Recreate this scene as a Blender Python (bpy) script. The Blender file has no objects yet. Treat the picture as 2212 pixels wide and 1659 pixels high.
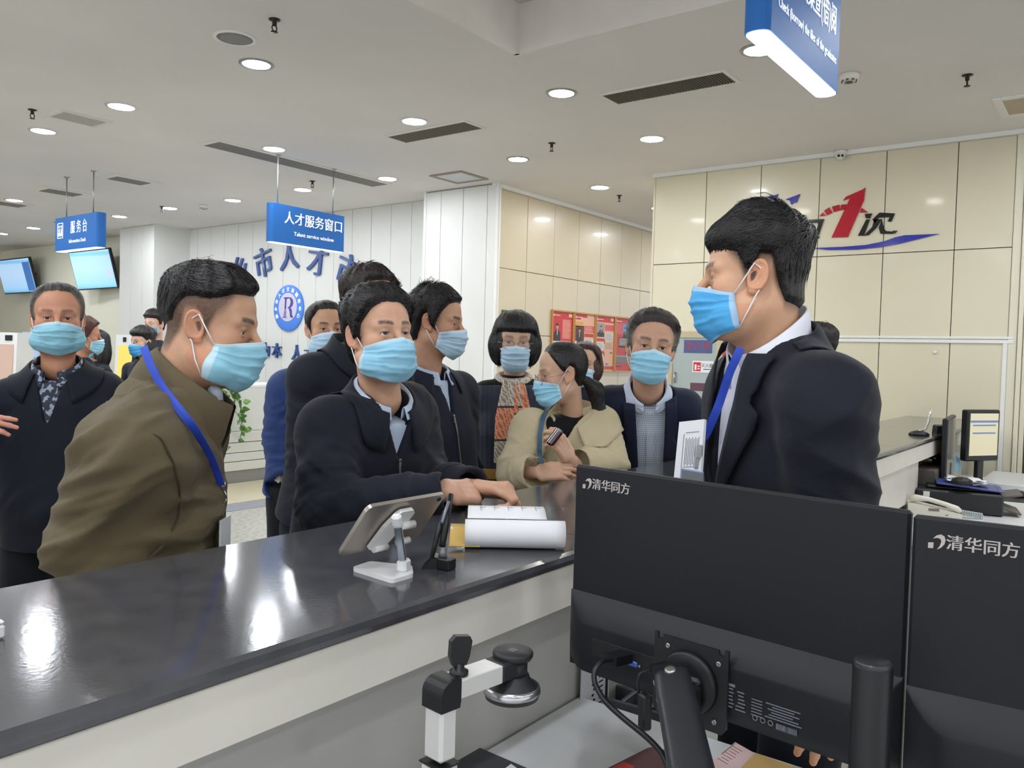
import bpy, math, random
import numpy as np
from mathutils import Vector, Matrix
random.seed(7); RNG = np.random.RandomState(7)
SC = bpy.context.scene
COL = SC.collection
# ---------------------------------------------------------------- camera, world, exposure
HC = 1.5
FPX, CX, CY = 1780.0, 1106.0, 829.5
_yaw, _pit, _rol = 0.646939, 0.0345819, 0.0272596
FW = np.array([math.cos(_pit) * math.cos(_yaw), math.cos(_pit) * math.sin(_yaw), -math.sin(_pit)])
_r = np.cross(FW, [0, 0, 1.0]); _r /= np.linalg.norm(_r); _u = np.cross(_r, FW)
RT = math.cos(_rol) * _r + math.sin(_rol) * _u
UP = -math.sin(_rol) * _r + math.cos(_rol) * _u
CAM = np.array([0, 0, HC])
KR = _r.copy(); KF = np.array([math.cos(_yaw), math.sin(_yaw), 0.0]); KU = np.array([0, 0, 1.0])   # level frame of the viewer
cd = bpy.data.cameras.new('camera'); cam = bpy.data.objects.new('camera', cd); COL.objects.link(cam)
cam.matrix_world = Matrix(((RT[0], UP[0], -FW[0], 0), (RT[1], UP[1], -FW[1], 0), (RT[2], UP[2], -FW[2], HC), (0, 0, 0, 1)))
cd.sensor_fit = 'HORIZONTAL'; cd.sensor_width = 36.0; cd.lens = FPX / 2212.0 * 36.0; cd.clip_start = 0.02
SC.camera = cam
SC.view_settings.view_transform = 'Standard'; SC.view_settings.look = 'None'
SC.view_settings.exposure = 0.0; SC.view_settings.gamma = 1.0; SC.view_settings.use_curve_mapping = False
w = bpy.data.worlds.new('world'); SC.world = w; w.use_nodes = True
w.node_tree.nodes['Background'].inputs[0].default_value = (0.93, 0.97, 1.0, 1)
w.node_tree.nodes['Background'].inputs[1].default_value = 1.9
LAMP = 175.0

def ray(x, y): return FW + (x - CX) / FPX * RT - (y - CY) / FPX * UP
def at(x, y, d): return CAM + ray(x, y) * d
def onz(x, y, z): d = ray(x, y); return CAM + d * (z - HC) / d[2]
def onX(x, y, X): d = ray(x, y); return CAM + d * X / d[0]
def onY(x, y, Y): d = ray(x, y); return CAM + d * Y / d[1]
def nrm(v): v = np.asarray(v, float); return v / max(1e-9, np.linalg.norm(v))
def kdir(r, f, u): return r * KR + f * KF + u * KU     # level viewer frame: right, away, up

# ---------------------------------------------------------------- materials
def lin(c):
    if isinstance(c, str):
        c = [int(c[i:i + 2], 16) / 255 for i in (0, 2, 4)]
        c = [x / 12.92 if x <= 0.04045 else ((x + 0.055) / 1.055) ** 2.4 for x in c]
    return (c[0], c[1], c[2], 1.0)
MATS = {}
def mat(name, color, rough=0.5, metal=0.0, spec=0.5, noise=None, bump=None, emit=None, sss=0.0, attr=None, coat=0.0, sheen=0.0, alpha=1.0, trans=0.0):
    """noise=(scale, amount[, stretch]) varies the colour, bump=(scale, strength[, stretch]) the relief"""
    if name in MATS: return MATS[name]
    m = bpy.data.materials.new(name); MATS[name] = m; m.use_nodes = True
    nt = m.node_tree; b = nt.nodes['Principled BSDF']; L = nt.links
    c = lin(color); b.inputs['Base Color'].default_value = c
    b.inputs['Roughness'].default_value = rough; b.inputs['Metallic'].default_value = metal
    b.inputs['Specular IOR Level'].default_value = spec
    if coat: b.inputs['Coat Weight'].default_value = coat; b.inputs['Coat Roughness'].default_value = 0.08
    if sheen: b.inputs['Sheen Weight'].default_value = sheen; b.inputs['Sheen Roughness'].default_value = 0.5
    if sss:
        b.inputs['Subsurface Weight'].default_value = sss; b.inputs['Subsurface Radius'].default_value = (0.012, 0.005, 0.003); b.inputs['Subsurface Scale'].default_value = 0.6
    if trans: b.inputs['Transmission Weight'].default_value = trans
    if alpha < 1: b.inputs['Alpha'].default_value = alpha
    if emit: b.inputs['Emission Color'].default_value = lin(emit[0]); b.inputs['Emission Strength'].default_value = emit[1]
    def tex(scale, stretch, detail=4):
        tc = nt.nodes.new('ShaderNodeTexCoord'); mp = nt.nodes.new('ShaderNodeMapping'); nz = nt.nodes.new('ShaderNodeTexNoise')
        mp.inputs['Scale'].default_value = stretch or (1, 1, 1); nz.inputs['Scale'].default_value = scale; nz.inputs['Detail'].default_value = detail
        L.new(tc.outputs['Object'], mp.inputs['Vector']); L.new(mp.outputs[0], nz.inputs['Vector']); return nz
    src = None
    if attr:
        a = nt.nodes.new('ShaderNodeAttribute'); a.attribute_name = attr; src = a.outputs['Color']
    if noise:
        nz = tex(noise[0], noise[2] if len(noise) > 2 else None)
        mx = nt.nodes.new('ShaderNodeMix'); mx.data_type = 'RGBA'; mx.blend_type = 'MULTIPLY'; mx.inputs[0].default_value = 1.0
        rp = nt.nodes.new('ShaderNodeValToRGB'); k = noise[1]
        rp.color_ramp.elements[0].position = 0.3; rp.color_ramp.elements[1].position = 0.7
        rp.color_ramp.elements[0].color = (1 - k, 1 - k, 1 - k, 1); rp.color_ramp.elements[1].color = (1 + k * .5, 1 + k * .5, 1 + k * .5, 1)
        L.new(nz.outputs[0], rp.inputs[0]); L.new(rp.outputs[0], mx.inputs[7])
        if src: L.new(src, mx.inputs[6])
        else: mx.inputs[6].default_value = c
        src = mx.outputs[2]
    if src: L.new(src, b.inputs['Base Color'])
    if bump:
        nz = tex(bump[0], bump[2] if len(bump) > 2 else None, 6)
        bp = nt.nodes.new('ShaderNodeBump'); bp.inputs['Strength'].default_value = bump[1]; bp.inputs['Distance'].default_value = 0.01
        L.new(nz.outputs[0], bp.inputs['Height']); L.new(bp.outputs[0], b.inputs['Normal'])
    return m

# ---------------------------------------------------------------- mesh building
def new_obj(name, me, parent=None):
    o = bpy.data.objects.new(name, me); COL.objects.link(o)
    if parent is not None: o.parent = parent
    return o
def np_mesh(name, V, F, mats, mi=None, smooth=True, cols=None):
    """V (n,3); F = list of (m,k) int arrays"""
    F = [np.asarray(f, np.int32) for f in (F if isinstance(F, list) else [F]) if len(f)]
    me = bpy.data.meshes.new(name); me.vertices.add(len(V)); me.vertices.foreach_set('co', np.asarray(V, np.float32).ravel())
    li = np.concatenate([f.ravel() for f in F]); cnt = np.concatenate([np.full(len(f), f.shape[1], np.int32) for f in F])
    st = np.concatenate([[0], np.cumsum(cnt)[:-1]]).astype(np.int32)
    me.loops.add(len(li)); me.loops.foreach_set('vertex_index', li.astype(np.int32))
    me.polygons.add(len(cnt)); me.polygons.foreach_set('loop_start', st)
    if mi is not None: me.polygons.foreach_set('material_index', np.asarray(mi, np.int32))
    me.polygons.foreach_set('use_smooth', np.full(len(cnt), bool(smooth)))
    for m in (mats if isinstance(mats, (list, tuple)) else [mats]): me.materials.append(m)
    if cols is not None:
        a = me.color_attributes.new('col', 'FLOAT_COLOR', 'POINT')
        c4 = np.ones((len(V), 4), np.float32); c4[:, :3] = cols; a.data.foreach_set('color', c4.ravel())
    me.update(); me.validate(); return me

class MB:
    """collects boxes, tubes, lathes, prisms, sheets; build() links them as one mesh object"""
    def __init__(s): s.v = []; s.f = []; s.m = []; s.sm = []
    def add(s, V, F, mi=0, smooth=False):
        o = len(s.v); s.v.extend([tuple(map(float, p)) for p in V])
        for f in F: s.f.append(tuple(int(i) + o for i in f)); s.m.append(mi); s.sm.append(smooth)
        return s
    def box(s, c, size, R=None, mi=0, bev=0.0):
        x, y, z = [h / 2 for h in size]; c = np.asarray(c, float); R = np.eye(3) if R is None else np.asarray(R, float)
        if bev <= 0:
            V = [(a, b, d) for a in (-x, x) for b in (-y, y) for d in (-z, z)]
            F = [(0, 1, 3, 2), (4, 6, 7, 5), (0, 4, 5, 1), (2, 3, 7, 6), (0, 2, 6, 4), (1, 5, 7, 3)]
        else:
            b = min(bev, x * .98, y * .98, z * .98); V = []; id = {}
            for sx in (-1, 1):
                for sy in (-1, 1):
                    for sz in (-1, 1):
                        for k in range(3):
                            p = [sx * (x - b), sy * (y - b), sz * (z - b)]; p[k] = (sx * x, sy * y, sz * z)[k]; id[sx, sy, sz, k] = len(V); V.append(p)
            F = []
            for k in range(3):
                i, j = (k + 1) % 3, (k + 2) % 3
                for sg in (-1, 1):
                    q = []
                    for a, d in ((-1, -1), (1, -1), (1, 1), (-1, 1)):
                        t = [0, 0, 0]; t[k] = sg; t[i] = a; t[j] = d; q.append(id[t[0], t[1], t[2], k])
                    F.append(q if sg > 0 else q[::-1])
                for a in (-1, 1):
                    for d in (-1, 1):
                        t0 = [0, 0, 0]; t0[k] = -1; t0[i] = a; t0[j] = d; t1 = list(t0); t1[k] = 1
                        q = [id[(*t0, i)], id[(*t1, i)], id[(*t1, j)], id[(*t0, j)]]
                        F.append(q if a * d < 0 else q[::-1])
            for t in [(a, b2, d) for a in (-1, 1) for b2 in (-1, 1) for d in (-1, 1)]:
                q = [id[(*t, 0)], id[(*t, 1)], id[(*t, 2)]]; F.append(q if t[0] * t[1] * t[2] > 0 else q[::-1])
        return s.add([c + R @ np.array(p) for p in V], F, mi)
    def tube(s, pts, r, n=8, mi=0, caps=True, closed=False, smooth=True, flat=1.0):
        pts = [np.asarray(p, float) for p in pts]; k = len(pts); rr = r if hasattr(r, '__len__') else [r] * k
        T = []
        for i in range(k):
            a = pts[(i - 1) % k] if (closed or i > 0) else pts[i]; b = pts[(i + 1) % k] if (closed or i < k - 1) else pts[i]
            T.append(nrm(b - a))
        up = np.array([0, 0, 1.0]) if abs(T[0][2]) < .9 else np.array([1.0, 0, 0]); V = []; x = nrm(np.cross(up, T[0]))
        for i in range(k):
            x = nrm(x - T[i] * (x @ T[i])); y = np.cross(T[i], x)
            for j in range(n):
                a = 2 * math.pi * j / n; V.append(pts[i] + rr[i] * (math.cos(a) * x + flat * math.sin(a) * y))
        F = []
        for i in range(k if closed else k - 1):
            i2 = (i + 1) % k
            for j in range(n): F.append((i * n + j, i * n + (j + 1) % n, i2 * n + (j + 1) % n, i2 * n + j))
        s.add(V, F, mi, smooth)
        if caps and not closed:
            o = len(s.v) - k * n
            s.f += [tuple(o + j for j in range(n))[::-1], tuple(o + (k - 1) * n + j for j in range(n))]; s.m += [mi] * 2; s.sm += [False] * 2
        return s
    def lathe(s, c, ax, prof, n=24, mi=0, smooth=True):
        """prof: [(r, h)...] around axis ax from point c"""
        ax = nrm(ax); up = np.array([0, 0, 1.0]) if abs(ax[2]) < .9 else np.array([1.0, 0, 0]); x = nrm(np.cross(up, ax)); y = np.cross(ax, x)
        V = []; c = np.asarray(c, float)
        for r, h in prof:
            for j in range(n):
                a = 2 * math.pi * j / n; V.append(c + ax * h + max(r, 1e-5) * (math.cos(a) * x + math.sin(a) * y))
        F = [(i * n + j, i * n + (j + 1) % n, (i + 1) * n + (j + 1) % n, (i + 1) * n + j) for i in range(len(prof) - 1) for j in range(n)]
        F += [tuple(range(n))[::-1], tuple((len(prof) - 1) * n + j for j in range(n))]
        return s.add(V, F, mi, smooth)
    def prism(s, poly, o, ex, ey, depth, mi=0, smooth=False):
        """2D outline in the plane (ex, ey) at o, thickened by the vector depth (front face stays at o)"""
        o, ex, ey, d = [np.asarray(q, float) for q in (o, ex, ey, depth)]; n = len(poly)
        V = [o + p[0] * ex + p[1] * ey for p in poly] + [o + p[0] * ex + p[1] * ey + d for p in poly]
        a = sum(poly[i][0] * poly[(i + 1) % n][1] - poly[(i + 1) % n][0] * poly[i][1] for i in range(n))
        fl = (np.cross(ex, ey) @ d) * a > 0
        top = tuple(range(n)); bot = tuple(range(2 * n - 1, n - 1, -1)); sd = [(i, n + i, n + (i + 1) % n, (i + 1) % n) for i in range(n)]
        F = [top, bot] + sd
        if fl: F = [f[::-1] for f in F]
        return s.add(V, F, mi, smooth)
    def sheet(s, G, mi=0, thick=0.0, smooth=True):
        """G: grid (a,b,3) of points; thick extrudes along the normals"""
        G = np.asarray(G, float); a, b = G.shape[:2]; V = G.reshape(-1, 3)
        F = [(i * b + j, (i + 1) * b + j, (i + 1) * b + j + 1, i * b + j + 1) for i in range(a - 1) for j in range(b - 1)]
        if thick:
            du = np.gradient(G, axis=0); dv = np.gradient(G, axis=1); N = np.cross(du, dv); N /= np.maximum(np.linalg.norm(N, axis=2, keepdims=True), 1e-9)
            V2 = (G - N * thick).reshape(-1, 3); n = a * b
            F += [tuple(n + i for i in f[::-1]) for f in F]
            bd = [i * b for i in range(a)] + [(a - 1) * b + j for j in range(1, b)] + [i * b + b - 1 for i in range(a - 2, -1, -1)] + [j for j in range(b - 2, 0, -1)]
            F += [(bd[i], n + bd[i], n + bd[(i + 1) % len(bd)], bd[(i + 1) % len(bd)]) for i in range(len(bd))]
            V = np.concatenate([V, V2])
        return s.add(V, F, mi, smooth)
    def build(s, name, mats, parent=None, org=None):
        me = bpy.data.meshes.new(name); V = np.array(s.v) - (0 if org is None else np.asarray(org))
        me.from_pydata([tuple(p) for p in V], [], s.f)
        for m in (mats if isinstance(mats, (list, tuple)) else [mats]): me.materials.append(m)
        me.polygons.foreach_set('material_index', np.array(s.m, np.int32)); me.polygons.foreach_set('use_smooth', np.array(s.sm, bool)); me.update()
        return new_obj(name, me, parent)

def tag(o, label=None, cat=None, group=None, kind=None):
    for k, v in (('label', label), ('category', cat), ('group', group), ('kind', kind)):
        if v: o[k] = v
    return o
def thing(name, label, cat, loc=(0, 0, 0), R=None, group=None):
    o = bpy.data.objects.new(name, None); COL.objects.link(o); o.empty_display_size = .1
    M = Matrix.Identity(4)
    if R is not None: M = Matrix([list(map(float, r)) for r in np.asarray(R)]).to_4x4()
    M.translation = Vector([float(q) for q in loc]); o.matrix_world = M
    return tag(o, label, cat, group)
def frame(x, z):
    """rotation whose columns are x, y = z cross x, z"""
    x = nrm(x); z = np.asarray(z, float); z = nrm(z - x * (x @ z)); return np.stack([x, np.cross(z, x), z], 1)
_TX = {}
def text_geo(s, size=1.0, ext=0.0, sx=1.0, align='CENTER', res=3):
    k = (s, align, res, ext / size)
    if k not in _TX:
        c = bpy.data.curves.new('t', 'FONT'); c.body = s; c.size = 1.0; c.align_x = align; c.align_y = 'CENTER'; c.extrude = ext / size; c.resolution_u = res
        o = bpy.data.objects.new('t', c); COL.objects.link(o); dg = bpy.context.evaluated_depsgraph_get()
        me = bpy.data.meshes.new_from_object(o.evaluated_get(dg))
        V = np.empty(len(me.vertices) * 3, np.float32); me.vertices.foreach_get('co', V)
        _TX[k] = (V.reshape(-1, 3).astype(float), [tuple(p.vertices) for p in me.polygons])
        bpy.data.objects.remove(o); bpy.data.curves.remove(c); bpy.data.meshes.remove(me)
    V, F = _TX[k]; return V * np.array([size * sx, size, size]), F
def put_text(mb, s, o, ex, ey, size, ext=0.0, mi=0, sx=1.0, align='CENTER', shear=0.0, bold=0.0, res=3):
    """lettering on the plane (ex, ey) at o; ez = ex x ey points to the reader"""
    V, F = text_geo(s, size, ext, sx, align, res); ex = nrm(ex); ey = nrm(ey); ez = np.cross(ex, ey)
    for db in ((-bold, bold) if bold else (0,)):
        X = V[:, 0] + shear * V[:, 1] + db; mb.add(np.asarray(o) + X[:, None] * ex + V[:, 1:2] * ey + V[:, 2:3] * ez + (ez * db * .05), F, mi)
    return mb
# ================================================================ the room
ZC, ZD = 3.2, 0.75                       # ceiling, staff desk
M_ceil = mat('ceiling_paint', 'e4e0db', .85, noise=(.5, .10), bump=(3, .05))
M_cove = mat('cove_paint', 'e6e0d8', .8, noise=(2.2, .10), bump=(9, .08))
M_white = mat('white_panel', 'dcdcd7', .45, noise=(1.5, .03))
M_trim = mat('white_trim', 'e6e6e2', .4)
M_gap = mat('dark_joint', '4a4334', .8)
M_wgap = mat('grey_joint', '9d9d98', .8)
M_beige = mat('beige_panel', 'd8d0b6', .32, noise=(.8, .05), coat=.15)
M_tan = mat('tan_panel', 'cabc9f', .30, noise=(.8, .06), coat=.2)
M_black = mat('black_plastic', '141417', .42)
M_alu = mat('brushed_metal', 'b9b9b6', .32, .9)

def speckle_floor():
    m = mat('terrazzo', 'b5b2ab', .22, noise=(26, .28), bump=(40, .02)); return m
mb = MB(); mb.box((4, 6, -.05), (26, 36, .1)); fl = mb.build('floor', speckle_floor()); tag(fl, kind='structure')
mb = MB(); mb.box((4, 6.715, .002), (24, .31, .004)); mb.build('band', mat('blue_grey_stone', '8d94a3', .2, noise=(12, .12)), fl)
M_cream = mat('cream_tile', 'd9cfae', .15, noise=(1.3, .08))
for i in range(14):
    mb = MB(); mb.box((.4 + i * .8, 7.385, .0025), (.796, 1.022, .005)); mb.build('tile', M_cream, fl)

# ceiling with a raised cove
CO = (0.7, 3.75, -1.5, 2.855)
mb = MB()
x0, x1, y0, y1 = CO
for a, b, c, d in ((-8, x0, -10, 24), (x1, 16, -10, 24), (x0, x1, -10, y0), (x0, x1, y1, 24)):
    mb.box(((a + b) / 2, (c + d) / 2, ZC + .05), (b - a, d - c, .1))
ce = mb.build('ceiling', M_ceil); tag(ce, kind='structure')
mb = MB()
for c, sz in (((x0, (y0 + y1) / 2), (.03, y1 - y0 + .03)), ((x1, (y0 + y1) / 2), (.03, y1 - y0 + .03)), (((x0 + x1) / 2, y0), (x1 - x0, .03)), (((x0 + x1) / 2, y1), (x1 - x0, .03))):
    mb.box((c[0], c[1], ZC + .143), (sz[0], sz[1], .294))
mb.build('cove_side', M_cove, ce)
mb = MB(); mb.box(((x0 + x1) / 2, (y0 + y1) / 2, ZC + .285), (x1 - x0 + .1, y1 - y0 + .1, .03)); mb.build('cove_top', M_ceil, ce)

def panel_wall(name, axis, pos, cols, rows, m, gapm, gap=.006, th=.02, back=.12, facing=-1, ext=None):
    """axis 'X': wall plane at X=pos seen from -X, cols run in Y; axis 'Y': plane at Y=pos, cols run in X. Each panel is a child"""
    c0, c1 = (cols[0], cols[-1]) if ext is None else ext; mb = MB(); lo, hi = min(c0, c1), max(c0, c1)
    if axis == 'X': mb.box((pos + back / 2 + th * .6, (lo + hi) / 2, ZC / 2), (back, hi - lo, ZC))
    else: mb.box(((lo + hi) / 2, pos + back / 2 + th * .6, ZC / 2), (hi - lo, back, ZC))
    wl = mb.build(name, gapm); tag(wl, kind='structure')
    for i in range(len(cols) - 1):
        a, b = sorted((cols[i], cols[i + 1])); a += gap / 2; b -= gap / 2
        for j in range(len(rows) - 1):
            z0, z1 = rows[j] + gap / 2, rows[j + 1] - gap / 2; q = MB()
            dd = random.uniform(-.0006, .0006)
            if axis == 'X': q.box((pos + th / 2 + dd, (a + b) / 2, (z0 + z1) / 2), (th, b - a, z1 - z0), bev=.0015)
            else: q.box(((a + b) / 2, pos + th / 2 + dd, (z0 + z1) / 2), (b - a, th, z1 - z0), bev=.0015)
            q.build('panel', m, wl)
    return wl
XW = 6.88
wr = panel_wall('wall_right', 'X', XW, [3.60, 3.098, 2.604, 2.113, 1.609, 1.113, .74], [.06, 1.05, 1.70, 2.373, 3.17], M_beige, M_gap, ext=(3.60, .68))
mb = MB(); mb.box((XW + .35, 3.61, ZC / 2), (.7, .02, ZC)); mb.build('end_panel', M_beige, wr)
mb = MB(); mb.box((XW - .012, 2.15, ZC - .016), (.05, 2.95, .032)); tag(mb.build('trim_1', M_trim), kind='structure')
mb = MB(); mb.box((XW - .006, 1.62, 1.722), (.014, 1.84, .018), bev=.003); mb.box((XW - .006, 1.62, 1.694), (.016, 1.84, .026), bev=.003); tag(mb.build('trim_2', M_trim), kind='structure')
mb = MB()
mb.box((XW - .005, .755, .85), (.014, .03, 1.68), bev=.003); tag(mb.build('trim_3', M_trim), kind='structure')
# the white channel post, then the beige wall goes on past it
mb = MB()
for y, s, d in ((.712, .055, .0), (.665, .030, -.02), (.632, .03, .0)): mb.box((XW + .02 + d, y, ZC / 2), (.06, s, ZC), bev=.004)
mb.box((XW + .045, .69, ZC / 2), (.03, .11, ZC)); tag(mb.build('trim_4', mat('ivory_trim', 'ded8c4', .4)), kind='structure')
wr2 = panel_wall('wall_front', 'X', XW + .02, [.60, .545, .05, -.45, -.95, -1.45], [.06, .98, 1.70, 2.28, 3.2], M_beige, M_gap, ext=(.74, -1.45))

wb = panel_wall('wall_back', 'Y', 5.14, [6.44, 7.0, 7.504, 8.0, 8.488, 8.985, 9.49, 9.99, 10.49, 10.99], [.06, 1.08, 1.722, 2.38, 3.165], M_tan, M_gap)
mb = MB(); mb.box((8.7, 5.122, ZC - .018), (4.6, .05, .036)); tag(mb.build('trim_5', M_trim), kind='structure')
# white slatted column, the long white wall behind it, the second column
cl = panel_wall('column', 'X', 6.42, [5.055, 5.219, 5.535, 5.84, 6.05], [.06, 3.19], M_white, M_wgap, back=.3, ext=(5.15, 6.05))
mb = MB(); mb.box((6.425, 5.085, ZC / 2), (.03, .03, ZC)); mb.box((6.425, 6.055, ZC / 2), (.03, .02, ZC)); mb.box((6.58, 6.07, ZC / 2), (.33, .02, ZC)); mb.build('corner_strip', M_trim, cl)
ys = [6.08, 6.25] + [6.58 + .3275 * k for k in range(0, 34)]
wl = panel_wall('wall_left', 'X', 6.75, ys, [.06, 3.2], M_white, M_wgap, gap=.005)
M_cream2 = mat('cream_wall', 'e2dfcc', .6)
c2 = panel_wall('column', 'X', 6.2, [11.05, 11.337, 11.656, 11.97], [.06, 3.2], M_white, M_wgap, back=.5)
mb = MB(); mb.box((6.49, 11.04, ZC / 2), (.58, .02, ZC)); mb.build('side_panel', M_white, c2)
mb = MB(); mb.box((6.66, 14.6, ZC / 2), (.06, 5.2, ZC)); tag(mb.build('wall_left', M_cream2), kind='structure')
mb = MB(); mb.box((0, 20, ZC / 2), (16, .1, ZC)); tag(mb.build('wall_left', M_cream2), kind='structure')

# ---------------------------------------------------------------- ceiling fittings
M_glow = mat('lamp_diffuser', 'ffffff', .5, emit=('fffaf2', LAMP))
M_glowc = mat('lamp_diffuser_cool', 'ffffff', .5, emit=('f2f8ff', LAMP))
M_ring = mat('lamp_ring', 'd8d8d6', .3, .6)
M_ringg = mat('chrome_ring', '9a9a98', .3, .9)
lamp_me = {}
def downlight(x, y, label, big=False, seen=True):
    t = thing('ceiling_light', label, 'ceiling light', (x, y, ZC), group='recessed round ceiling lights')
    k = big
    if k not in lamp_me:
        r = .085 if not big else .08
        a = MB(); a.lathe((0, 0, 0), (0, 0, -1), [(r + .022, 0), (r + .022, .004), (r + .004, .007), (r, .005), (r, 0)], 28)
        b = MB(); b.lathe((0, 0, 0), (0, 0, -1), [(r, 0.0), (r, .0045), (r * .6, .0055), (.002, .006)], 28)
        lamp_me[k] = (a.build('ring', M_ringg if big else M_ring), b.build('diffuser', M_glow if big else M_glowc))
        for q in lamp_me[k]: q.parent = t
    else:
        for q in lamp_me[k]: c = q.copy(); COL.objects.link(c); c.parent = t
    return t
xs = [3.03, 4.40, 5.72, 7.10]; rows_y = [1.71, 3.03, 4.30, 5.92, 7.10, 8.375, 9.575, 10.82]
DL = {(3.03, 4.27): 'round ceiling light beside the round ceiling speaker', (3.03, 5.85): 'round ceiling light next to the small louvred ceiling vent, on its speaker side',
      (3.03, 7.08): 'round ceiling light past the small louvred ceiling vent, near a sprinkler', (4.416, 4.301): 'round ceiling light beside the dusty rectangular grille with pale frame',
      (4.39, 5.92): 'round ceiling light directly above the talent service window sign', (4.452, 3.027): 'warm round ceiling light with chrome ring, just past the corner of the raised cove',
      (5.742, 4.339): 'warm round ceiling light with chrome ring beside the square ceiling hatch', (5.742, 3.051): 'round cool ceiling light over the end of the beige panelled wall',
      (5.728, 5.925): 'round ceiling light at the far end of the long linear ceiling grille', (7.106, 4.336): 'round ceiling light over the corridor by the tan panelled wall',
      (5.663, 7.133): 'round ceiling light between the two hanging rods of the talent service sign', (4.31, 10.818): 'round ceiling light beside the vent cut by the photo edge',
      (5.656, 8.375): 'round ceiling light over the white panelled wall, beside a smoke detector', (5.576, 9.575): 'round ceiling light with a sprinkler right beside it over the white column',
      (5.595, 10.821): 'round ceiling light just past the information desk sign', (5.501, 13.147): 'small distant round ceiling light over the two wall televisions',
      (5.523, 14.325): 'farthest small round ceiling light at the edge of the photo', (4.415, 1.709): 'warm round ceiling light half hidden by the lit blue hanging sign'}
warm = {(4.452, 3.027), (5.742, 4.339), (4.415, 1.709), (3.03, 4.27)}
for (x, y), lb in DL.items(): downlight(x, y, lb, (x, y) in warm)
# lamps of the same grid outside the picture, which light the room
for x, y in [(-1.0, 1.71), (-1.0, 4.3), (-1.0, 7.1), (-2.3, 3.0), (.35, 4.3), (.35, 5.9), (.35, 7.1), (1.7, 4.3), (1.7, 5.9), (1.7, 7.1), (4.4, .4), (5.72, .2), (.35, 1.7), (.35, 3.0), (.35, .4), (-1.0, .4), (-1, -1), (.35, -1), (-2.3, .4), (4.4, -1), (5.72, -1), (1.7, -2.3), (3.0, -2.3), (.35, -2.3),
             (3.03, 8.4), (3.03, 9.6), (1.7, 8.4), (1.7, 9.6), (1.7, 11), (3.0, 12), (4.3, 13.1), (3.0, 14.3), (8.4, 4.336), (9.8, 4.336)]:
    downlight(x, y, 'round ceiling light beyond the edge of the photo, one of the same grid')

def louvre(name, label, quad, slat_axis, n, frame_w, M_f, M_s, M_b, depth=.06, blades=None):
    """rectangular ceiling grille: frame, dark box, slats along slat_axis"""
    xa, xb, ya, yb = quad; cx, cy = (xa + xb) / 2, (ya + yb) / 2
    t = thing(name, label, 'vent', (cx, cy, ZC), group='ceiling air vents'); lx, ly = xb - xa, yb - ya
    f = MB()
    for c, s in (((0, ly / 2 - frame_w / 2, -.004), (lx, frame_w, .012)), ((0, -ly / 2 + frame_w / 2, -.004), (lx, frame_w, .012)),
                 ((lx / 2 - frame_w / 2, 0, -.004), (frame_w, ly - 2 * frame_w, .012)), ((-lx / 2 + frame_w / 2, 0, -.004), (frame_w, ly - 2 * frame_w, .012))): f.box(c, s, bev=.002)
    f.build('frame', M_f, t)
    b = MB(); b.box((0, 0, -.0015), (lx - 2 * frame_w, ly - 2 * frame_w, .003)); b.build('backing', M_b, t)
    ix, iy = lx - 2 * frame_w, ly - 2 * frame_w; me = None
    for i in range(n):
        u = (i + .5) / n - .5
        if me is None:
            q = MB()
            if slat_axis == 'x': q.box((0, 0, 0), (ix, iy / n * .5, .0025), frame((1, 0, 0), (0, .55, .83)))
            else: q.box((0, 0, 0), (ix / n * .5, iy, .0025), np.stack([nrm((.83, 0, -.55)), np.array([0, 1, 0]), nrm((.55, 0, .83))], 1))
            o = q.build('slat', M_s, t); me = o
        else: o = me.copy(); COL.objects.link(o)
        o.parent = t; o.location = (0, u * iy, -.007) if slat_axis == 'x' else (u * ix, 0, -.007)
    return t
M_vf = mat('vent_frame', 'dddad2', .5); M_vd = mat('vent_dark', '26231f', .7); M_vs = mat('vent_slat', '57534c', .5, .3); M_vs2 = mat('vent_slat_light', '84807a', .5, .2); M_vback = mat('vent_back_drab', '7d776c', .7)
louvre('ceiling_vent', 'large dark ceiling grille of fine dark slats near the lit blue sign', (4.597, 4.845, 1.985, 2.84), 'x', 44, .02, M_vf, M_vs, M_vd)
louvre('ceiling_vent', 'dusty brown ceiling grille in a pale frame, beside a ceiling light', (4.58, 4.83, 3.955, 4.79), 'x', 40, .022, M_vf, mat('vent_slat_brown', '6f685f', .6, .2), mat('vent_brown', '5a534b', .8))
louvre('ceiling_vent', 'very long linear ceiling grille above the talent service window sign', (3.95, 5.93, 6.06, 6.35), 'x', 7, .03, M_vf, M_vs2, M_vback)  # even grey-brown backing sheet behind the slats
louvre('ceiling_vent', 'small white louvred ceiling vent with a broken flap', (2.82, 3.2, 6.295, 6.585), 'x', 8, .035, M_vf, mat('vent_slat_white', 'bdb9b0', .5), M_vd)
louvre('ceiling_vent', 'white ceiling vent right beside the rods of the information desk sign', (4.17, 4.67, 8.175, 8.535), 'x', 5, .07, M_vf, M_vs2, M_vd)
louvre('ceiling_vent', 'white ceiling vent beyond the rods of the information desk sign', (4.1, 4.61, 9.515, 9.91), 'x', 5, .07, M_vf, M_vs2, M_vd)
louvre('ceiling_vent', 'white ceiling vent cut off by the edge of the photo', (4.1, 4.61, 10.95, 11.35), 'x', 5, .07, M_vf, M_vs2, M_vd)
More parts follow.
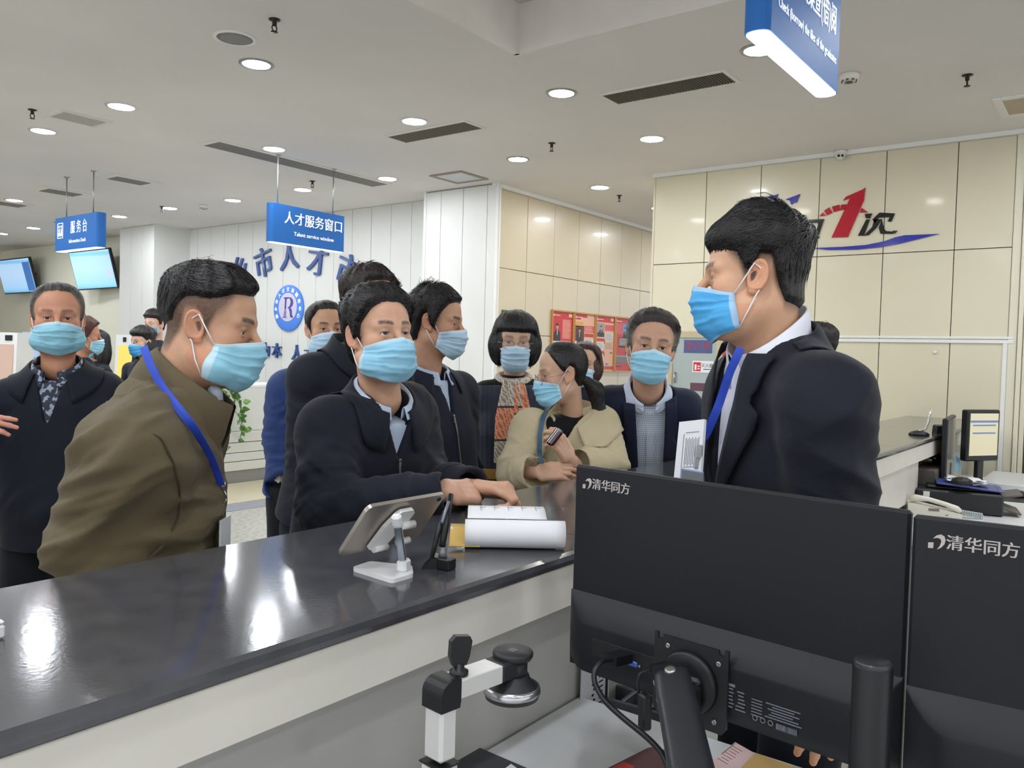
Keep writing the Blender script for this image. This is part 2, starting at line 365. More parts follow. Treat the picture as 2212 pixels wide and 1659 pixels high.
# square hatch
t = thing('ceiling_hatch', 'square ceiling hatch with brown frame and pale panel above the white column', 'hatch', (6.03, 5.26, ZC))
f = MB()
for a in range(4):
    an = a * math.pi / 2; R = np.array([[math.cos(an), -math.sin(an), 0], [math.sin(an), math.cos(an), 0], [0, 0, 1]]); f.box(R @ np.array([.185, 0, -.006]), (.035, .405 if a % 2 else .335, .014), R, bev=.003)
f.build('frame', mat('hatch_frame', '98897a', .5), t)
b = MB(); b.box((0, 0, -.003), (.34, .34, .006)); b.build('hatch_panel', mat('hatch_panel', 'c9ccd0', .4), t)
t = thing('ceiling_hatch', 'white square ceiling access hatch at the right edge over the beige wall', 'hatch', (6.22, .56, ZC))
f = MB()
for a in range(4):
    an = a * math.pi / 2; R = np.array([[math.cos(an), -math.sin(an), 0], [math.sin(an), math.cos(an), 0], [0, 0, 1]]); f.box(R @ np.array([.21, 0, -.005]), (.05, .47 if a % 2 else .37, .012), R, bev=.003)
f.build('frame', M_trim, t); b = MB(); b.box((0, 0, -.004), (.37, .37, .006)); b.build('hatch_panel', mat('hatch_tan', 'b5a58f', .5), t)
# speaker
t = thing('ceiling_speaker', 'round grey ceiling speaker grille with pale rim', 'speaker', (2.712, 4.02, ZC))
a = MB(); a.lathe((0, 0, 0), (0, 0, -1), [(.115, 0), (.115, .004), (.1, .009), (.095, .005), (.095, 0)], 32); a.build('rim', M_trim, t)
a = MB(); a.lathe((0, 0, 0), (0, 0, -1), [(.095, 0), (.095, .004), (.05, .006), (.002, .006)], 32); a.build('grille', mat('speaker_mesh', '8f8e8a', .6, bump=(300, .6)), t)
# sprinklers
M_spr = mat('sprinkler_metal', '3a3330', .4, .7)
SP = [(2.674, 3.62, 'sprinkler head beside the round ceiling speaker'), (2.712, 6.511, 'sprinkler head beside the small louvred ceiling vent'), (5.45, 3.785, 'sprinkler head near the square hatch, in mid ceiling'),
      (5.426, 6.685, 'sprinkler head between the rods of the talent service sign'), (7.556, 4.371, 'sprinkler head over the corridor'), (5.465, 9.552, 'sprinkler head beside a ceiling light over the white column'),
      (5.408, 12.198, 'small distant sprinkler head behind the information desk sign'), (5.434, .851, 'sprinkler head on the bare ceiling right of the smoke detector')]
pro = None
for x, y, lb in SP:
    t = thing('sprinkler', lb, 'sprinkler', (x, y, ZC), group='ceiling sprinklers')
    if pro is None:
        a = MB(); a.lathe((0, 0, 0), (0, 0, -1), [(.03, 0), (.03, .004), (.012, .008), (.012, .03), (.008, .034)], 16); pa = a.build('escutcheon', M_spr, t)
        a = MB(); a.tube([(.009, 0, -.03), (.016, 0, -.045), (.006, 0, -.062)], .0035, 6); a.tube([(-.009, 0, -.03), (-.016, 0, -.045), (-.006, 0, -.062)], .0035, 6); a.lathe((0, 0, -.06), (0, 0, -1), [(.004, 0), (.018, .003), (.018, .006)], 12); pb = a.build('deflector', M_spr, t); pro = (pa, pb)
    else:
        for q in pro: c = q.copy(); COL.objects.link(c); c.parent = t
M_det = mat('detector_plastic', 'dcdbd4', .4)
for x, y, lb in ((5.06, 1.409, 'white smoke detector beside the lit blue hanging sign'), (5.67, 8.985, 'small white smoke detector far off between two ceiling lights')):
    t = thing('smoke_detector', lb, 'smoke detector', (x, y, ZC))
    a = MB(); a.lathe((0, 0, 0), (0, 0, -1), [(.052, 0), (.055, .012), (.05, .03), (.03, .05), (.028, .045)], 28); a.build('body', M_det, t)
    a = MB()
    for k in range(8):
        an = k * math.pi / 4; d = np.array([math.cos(an), math.sin(an), 0]); a.box(d * .0415 + np.array([0, 0, -.041]), (.004, .014, .01), frame(d, (0, 0, 1)))
    a.lathe((0, 0, -.05), (0, 0, -1), [(.02, -.004), (.02, .001), (.002, .002)], 16); a.build('vent_slot', mat('detector_dark', '56554f', .5), t)
# dome camera under the cornice
t = thing('security_camera', 'small white dome camera with two dark lenses under the ceiling of the beige wall', 'camera', (XW - .05, 1.944, ZC - .002))
a = MB(); a.lathe((0, 0, 0), (0, 0, -1), [(.05, 0), (.05, .018), (.042, .03)], 24); a.build('base', M_det, t)
a = MB(); d0 = nrm((-.86, -.32, -.35)); a.lathe(np.array([-.005, 0, -.035]), d0, [(.004, -.036), (.03, -.028), (.037, -.008), (.037, .012), (.033, .02)], 20); a.build('camera_ball', M_det, t)
a = MB(); sx = nrm(np.cross((0, 0, 1), d0))
for s, r in ((-1, .0105), (1, .0105)): a.lathe(np.array([-.005, 0, -.035]) + d0 * .0205 + sx * s * .014, d0, [(r, -.002), (r, .0015), (.002, .002)], 16)
a.build('lens', mat('lens_glass', '1c1c16', .1), t)
# ================================================================ implicit surfaces for bodies, hair and clothes
def f32(a): return np.asarray(a, np.float32)
def smin(a, b, k):
    h = np.maximum(k - np.abs(a - b), 0) / k; return np.minimum(a, b) - h * h * (k * .25)
def smax(a, b, k): return -smin(-a, -b, k)
def ln(q): return np.sqrt(np.einsum('ij,ij->i', q, q))
def rcone(P, a, b, ra, rb, flat=None):
    a = f32(a); b = f32(b); ba = b - a; pa = P - a; h = np.clip(pa @ ba / max(1e-9, float(ba @ ba)), 0, 1)
    q = pa - h[:, None] * ba
    if flat is not None:             # (axis, factor): squeeze across an axis
        ax = f32(flat[0]); s = q @ ax; q = q + (s * (flat[1] - 1))[:, None] * ax
    return ln(q) - (ra + (rb - ra) * h)
def ell(P, c, r, R=None):
    q = P - f32(c)
    if R is not None: q = q @ f32(R)
    r = f32(r); k0 = ln(q / r); k1 = ln(q / (r * r)); return k0 * (k0 - 1) / np.maximum(k1, 1e-6)
def sph(P, c, r): return ln(P - f32(c)) - r
def rbox(P, c, h, R, rad):
    q = np.abs((P - f32(c)) @ f32(R)) - (f32(h) - rad); return ln(np.maximum(q, 0)) + np.minimum(q.max(1), 0) - rad
def loft(P, a, b, X, prof, pw=2.0):
    """elliptic tube from a to b; X lateral axis; prof rows (t, half width, half depth, forward shift)"""
    a = f32(a); b = f32(b); ax = b - a; L = float(np.linalg.norm(ax)); ax /= L; X = f32(nrm(np.asarray(X) - ax * (ax @ f32(X)))); Y = np.cross(ax, X)
    q = P - a; s = q @ ax; t = s / L; pr = np.asarray(prof, np.float32)
    wx = np.interp(t, pr[:, 0], pr[:, 1]); wy = np.interp(t, pr[:, 0], pr[:, 2]); oy = np.interp(t, pr[:, 0], pr[:, 3])
    x = q @ X; y = q @ Y - oy
    if pw == 2.0:
        k0 = np.sqrt((x / wx) ** 2 + (y / wy) ** 2); k1 = np.sqrt((x / wx ** 2) ** 2 + (y / wy ** 2) ** 2); d = k0 * (k0 - 1) / np.maximum(k1, 1e-6)
    else:
        k0 = (np.abs(x / wx) ** pw + np.abs(y / wy) ** pw) ** (1 / pw); d = (k0 - 1) * np.minimum(wx, wy) * .9
    e = np.maximum(-s, s - L)
    return smax(d, e, .03).astype(np.float32)
def gradn(f, P, e=.0015):
    g = np.stack([f(P + f32(o)) - f(P - f32(o)) for o in ((e, 0, 0), (0, e, 0), (0, 0, e))], 1); return g / np.maximum(ln(g), 1e-9)[:, None]
def drape(P, f, off, n=3):
    P = f32(P)
    for _ in range(n): P = P - ((f(P) - off)[:, None] * gradn(f, P))
    return P
def pushout(P, f, off, n=2):
    P = f32(P)
    for _ in range(n): P = P + np.maximum(off - f(P), 0)[:, None] * gradn(f, P)
    return P
def _hash(i, j, k):
    n = (i * 374761393 + j * 668265263 + k * 2147483647) & 0x7fffffff; n = ((n ^ (n >> 13)) * 1274126177) & 0x7fffffff; return ((n ^ (n >> 16)) & 0xffff) / 32767.5 - 1
def noise3(P):
    P = np.asarray(P, np.float64); i = np.floor(P).astype(np.int64); u = P - i; u = u * u * (3 - 2 * u); r = 0
    for a in (0, 1):
        for b in (0, 1):
            for c in (0, 1):
                w = (u[:, 0] if a else 1 - u[:, 0]) * (u[:, 1] if b else 1 - u[:, 1]) * (u[:, 2] if c else 1 - u[:, 2]); r = r + w * _hash(i[:, 0] + a, i[:, 1] + b, i[:, 2] + c)
    return r
def mesh_sdf(f, lo, hi, h):
    B = 4; lo = np.asarray(lo, float) - 2 * h; nb = np.ceil((np.asarray(hi) + 2 * h - lo) / (B * h)).astype(int)
    ci = np.stack(np.meshgrid(*[np.arange(n) for n in nb], indexing='ij'), -1).reshape(-1, 3)
    cc = f32(lo + (ci + .5) * B * h - h / 2); d = f(cc); act = np.abs(d) < B * h * 1.75
    V = np.repeat(np.repeat(np.repeat(d.reshape(nb), B, 0), B, 1), B, 2).astype(np.float32)
    ai = ci[act]; of = np.stack(np.meshgrid(*[np.arange(B)] * 3, indexing='ij'), -1).reshape(-1, 3)
    fi = (ai[:, None] * B + of[None]).reshape(-1, 3); fv = f(f32(lo + fi * h)); V[fi[:, 0], fi[:, 1], fi[:, 2]] = fv
    V[0] = V[-1] = 1; V[:, 0] = V[:, -1] = 1; V[:, :, 0] = V[:, :, -1] = 1
    S = V < 0; n = np.array(V.shape); c = np.zeros(n - 1, np.int8)
    offs = [(a, b, e) for a in (0, 1) for b in (0, 1) for e in (0, 1)]
    sl = lambda a, b, e: (slice(a, n[0] - 1 + a), slice(b, n[1] - 1 + b), slice(e, n[2] - 1 + e))
    for o in offs: c += S[sl(*o)]
    A = np.argwhere((c > 0) & (c < 8)); idx = np.full(n - 1, -1, np.int32); idx[A[:, 0], A[:, 1], A[:, 2]] = np.arange(len(A))
    acc = np.zeros((len(A), 3)); cnt = np.zeros(len(A)); val = {o: V[A[:, 0] + o[0], A[:, 1] + o[1], A[:, 2] + o[2]] for o in offs}
    for o in offs:
        for k in range(3):
            if o[k]: continue
            p = list(o); p[k] = 1; va, vb = val[o], val[tuple(p)]; m = (va < 0) != (vb < 0); t = np.where(m, va / np.where(m, va - vb, 1), 0)
            q = np.tile(np.array(o, float), (len(A), 1)); q[:, k] = t; acc += q * m[:, None]; cnt += m
    W = lo + (A + acc / np.maximum(cnt, 1)[:, None]) * h; Q = []
    for k in range(3):
        i, j = (k + 1) % 3, (k + 2) % 3; s0 = [slice(None)] * 3; s1 = [slice(None)] * 3; s0[k] = slice(0, -1); s1[k] = slice(1, None)
        e = np.argwhere(S[tuple(s0)] != S[tuple(s1)]); e = e[(e[:, i] > 0) & (e[:, j] > 0) & (e[:, i] < n[i] - 1) & (e[:, j] < n[j] - 1)]
        ids = []
        for a, b in ((-1, -1), (0, -1), (0, 0), (-1, 0)):
            q = e.copy(); q[:, i] += a; q[:, j] += b; ids.append(idx[q[:, 0], q[:, 1], q[:, 2]])
        q = np.stack(ids, 1); ins = S[e[:, 0], e[:, 1], e[:, 2]]; q[~ins] = q[~ins][:, ::-1]; Q.append(q[(q >= 0).all(1)])
    return W, np.concatenate(Q)
def vnorm(V, Q):
    N = np.zeros_like(V); n = np.cross(V[Q[:, 2]] - V[Q[:, 0]], V[Q[:, 3]] - V[Q[:, 1]])
    for k in range(4): np.add.at(N, Q[:, k], n)
    return N / np.maximum(np.linalg.norm(N, axis=1), 1e-12)[:, None]
def smooth_mesh(V, Q, it=2, lam=.5):
    for _ in range(it):
        S = np.zeros_like(V); C = np.zeros(len(V))
        for k in range(4):
            np.add.at(S, Q[:, k], V[Q[:, (k + 1) % 4]]); np.add.at(S, Q[:, (k + 1) % 4], V[Q[:, k]]); np.add.at(C, Q[:, k], 1); np.add.at(C, Q[:, (k + 1) % 4], 1)
        V = V + lam * (S / np.maximum(C, 1)[:, None] - V)
    return V
def sstep(a, b, x): t = np.clip((x - a) / (b - a), 0, 1); return t * t * (3 - 2 * t)

# ---------------------------------------------------------------- people materials
def skin_mat(n, c, red='b4614a', rough=.5): return mat('skin_' + n, c, rough, attr='col', sss=.12, spec=.4, bump=(420, .05), noise=(60, .05))
M_eyew = mat('eye_white', 'd9d2ca', .2); M_iris = mat('iris_brown', '2a1a12', .15); M_pupil = mat('pupil_black', '050505', .1)
def hair_mat(n, c, rough=.42): return mat('hair_' + n, c, rough, spec=.5, noise=(60, .35), bump=(90, .35))
M_hattr = mat('hair_mixed', '3b322e', .45, attr='col', noise=(60, .3), bump=(90, .35))
M_hair = hair_mat('black', '191517'); M_hairg = hair_mat('grey', '5e5651'); M_hairs = hair_mat('silver', '8d8984'); M_hairb = hair_mat('brown', '3a2420'); M_hairr = hair_mat('auburn', '54302a')
def mask_mats(n, c): return [mat('mask_' + n, c, .75, bump=(500, .12), noise=(35, .05)), mat('mask_edge_' + n, [min(1, x * .6 + .32) for x in lin(c)[:3]], .75)]
MK = mask_mats('blue', '97d0ea'); MKb = mask_mats('bright', '4fa9e2'); MKp = mask_mats('pale', 'b2d0e6'); MKd = mask_mats('teal', '90c8dc')
M_loop = mat('ear_loop', 'e6e6e8', .7)

# ---------------------------------------------------------------- head
def head_fn(p):
    jw, ch, fat = p.get('jaw', 1.0), p.get('cheek', 1.0), p.get('fat', 0.0); eo = p.get('eye', .0056); ear = p.get('ear', 1.0)
    nb = f32(p['neck']); nr = p.get('nr', .056)
    def f(P, soft=False):
        X = P.copy(); X[:, 0] = np.abs(X[:, 0])
        d = ell(X, (0, -.006, .043), (.0775, .090 - p.get('flat', 0), .080))
        d = smin(d, ell(X, (0, .032, .045), (.062, .056, .062)), .03)
        d = smin(d, ell(X, (0, .030, -.036), (.0645 * jw, .056, .078)), .03)
        d = smin(d, rcone(X, (.050 * jw, .004, -.056), (.016, .070, -.094), .021 + fat * .4, .018), .028)
        d = smin(d, ell(X, (0, .078, -.092), (.024, .019, .018)), .02)
        d = smin(d, sph(X, (.044 * ch, .056, -.018), .024), .022)
        if fat: d = smin(d, ell(X, (.03, .04, -.075), (.045 + fat, .045, .04)), .03)
        d = smin(d, rcone(X, (.008, .089, .026), (.047, .071, .026), .0085, .0085), .018)
        if not soft:
            d = smax(d, -sph(X, (.033, .104, .004), .0175), .014)
        d = smin(d, rcone(X, (0, .086, .020), (0, .113, -.020), .0065, .0105), .014)
        d = smin(d, sph(X, (.0115, .099, -.024), .0085), .008)
        if not soft:
            d = smin(d, ell(X, (0, .090, -.050), (.024, .010, .006)), .008); d = smin(d, ell(X, (0, .089, -.059), (.020, .010, .006)), .008)
            d = smax(d, -ell(X, (0, .103, -.0545), (.024, .008, .0016)), .004)
            lid = sph(X, (.032, .073, .006), .0145); d = smin(d, lid, .006)
            d = smax(d, -ell(X, (.0325, .089, .004), (.0142, .02, eo), np.array([[.99, 0, .1], [0, 1, 0], [-.1, 0, .99]])), .002)
        if ear and not soft:
            q = X - f32((.0785, -.004, .001)); a = .28; R = np.array([[math.cos(a), -math.sin(a), 0], [math.sin(a), math.cos(a), 0], [0, 0, 1]]) @ np.array([[1, 0, 0], [0, .97, -.22], [0, .22, .97]])
            q = q @ f32(R); e = ell(q, (0, 0, .002), (.0075, .0195 * ear, .0315 * ear)); e = smin(e, sph(q, (-.001, .006, -.028 * ear), .0075), .008)
            e = smax(e, -ell(q, (.009, .003, .003), (.0085, .0125, .0215)), .004)
            rim = np.sqrt((np.sqrt((q[:, 1] / .0175) ** 2 + ((q[:, 2] - .003) / .029) ** 2) - 1) ** 2 * .022 ** 2 + (q[:, 0] - .0045) ** 2) - .0032
            rim = np.maximum(rim, -(q[:, 2] + .022)); e = smin(e, rim, .004); e = smin(e, rcone(q, (.001, .004, -.012), (.002, -.006, .016), .003, .003), .004)
            d = smin(d, e, .006)
        d = smin(d, rcone(P, (0, -.022, -.045), nb, nr * .98, nr), .03)
        return d.astype(np.float32)
    return f

def hair_region(P, st):
    """signed: >0 inside the hair area; by azimuth about the head and height"""
    a = np.degrees(np.arctan2(np.abs(P[:, 0]), P[:, 1] + .005)); zl = np.interp(a, st['az'], st['zz'])
    return P[:, 2] - zl, a
CUTS = {
    'short': dict(az=[0, 22, 38, 52, 62, 74, 84, 92, 108, 118, 135, 180], zz=[.086, .085, .080, .050, .035, -.012, -.014, .036, .034, -.005, -.05, -.062], top=.024, side=.009, back=.012),
    'fade': dict(az=[0, 22, 38, 52, 62, 74, 84, 92, 108, 118, 135, 180], zz=[.080, .080, .078, .060, .050, .030, .030, .045, .045, .02, -.03, -.045], top=.022, side=.003, back=.008),
    'full': dict(az=[0, 22, 38, 52, 62, 74, 84, 92, 108, 118, 135, 180], zz=[.075, .074, .066, .042, .028, -.018, -.020, .034, .026, -.01, -.065, -.075], top=.034, side=.014, back=.018),
    'fringe': dict(az=[0, 30, 46, 54, 62, 74, 84, 92, 108, 118, 135, 180], zz=[.058, .056, .054, .050, .035, -.006, -.008, .038, .036, .0, -.05, -.062], top=.040, side=.010, back=.014),
    'bob': dict(az=[0, 26, 40, 50, 60, 74, 84, 92, 108, 118, 135, 180], zz=[.040, .040, .034, .0, -.05, -.09, -.10, -.10, -.10, -.10, -.10, -.10], top=.026, side=.024, back=.03),
    'tied': dict(az=[0, 16, 32, 46, 58, 70, 80, 92, 108, 118, 135, 180], zz=[.088, .086, .076, .056, .036, .012, .004, .030, .020, -.03, -.055, -.06], top=.016, side=.011, back=.014),
}
def make_hair(hf, st, p, seed):
    rs = np.random.RandomState(seed); o3 = rs.rand(3) * 20; crown = f32((.008, -.030, .125))
    lift = st.get('lift', 0.0); part = st.get('part', None)
    def flow(P):
        """combing direction: away from the crown, forward over the top"""
        v = P - crown; fw = f32(st.get('comb', (0, 1.0, 0))); top = sstep(.05, .10, P[:, 2])
        return v / np.maximum(ln(v), .02)[:, None] * (1 - .55 * top)[:, None] + fw * (.55 * top)[:, None]
    def f(P):
        m, a = hair_region(P, st)
        fr_ = 1 - sstep(40, 75, a); reg = sstep(-.004, st.get('soft', .022) + st.get('fsoft', .02) * fr_, m)
        top = sstep(.035, .105, P[:, 2]); bk = sstep(95, 150, a)
        t = (st['side'] * (1 - bk) + st['back'] * bk) * (1 - top) + st['top'] * top
        t = t + lift * sstep(.055, .10, P[:, 2]) * sstep(.0, .07, P[:, 1])
        t = t * (1 - st.get('front', .25) * sstep(.02, .09, P[:, 1]))
        if part is not None: t = t * (1 - .5 * np.exp(-((P[:, 0] - part) / .006) ** 2) * sstep(.07, .1, P[:, 2]))
        v = P - crown; az = np.arctan2(v[:, 0], v[:, 1]); rr = ln(v)
        nz = noise3(np.stack([np.cos(az) * 7 + o3[0], np.sin(az) * 7 + o3[1], rr * 9 + o3[2]], 1)) + .6 * noise3(np.stack([np.cos(az) * 16 + o3[1], np.sin(az) * 16, rr * 12], 1))
        hz = noise3(P * 26 + o3) * .5
        t = t * reg * (1 + st.get('rough', .22) * (nz * .6 + hz)) - .006 * (1 - reg)
        d = hf(P, True) - t
        if 'extra' in st: d = st['extra'](P, d, nz)
        return d.astype(np.float32)
    return f, flow
def strands(f, flow, V, n, L, rs, wd=.0022, lift=.0015, sel=None, drop=None):
    """tapered locks that lie along the combing direction: a lot of thin prisms in one mesh"""
    N = gradn(f, f32(V)); ok = np.ones(len(V), bool) if sel is None else sel(V)
    ids = rs.choice(np.nonzero(ok)[0], n); P = f32(V[ids]); rows = []; S = 5; le = L * (.6 + .8 * rs.rand(n)); jit = rs.randn(n, 3) * .12; up = lift * (.3 + rs.rand(n) * 1.5)
    for s in range(S + 1):
        t = s / S; g = gradn(f, P); fl = flow(P) + jit
        if drop is not None: fl = fl + f32(drop) * t
        fl = fl - g * np.einsum('ij,ij->i', fl, g)[:, None]; fl /= np.maximum(ln(fl), 1e-6)[:, None]; sd = np.cross(g, fl)
        w_ = wd * (1 - t) ** .7 * min(1, .4 + 2 * t) + .0002; rows.append((P + g * (up * t)[:, None], sd, g, w_))
        P = P + fl * (le / S)[:, None]
        if s < S: P = P - g * np.clip(f(P) - 0.0004, -.004, .004)[:, None]
    VV = []; 
    for c, sd, g, w_ in rows: VV += [c - sd * w_, c + g * w_ * .55, c + sd * w_]
    VV = np.stack(VV, 1); k = 3 * (S + 1); base = np.arange(n)[:, None] * k; Q = []
    for s in range(S):
        for a, b in ((0, 1), (1, 2)): Q.append(base + np.array([[s * 3 + a, s * 3 + b, s * 3 + 3 + b, s * 3 + 3 + a]]))
    return VV.reshape(-1, 3), np.concatenate(Q)

def mask_geo(hf, sc=1.0, seed=0, droop=0.0, low=0.0):
    """pleated face mask that hugs the soft face form; returns grid (nu, nv, 3) in head space"""
    nu, nv = 41, 36; u = np.linspace(-1, 1, nu)[:, None] * np.ones((1, nv)); v = np.ones((nu, 1)) * np.linspace(0, 1, nv)[None]
    yc = np.interp(v, [0, .12, .3, .55, .8, 1], [.117, .126, .131, .125, .113, .084]); zc = np.interp(v, [0, .12, .3, .55, .8, 1], [.001, -.012, -.03, -.058, -.094, -.118]) + low
    ze = np.interp(v, [0, 1], [-.018, -.082]) + low; xe = .069 + 0 * v; ye = np.interp(v, [0, 1], [.040, .030])
    au = np.abs(u); th = u * math.pi / 2
    x = xe * np.sin(th * .93) / math.sin(math.pi / 2 * .93); y = ye + (yc - ye) * np.cos(th) ** .85; z = zc + (ze - zc) * au ** 1.6
    P = f32(np.stack([x, y, z], -1).reshape(-1, 3)); f = lambda Q: hf(Q, True)
    P = pushout(P, f, .0045, 3); w_ = (au.ravel() ** 5)[:, None]
    for _ in range(2): P = P - ((f(P) - .003)[:, None] * gradn(f, P)) * w_
    G = P.reshape(nu, nv, 3).astype(float); du = np.gradient(G, axis=0); dv = np.gradient(G, axis=1); N = np.cross(dv, du); N /= np.maximum(np.linalg.norm(N, axis=2, keepdims=True), 1e-9)
    if N[nu // 2, nv // 2, 1] < 0: N = -N
    rs = np.random.RandomState(seed); pl = 0 * v
    for c in (.26, .46, .66): t = (v - c - .03 * np.sin(u * 2.2 + rs.rand() * 3)) / .10; pl += np.where((t > 0) & (t < 1), (1 - t), 0) * .0042 * (1 - au ** 4)
    wr = noise3(np.stack([u.ravel() * 2.2 + seed * 3.1, v.ravel() * 9, 0 * u.ravel()], 1)).reshape(nu, nv) * .0016 + noise3(np.stack([u.ravel() * 6 + seed, v.ravel() * 14, 5 + 0 * u.ravel()], 1)).reshape(nu, nv) * .0008
    return G + N * (pl + wr)[..., None]

def build_head(root, org, c, M, p, seed, hair_style, hmat, mk, skin, h=.0026, nstr=900, mask=True, stub=None, glasses=None, hname='hair'):
    """skin, eyes, hair, mask. c centre (between the ears), M columns: person's right... x lateral, y face, z crown. Returns head space helpers"""
    c = np.asarray(c, float); s = p.get('s', 1.0); p = dict(p); p['neck'] = ((np.asarray(p['neckw'], float) - c) @ M) / s
    tow = lambda P: c + (np.asarray(P, float) * s) @ M.T - np.asarray(org)
    hf = head_fn(p); nb = p['neck']; lo = np.minimum([-.1, -.125, -.13], nb - .05); hi = np.maximum([.1, .135, .135], nb + .05)
    V, Q = mesh_sdf(lambda P: hf(P), lo, hi, h / s); P = f32(V)
    # skin vertex colour: warmer ears, nose and cheeks, darker eye sockets, brows, cropped hair
    base = np.array(lin(skin)[:3]); red = base * np.array([1.02, .74, .66]); col = np.tile(base, (len(P), 1)); ax = np.abs(P[:, 0])
    k = np.clip(np.exp(-((ax - .05) ** 2 + (P[:, 1] - .07) ** 2 + (P[:, 2] + .015) ** 2) / .022 ** 2) * .4 + (ax > .077) * .5 + np.exp(-(ax ** 2 + (P[:, 1] - .112) ** 2 + (P[:, 2] + .02) ** 2) / .016 ** 2) * .6, 0, .8)
    lip = np.exp(-(ax / .022) ** 4 - ((P[:, 2] + .055) / .008) ** 4) * (P[:, 1] > .07); k = np.maximum(k, lip * .9)
    col += (red - col) * k[:, None]
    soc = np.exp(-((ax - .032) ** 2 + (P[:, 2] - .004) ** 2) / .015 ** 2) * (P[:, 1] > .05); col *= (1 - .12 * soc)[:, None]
    hc = np.array(p.get('browc', (.009, .007, .007))); bz = .028 + .004 * np.sin((ax - .012) / .04 * 2.6) + p.get('browup', 0)
    br = np.exp(-((P[:, 2] - bz) / .0056) ** 4) * sstep(.010, .016, ax) * (1 - sstep(.044, .054, ax)) * (P[:, 1] > .05) * np.clip(.85 + .5 * noise3(P * 420), 0, 1) * p.get('brow', .95)
    if stub is not None:
        m, a = hair_region(P, CUTS['short']); m = m + stub[1]; br = np.maximum(br, sstep(-.01, .03, m) * np.clip(stub[0] + .12 * noise3(P * 500), 0, 1) * (ax < .079))
    lash = np.exp(-((P[:, 2] - .0092) / .0016) ** 2 - ((ax - .0325) / .0135) ** 4) * (P[:, 1] > .075) * .75; br = np.maximum(br, lash)
    col += (hc - col) * br[:, None]
    parts = {}
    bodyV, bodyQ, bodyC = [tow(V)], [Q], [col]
    # eyes
    ey = MB(); g = nrm(p.get('look', (0, 1, 0)))
    for sx in (-1, 1):
        ec = np.array([sx * .032, .0728, .006]); prof = []; r = .0125
        for i, (th, mi) in enumerate(((0, 2), (.2, 2), (.21, 1), (.56, 1), (.57, 0), (.9, 0), (1.6, 0))): prof.append((r * math.sin(th), r * math.cos(th)))
        T = MB(); T.lathe((0, 0, 0), g, prof, 14); VV = ec + np.array(T.v)
        ey.add(tow(VV), T.f[:-2], 0, True); base_i = len(ey.m) - len(T.f[:-2])
        for i in range(6):
            for j in range(14): ey.m[base_i + i * 14 + j] = (2, 2, 1, 1, 0, 0)[i]
    ey.build('eyes', [M_eyew, M_iris, M_pupil], root)
    # hair
    if hair_style is not None:
        st = hair_style; f, flow = make_hair(hf, st, p, seed); lo2 = np.array(st.get('lo', (-.12, -.14, -.11))); hi2 = np.array(st.get('hi', (.12, .15, .20)))
        HV, HQ = mesh_sdf(f, lo2, hi2, max(h, .0028) / s)
        # keep what is really outside the skin
        rs = np.random.RandomState(seed + 5)
        if nstr:
            out = hf(f32(HV), True) > .0015; SV, SQ = strands(f, flow, HV, int(nstr * 1.9), st.get('len', .045), rs, wd=st.get('wd', .0021) * .66, lift=st.get('slift', .002) * .7, sel=lambda X: out & (X[:, 2] > st.get('smin', -.2)), drop=st.get('drop'))
            AV = np.concatenate([HV, SV]); me = np_mesh(hname, tow(AV), [HQ, SQ + len(HV)], hmat)
        else: AV = HV; me = np_mesh(hname, tow(HV), [HQ], hmat)
        if 'hcol' in st:
            a_ = me.color_attributes.new('col', 'FLOAT_COLOR', 'POINT'); c4 = np.ones((len(AV), 4), np.float32); c4[:, :3] = st['hcol'](AV); a_.data.foreach_set('color', c4.ravel())
        new_obj(hname, me, root)
    # mask
    if mask:
        G = mask_geo(hf, seed=seed, low=p.get('masklow', -.010)); a, b = G.shape[:2]; mm = MB(); mm.sheet(tow(G.reshape(-1, 3)).reshape(a, b, 3), 0, .0012 * s)
        for i in range(a - 1):
            for j in range(b - 1):
                if j < 3 or i < 1 or i > a - 3 or j > b - 3: mm.m[i * (b - 1) + j] = 1
        mo = mm.build('face_mask', mk, root)
        for i, sx in ((0, -1), (a - 1, 1)):
            t0, t1 = G[i, 1], G[i, -2]; lp = MB(); q = np.array([sx * .084, .003, .028]); q2 = np.array([sx * .083, -.003, -.030])
            mid = pushout(f32([t0 * .5 + q * .5, t1 * .5 + q2 * .5]), lambda X: hf(X, True), .003)
            pts = [t0, mid[0], q, (sx * .084, -.012, .016), (sx * .083, -.016, -.012), q2, mid[1], t1]
            lp.tube(tow(np.array(pts)), .0016 * s, 6); lp.build('ear_loop', M_loop, mo)
    if glasses is not None:
        gl = MB(); ln_ = MB()
        for sx in (-1, 1):
            cc = np.array([sx * .034, .112, glasses.get('z', .0)]); ring = []
            for k in range(24):
                t = 2 * math.pi * k / 24; x_, z_ = math.cos(t), math.sin(t); ring.append(cc + np.array([.0255 * abs(x_) ** .8 * np.sign(x_), -.010 * abs(x_ + sx * .6) * .5, glasses.get('h', .019) * abs(z_) ** .8 * np.sign(z_)]))
            gl.tube(tow(np.array(ring)), .0011 * s, 6, closed=True); lv = tow(np.array(ring)); ln_.add(lv, [tuple(range(24))])
            hinge = cc + np.array([sx * .027, -.010, .008]); gl.tube(tow(np.array([hinge - (sx * .002, -.004, 0), hinge + (sx * .012, -.014, 0), (sx * .0815, .028, .014 + glasses.get('z', 0)), (sx * .084, -.003, .022), (sx * .082, -.018, .0)])), .0011 * s, 6)
        gl.tube(tow(np.array([(-.010, .113, .004), (0, .117, .007), (.010, .113, .004)])), .0011 * s, 6)
        go = gl.build('glasses', glasses['m'], root); ln_.build('lens', mat('lens_clear', 'f4f0ee', .03, alpha=.16, spec=.5), go)
    return dict(hf=hf, tow=tow, V=bodyV, Q=bodyQ, C=bodyC, s=s)

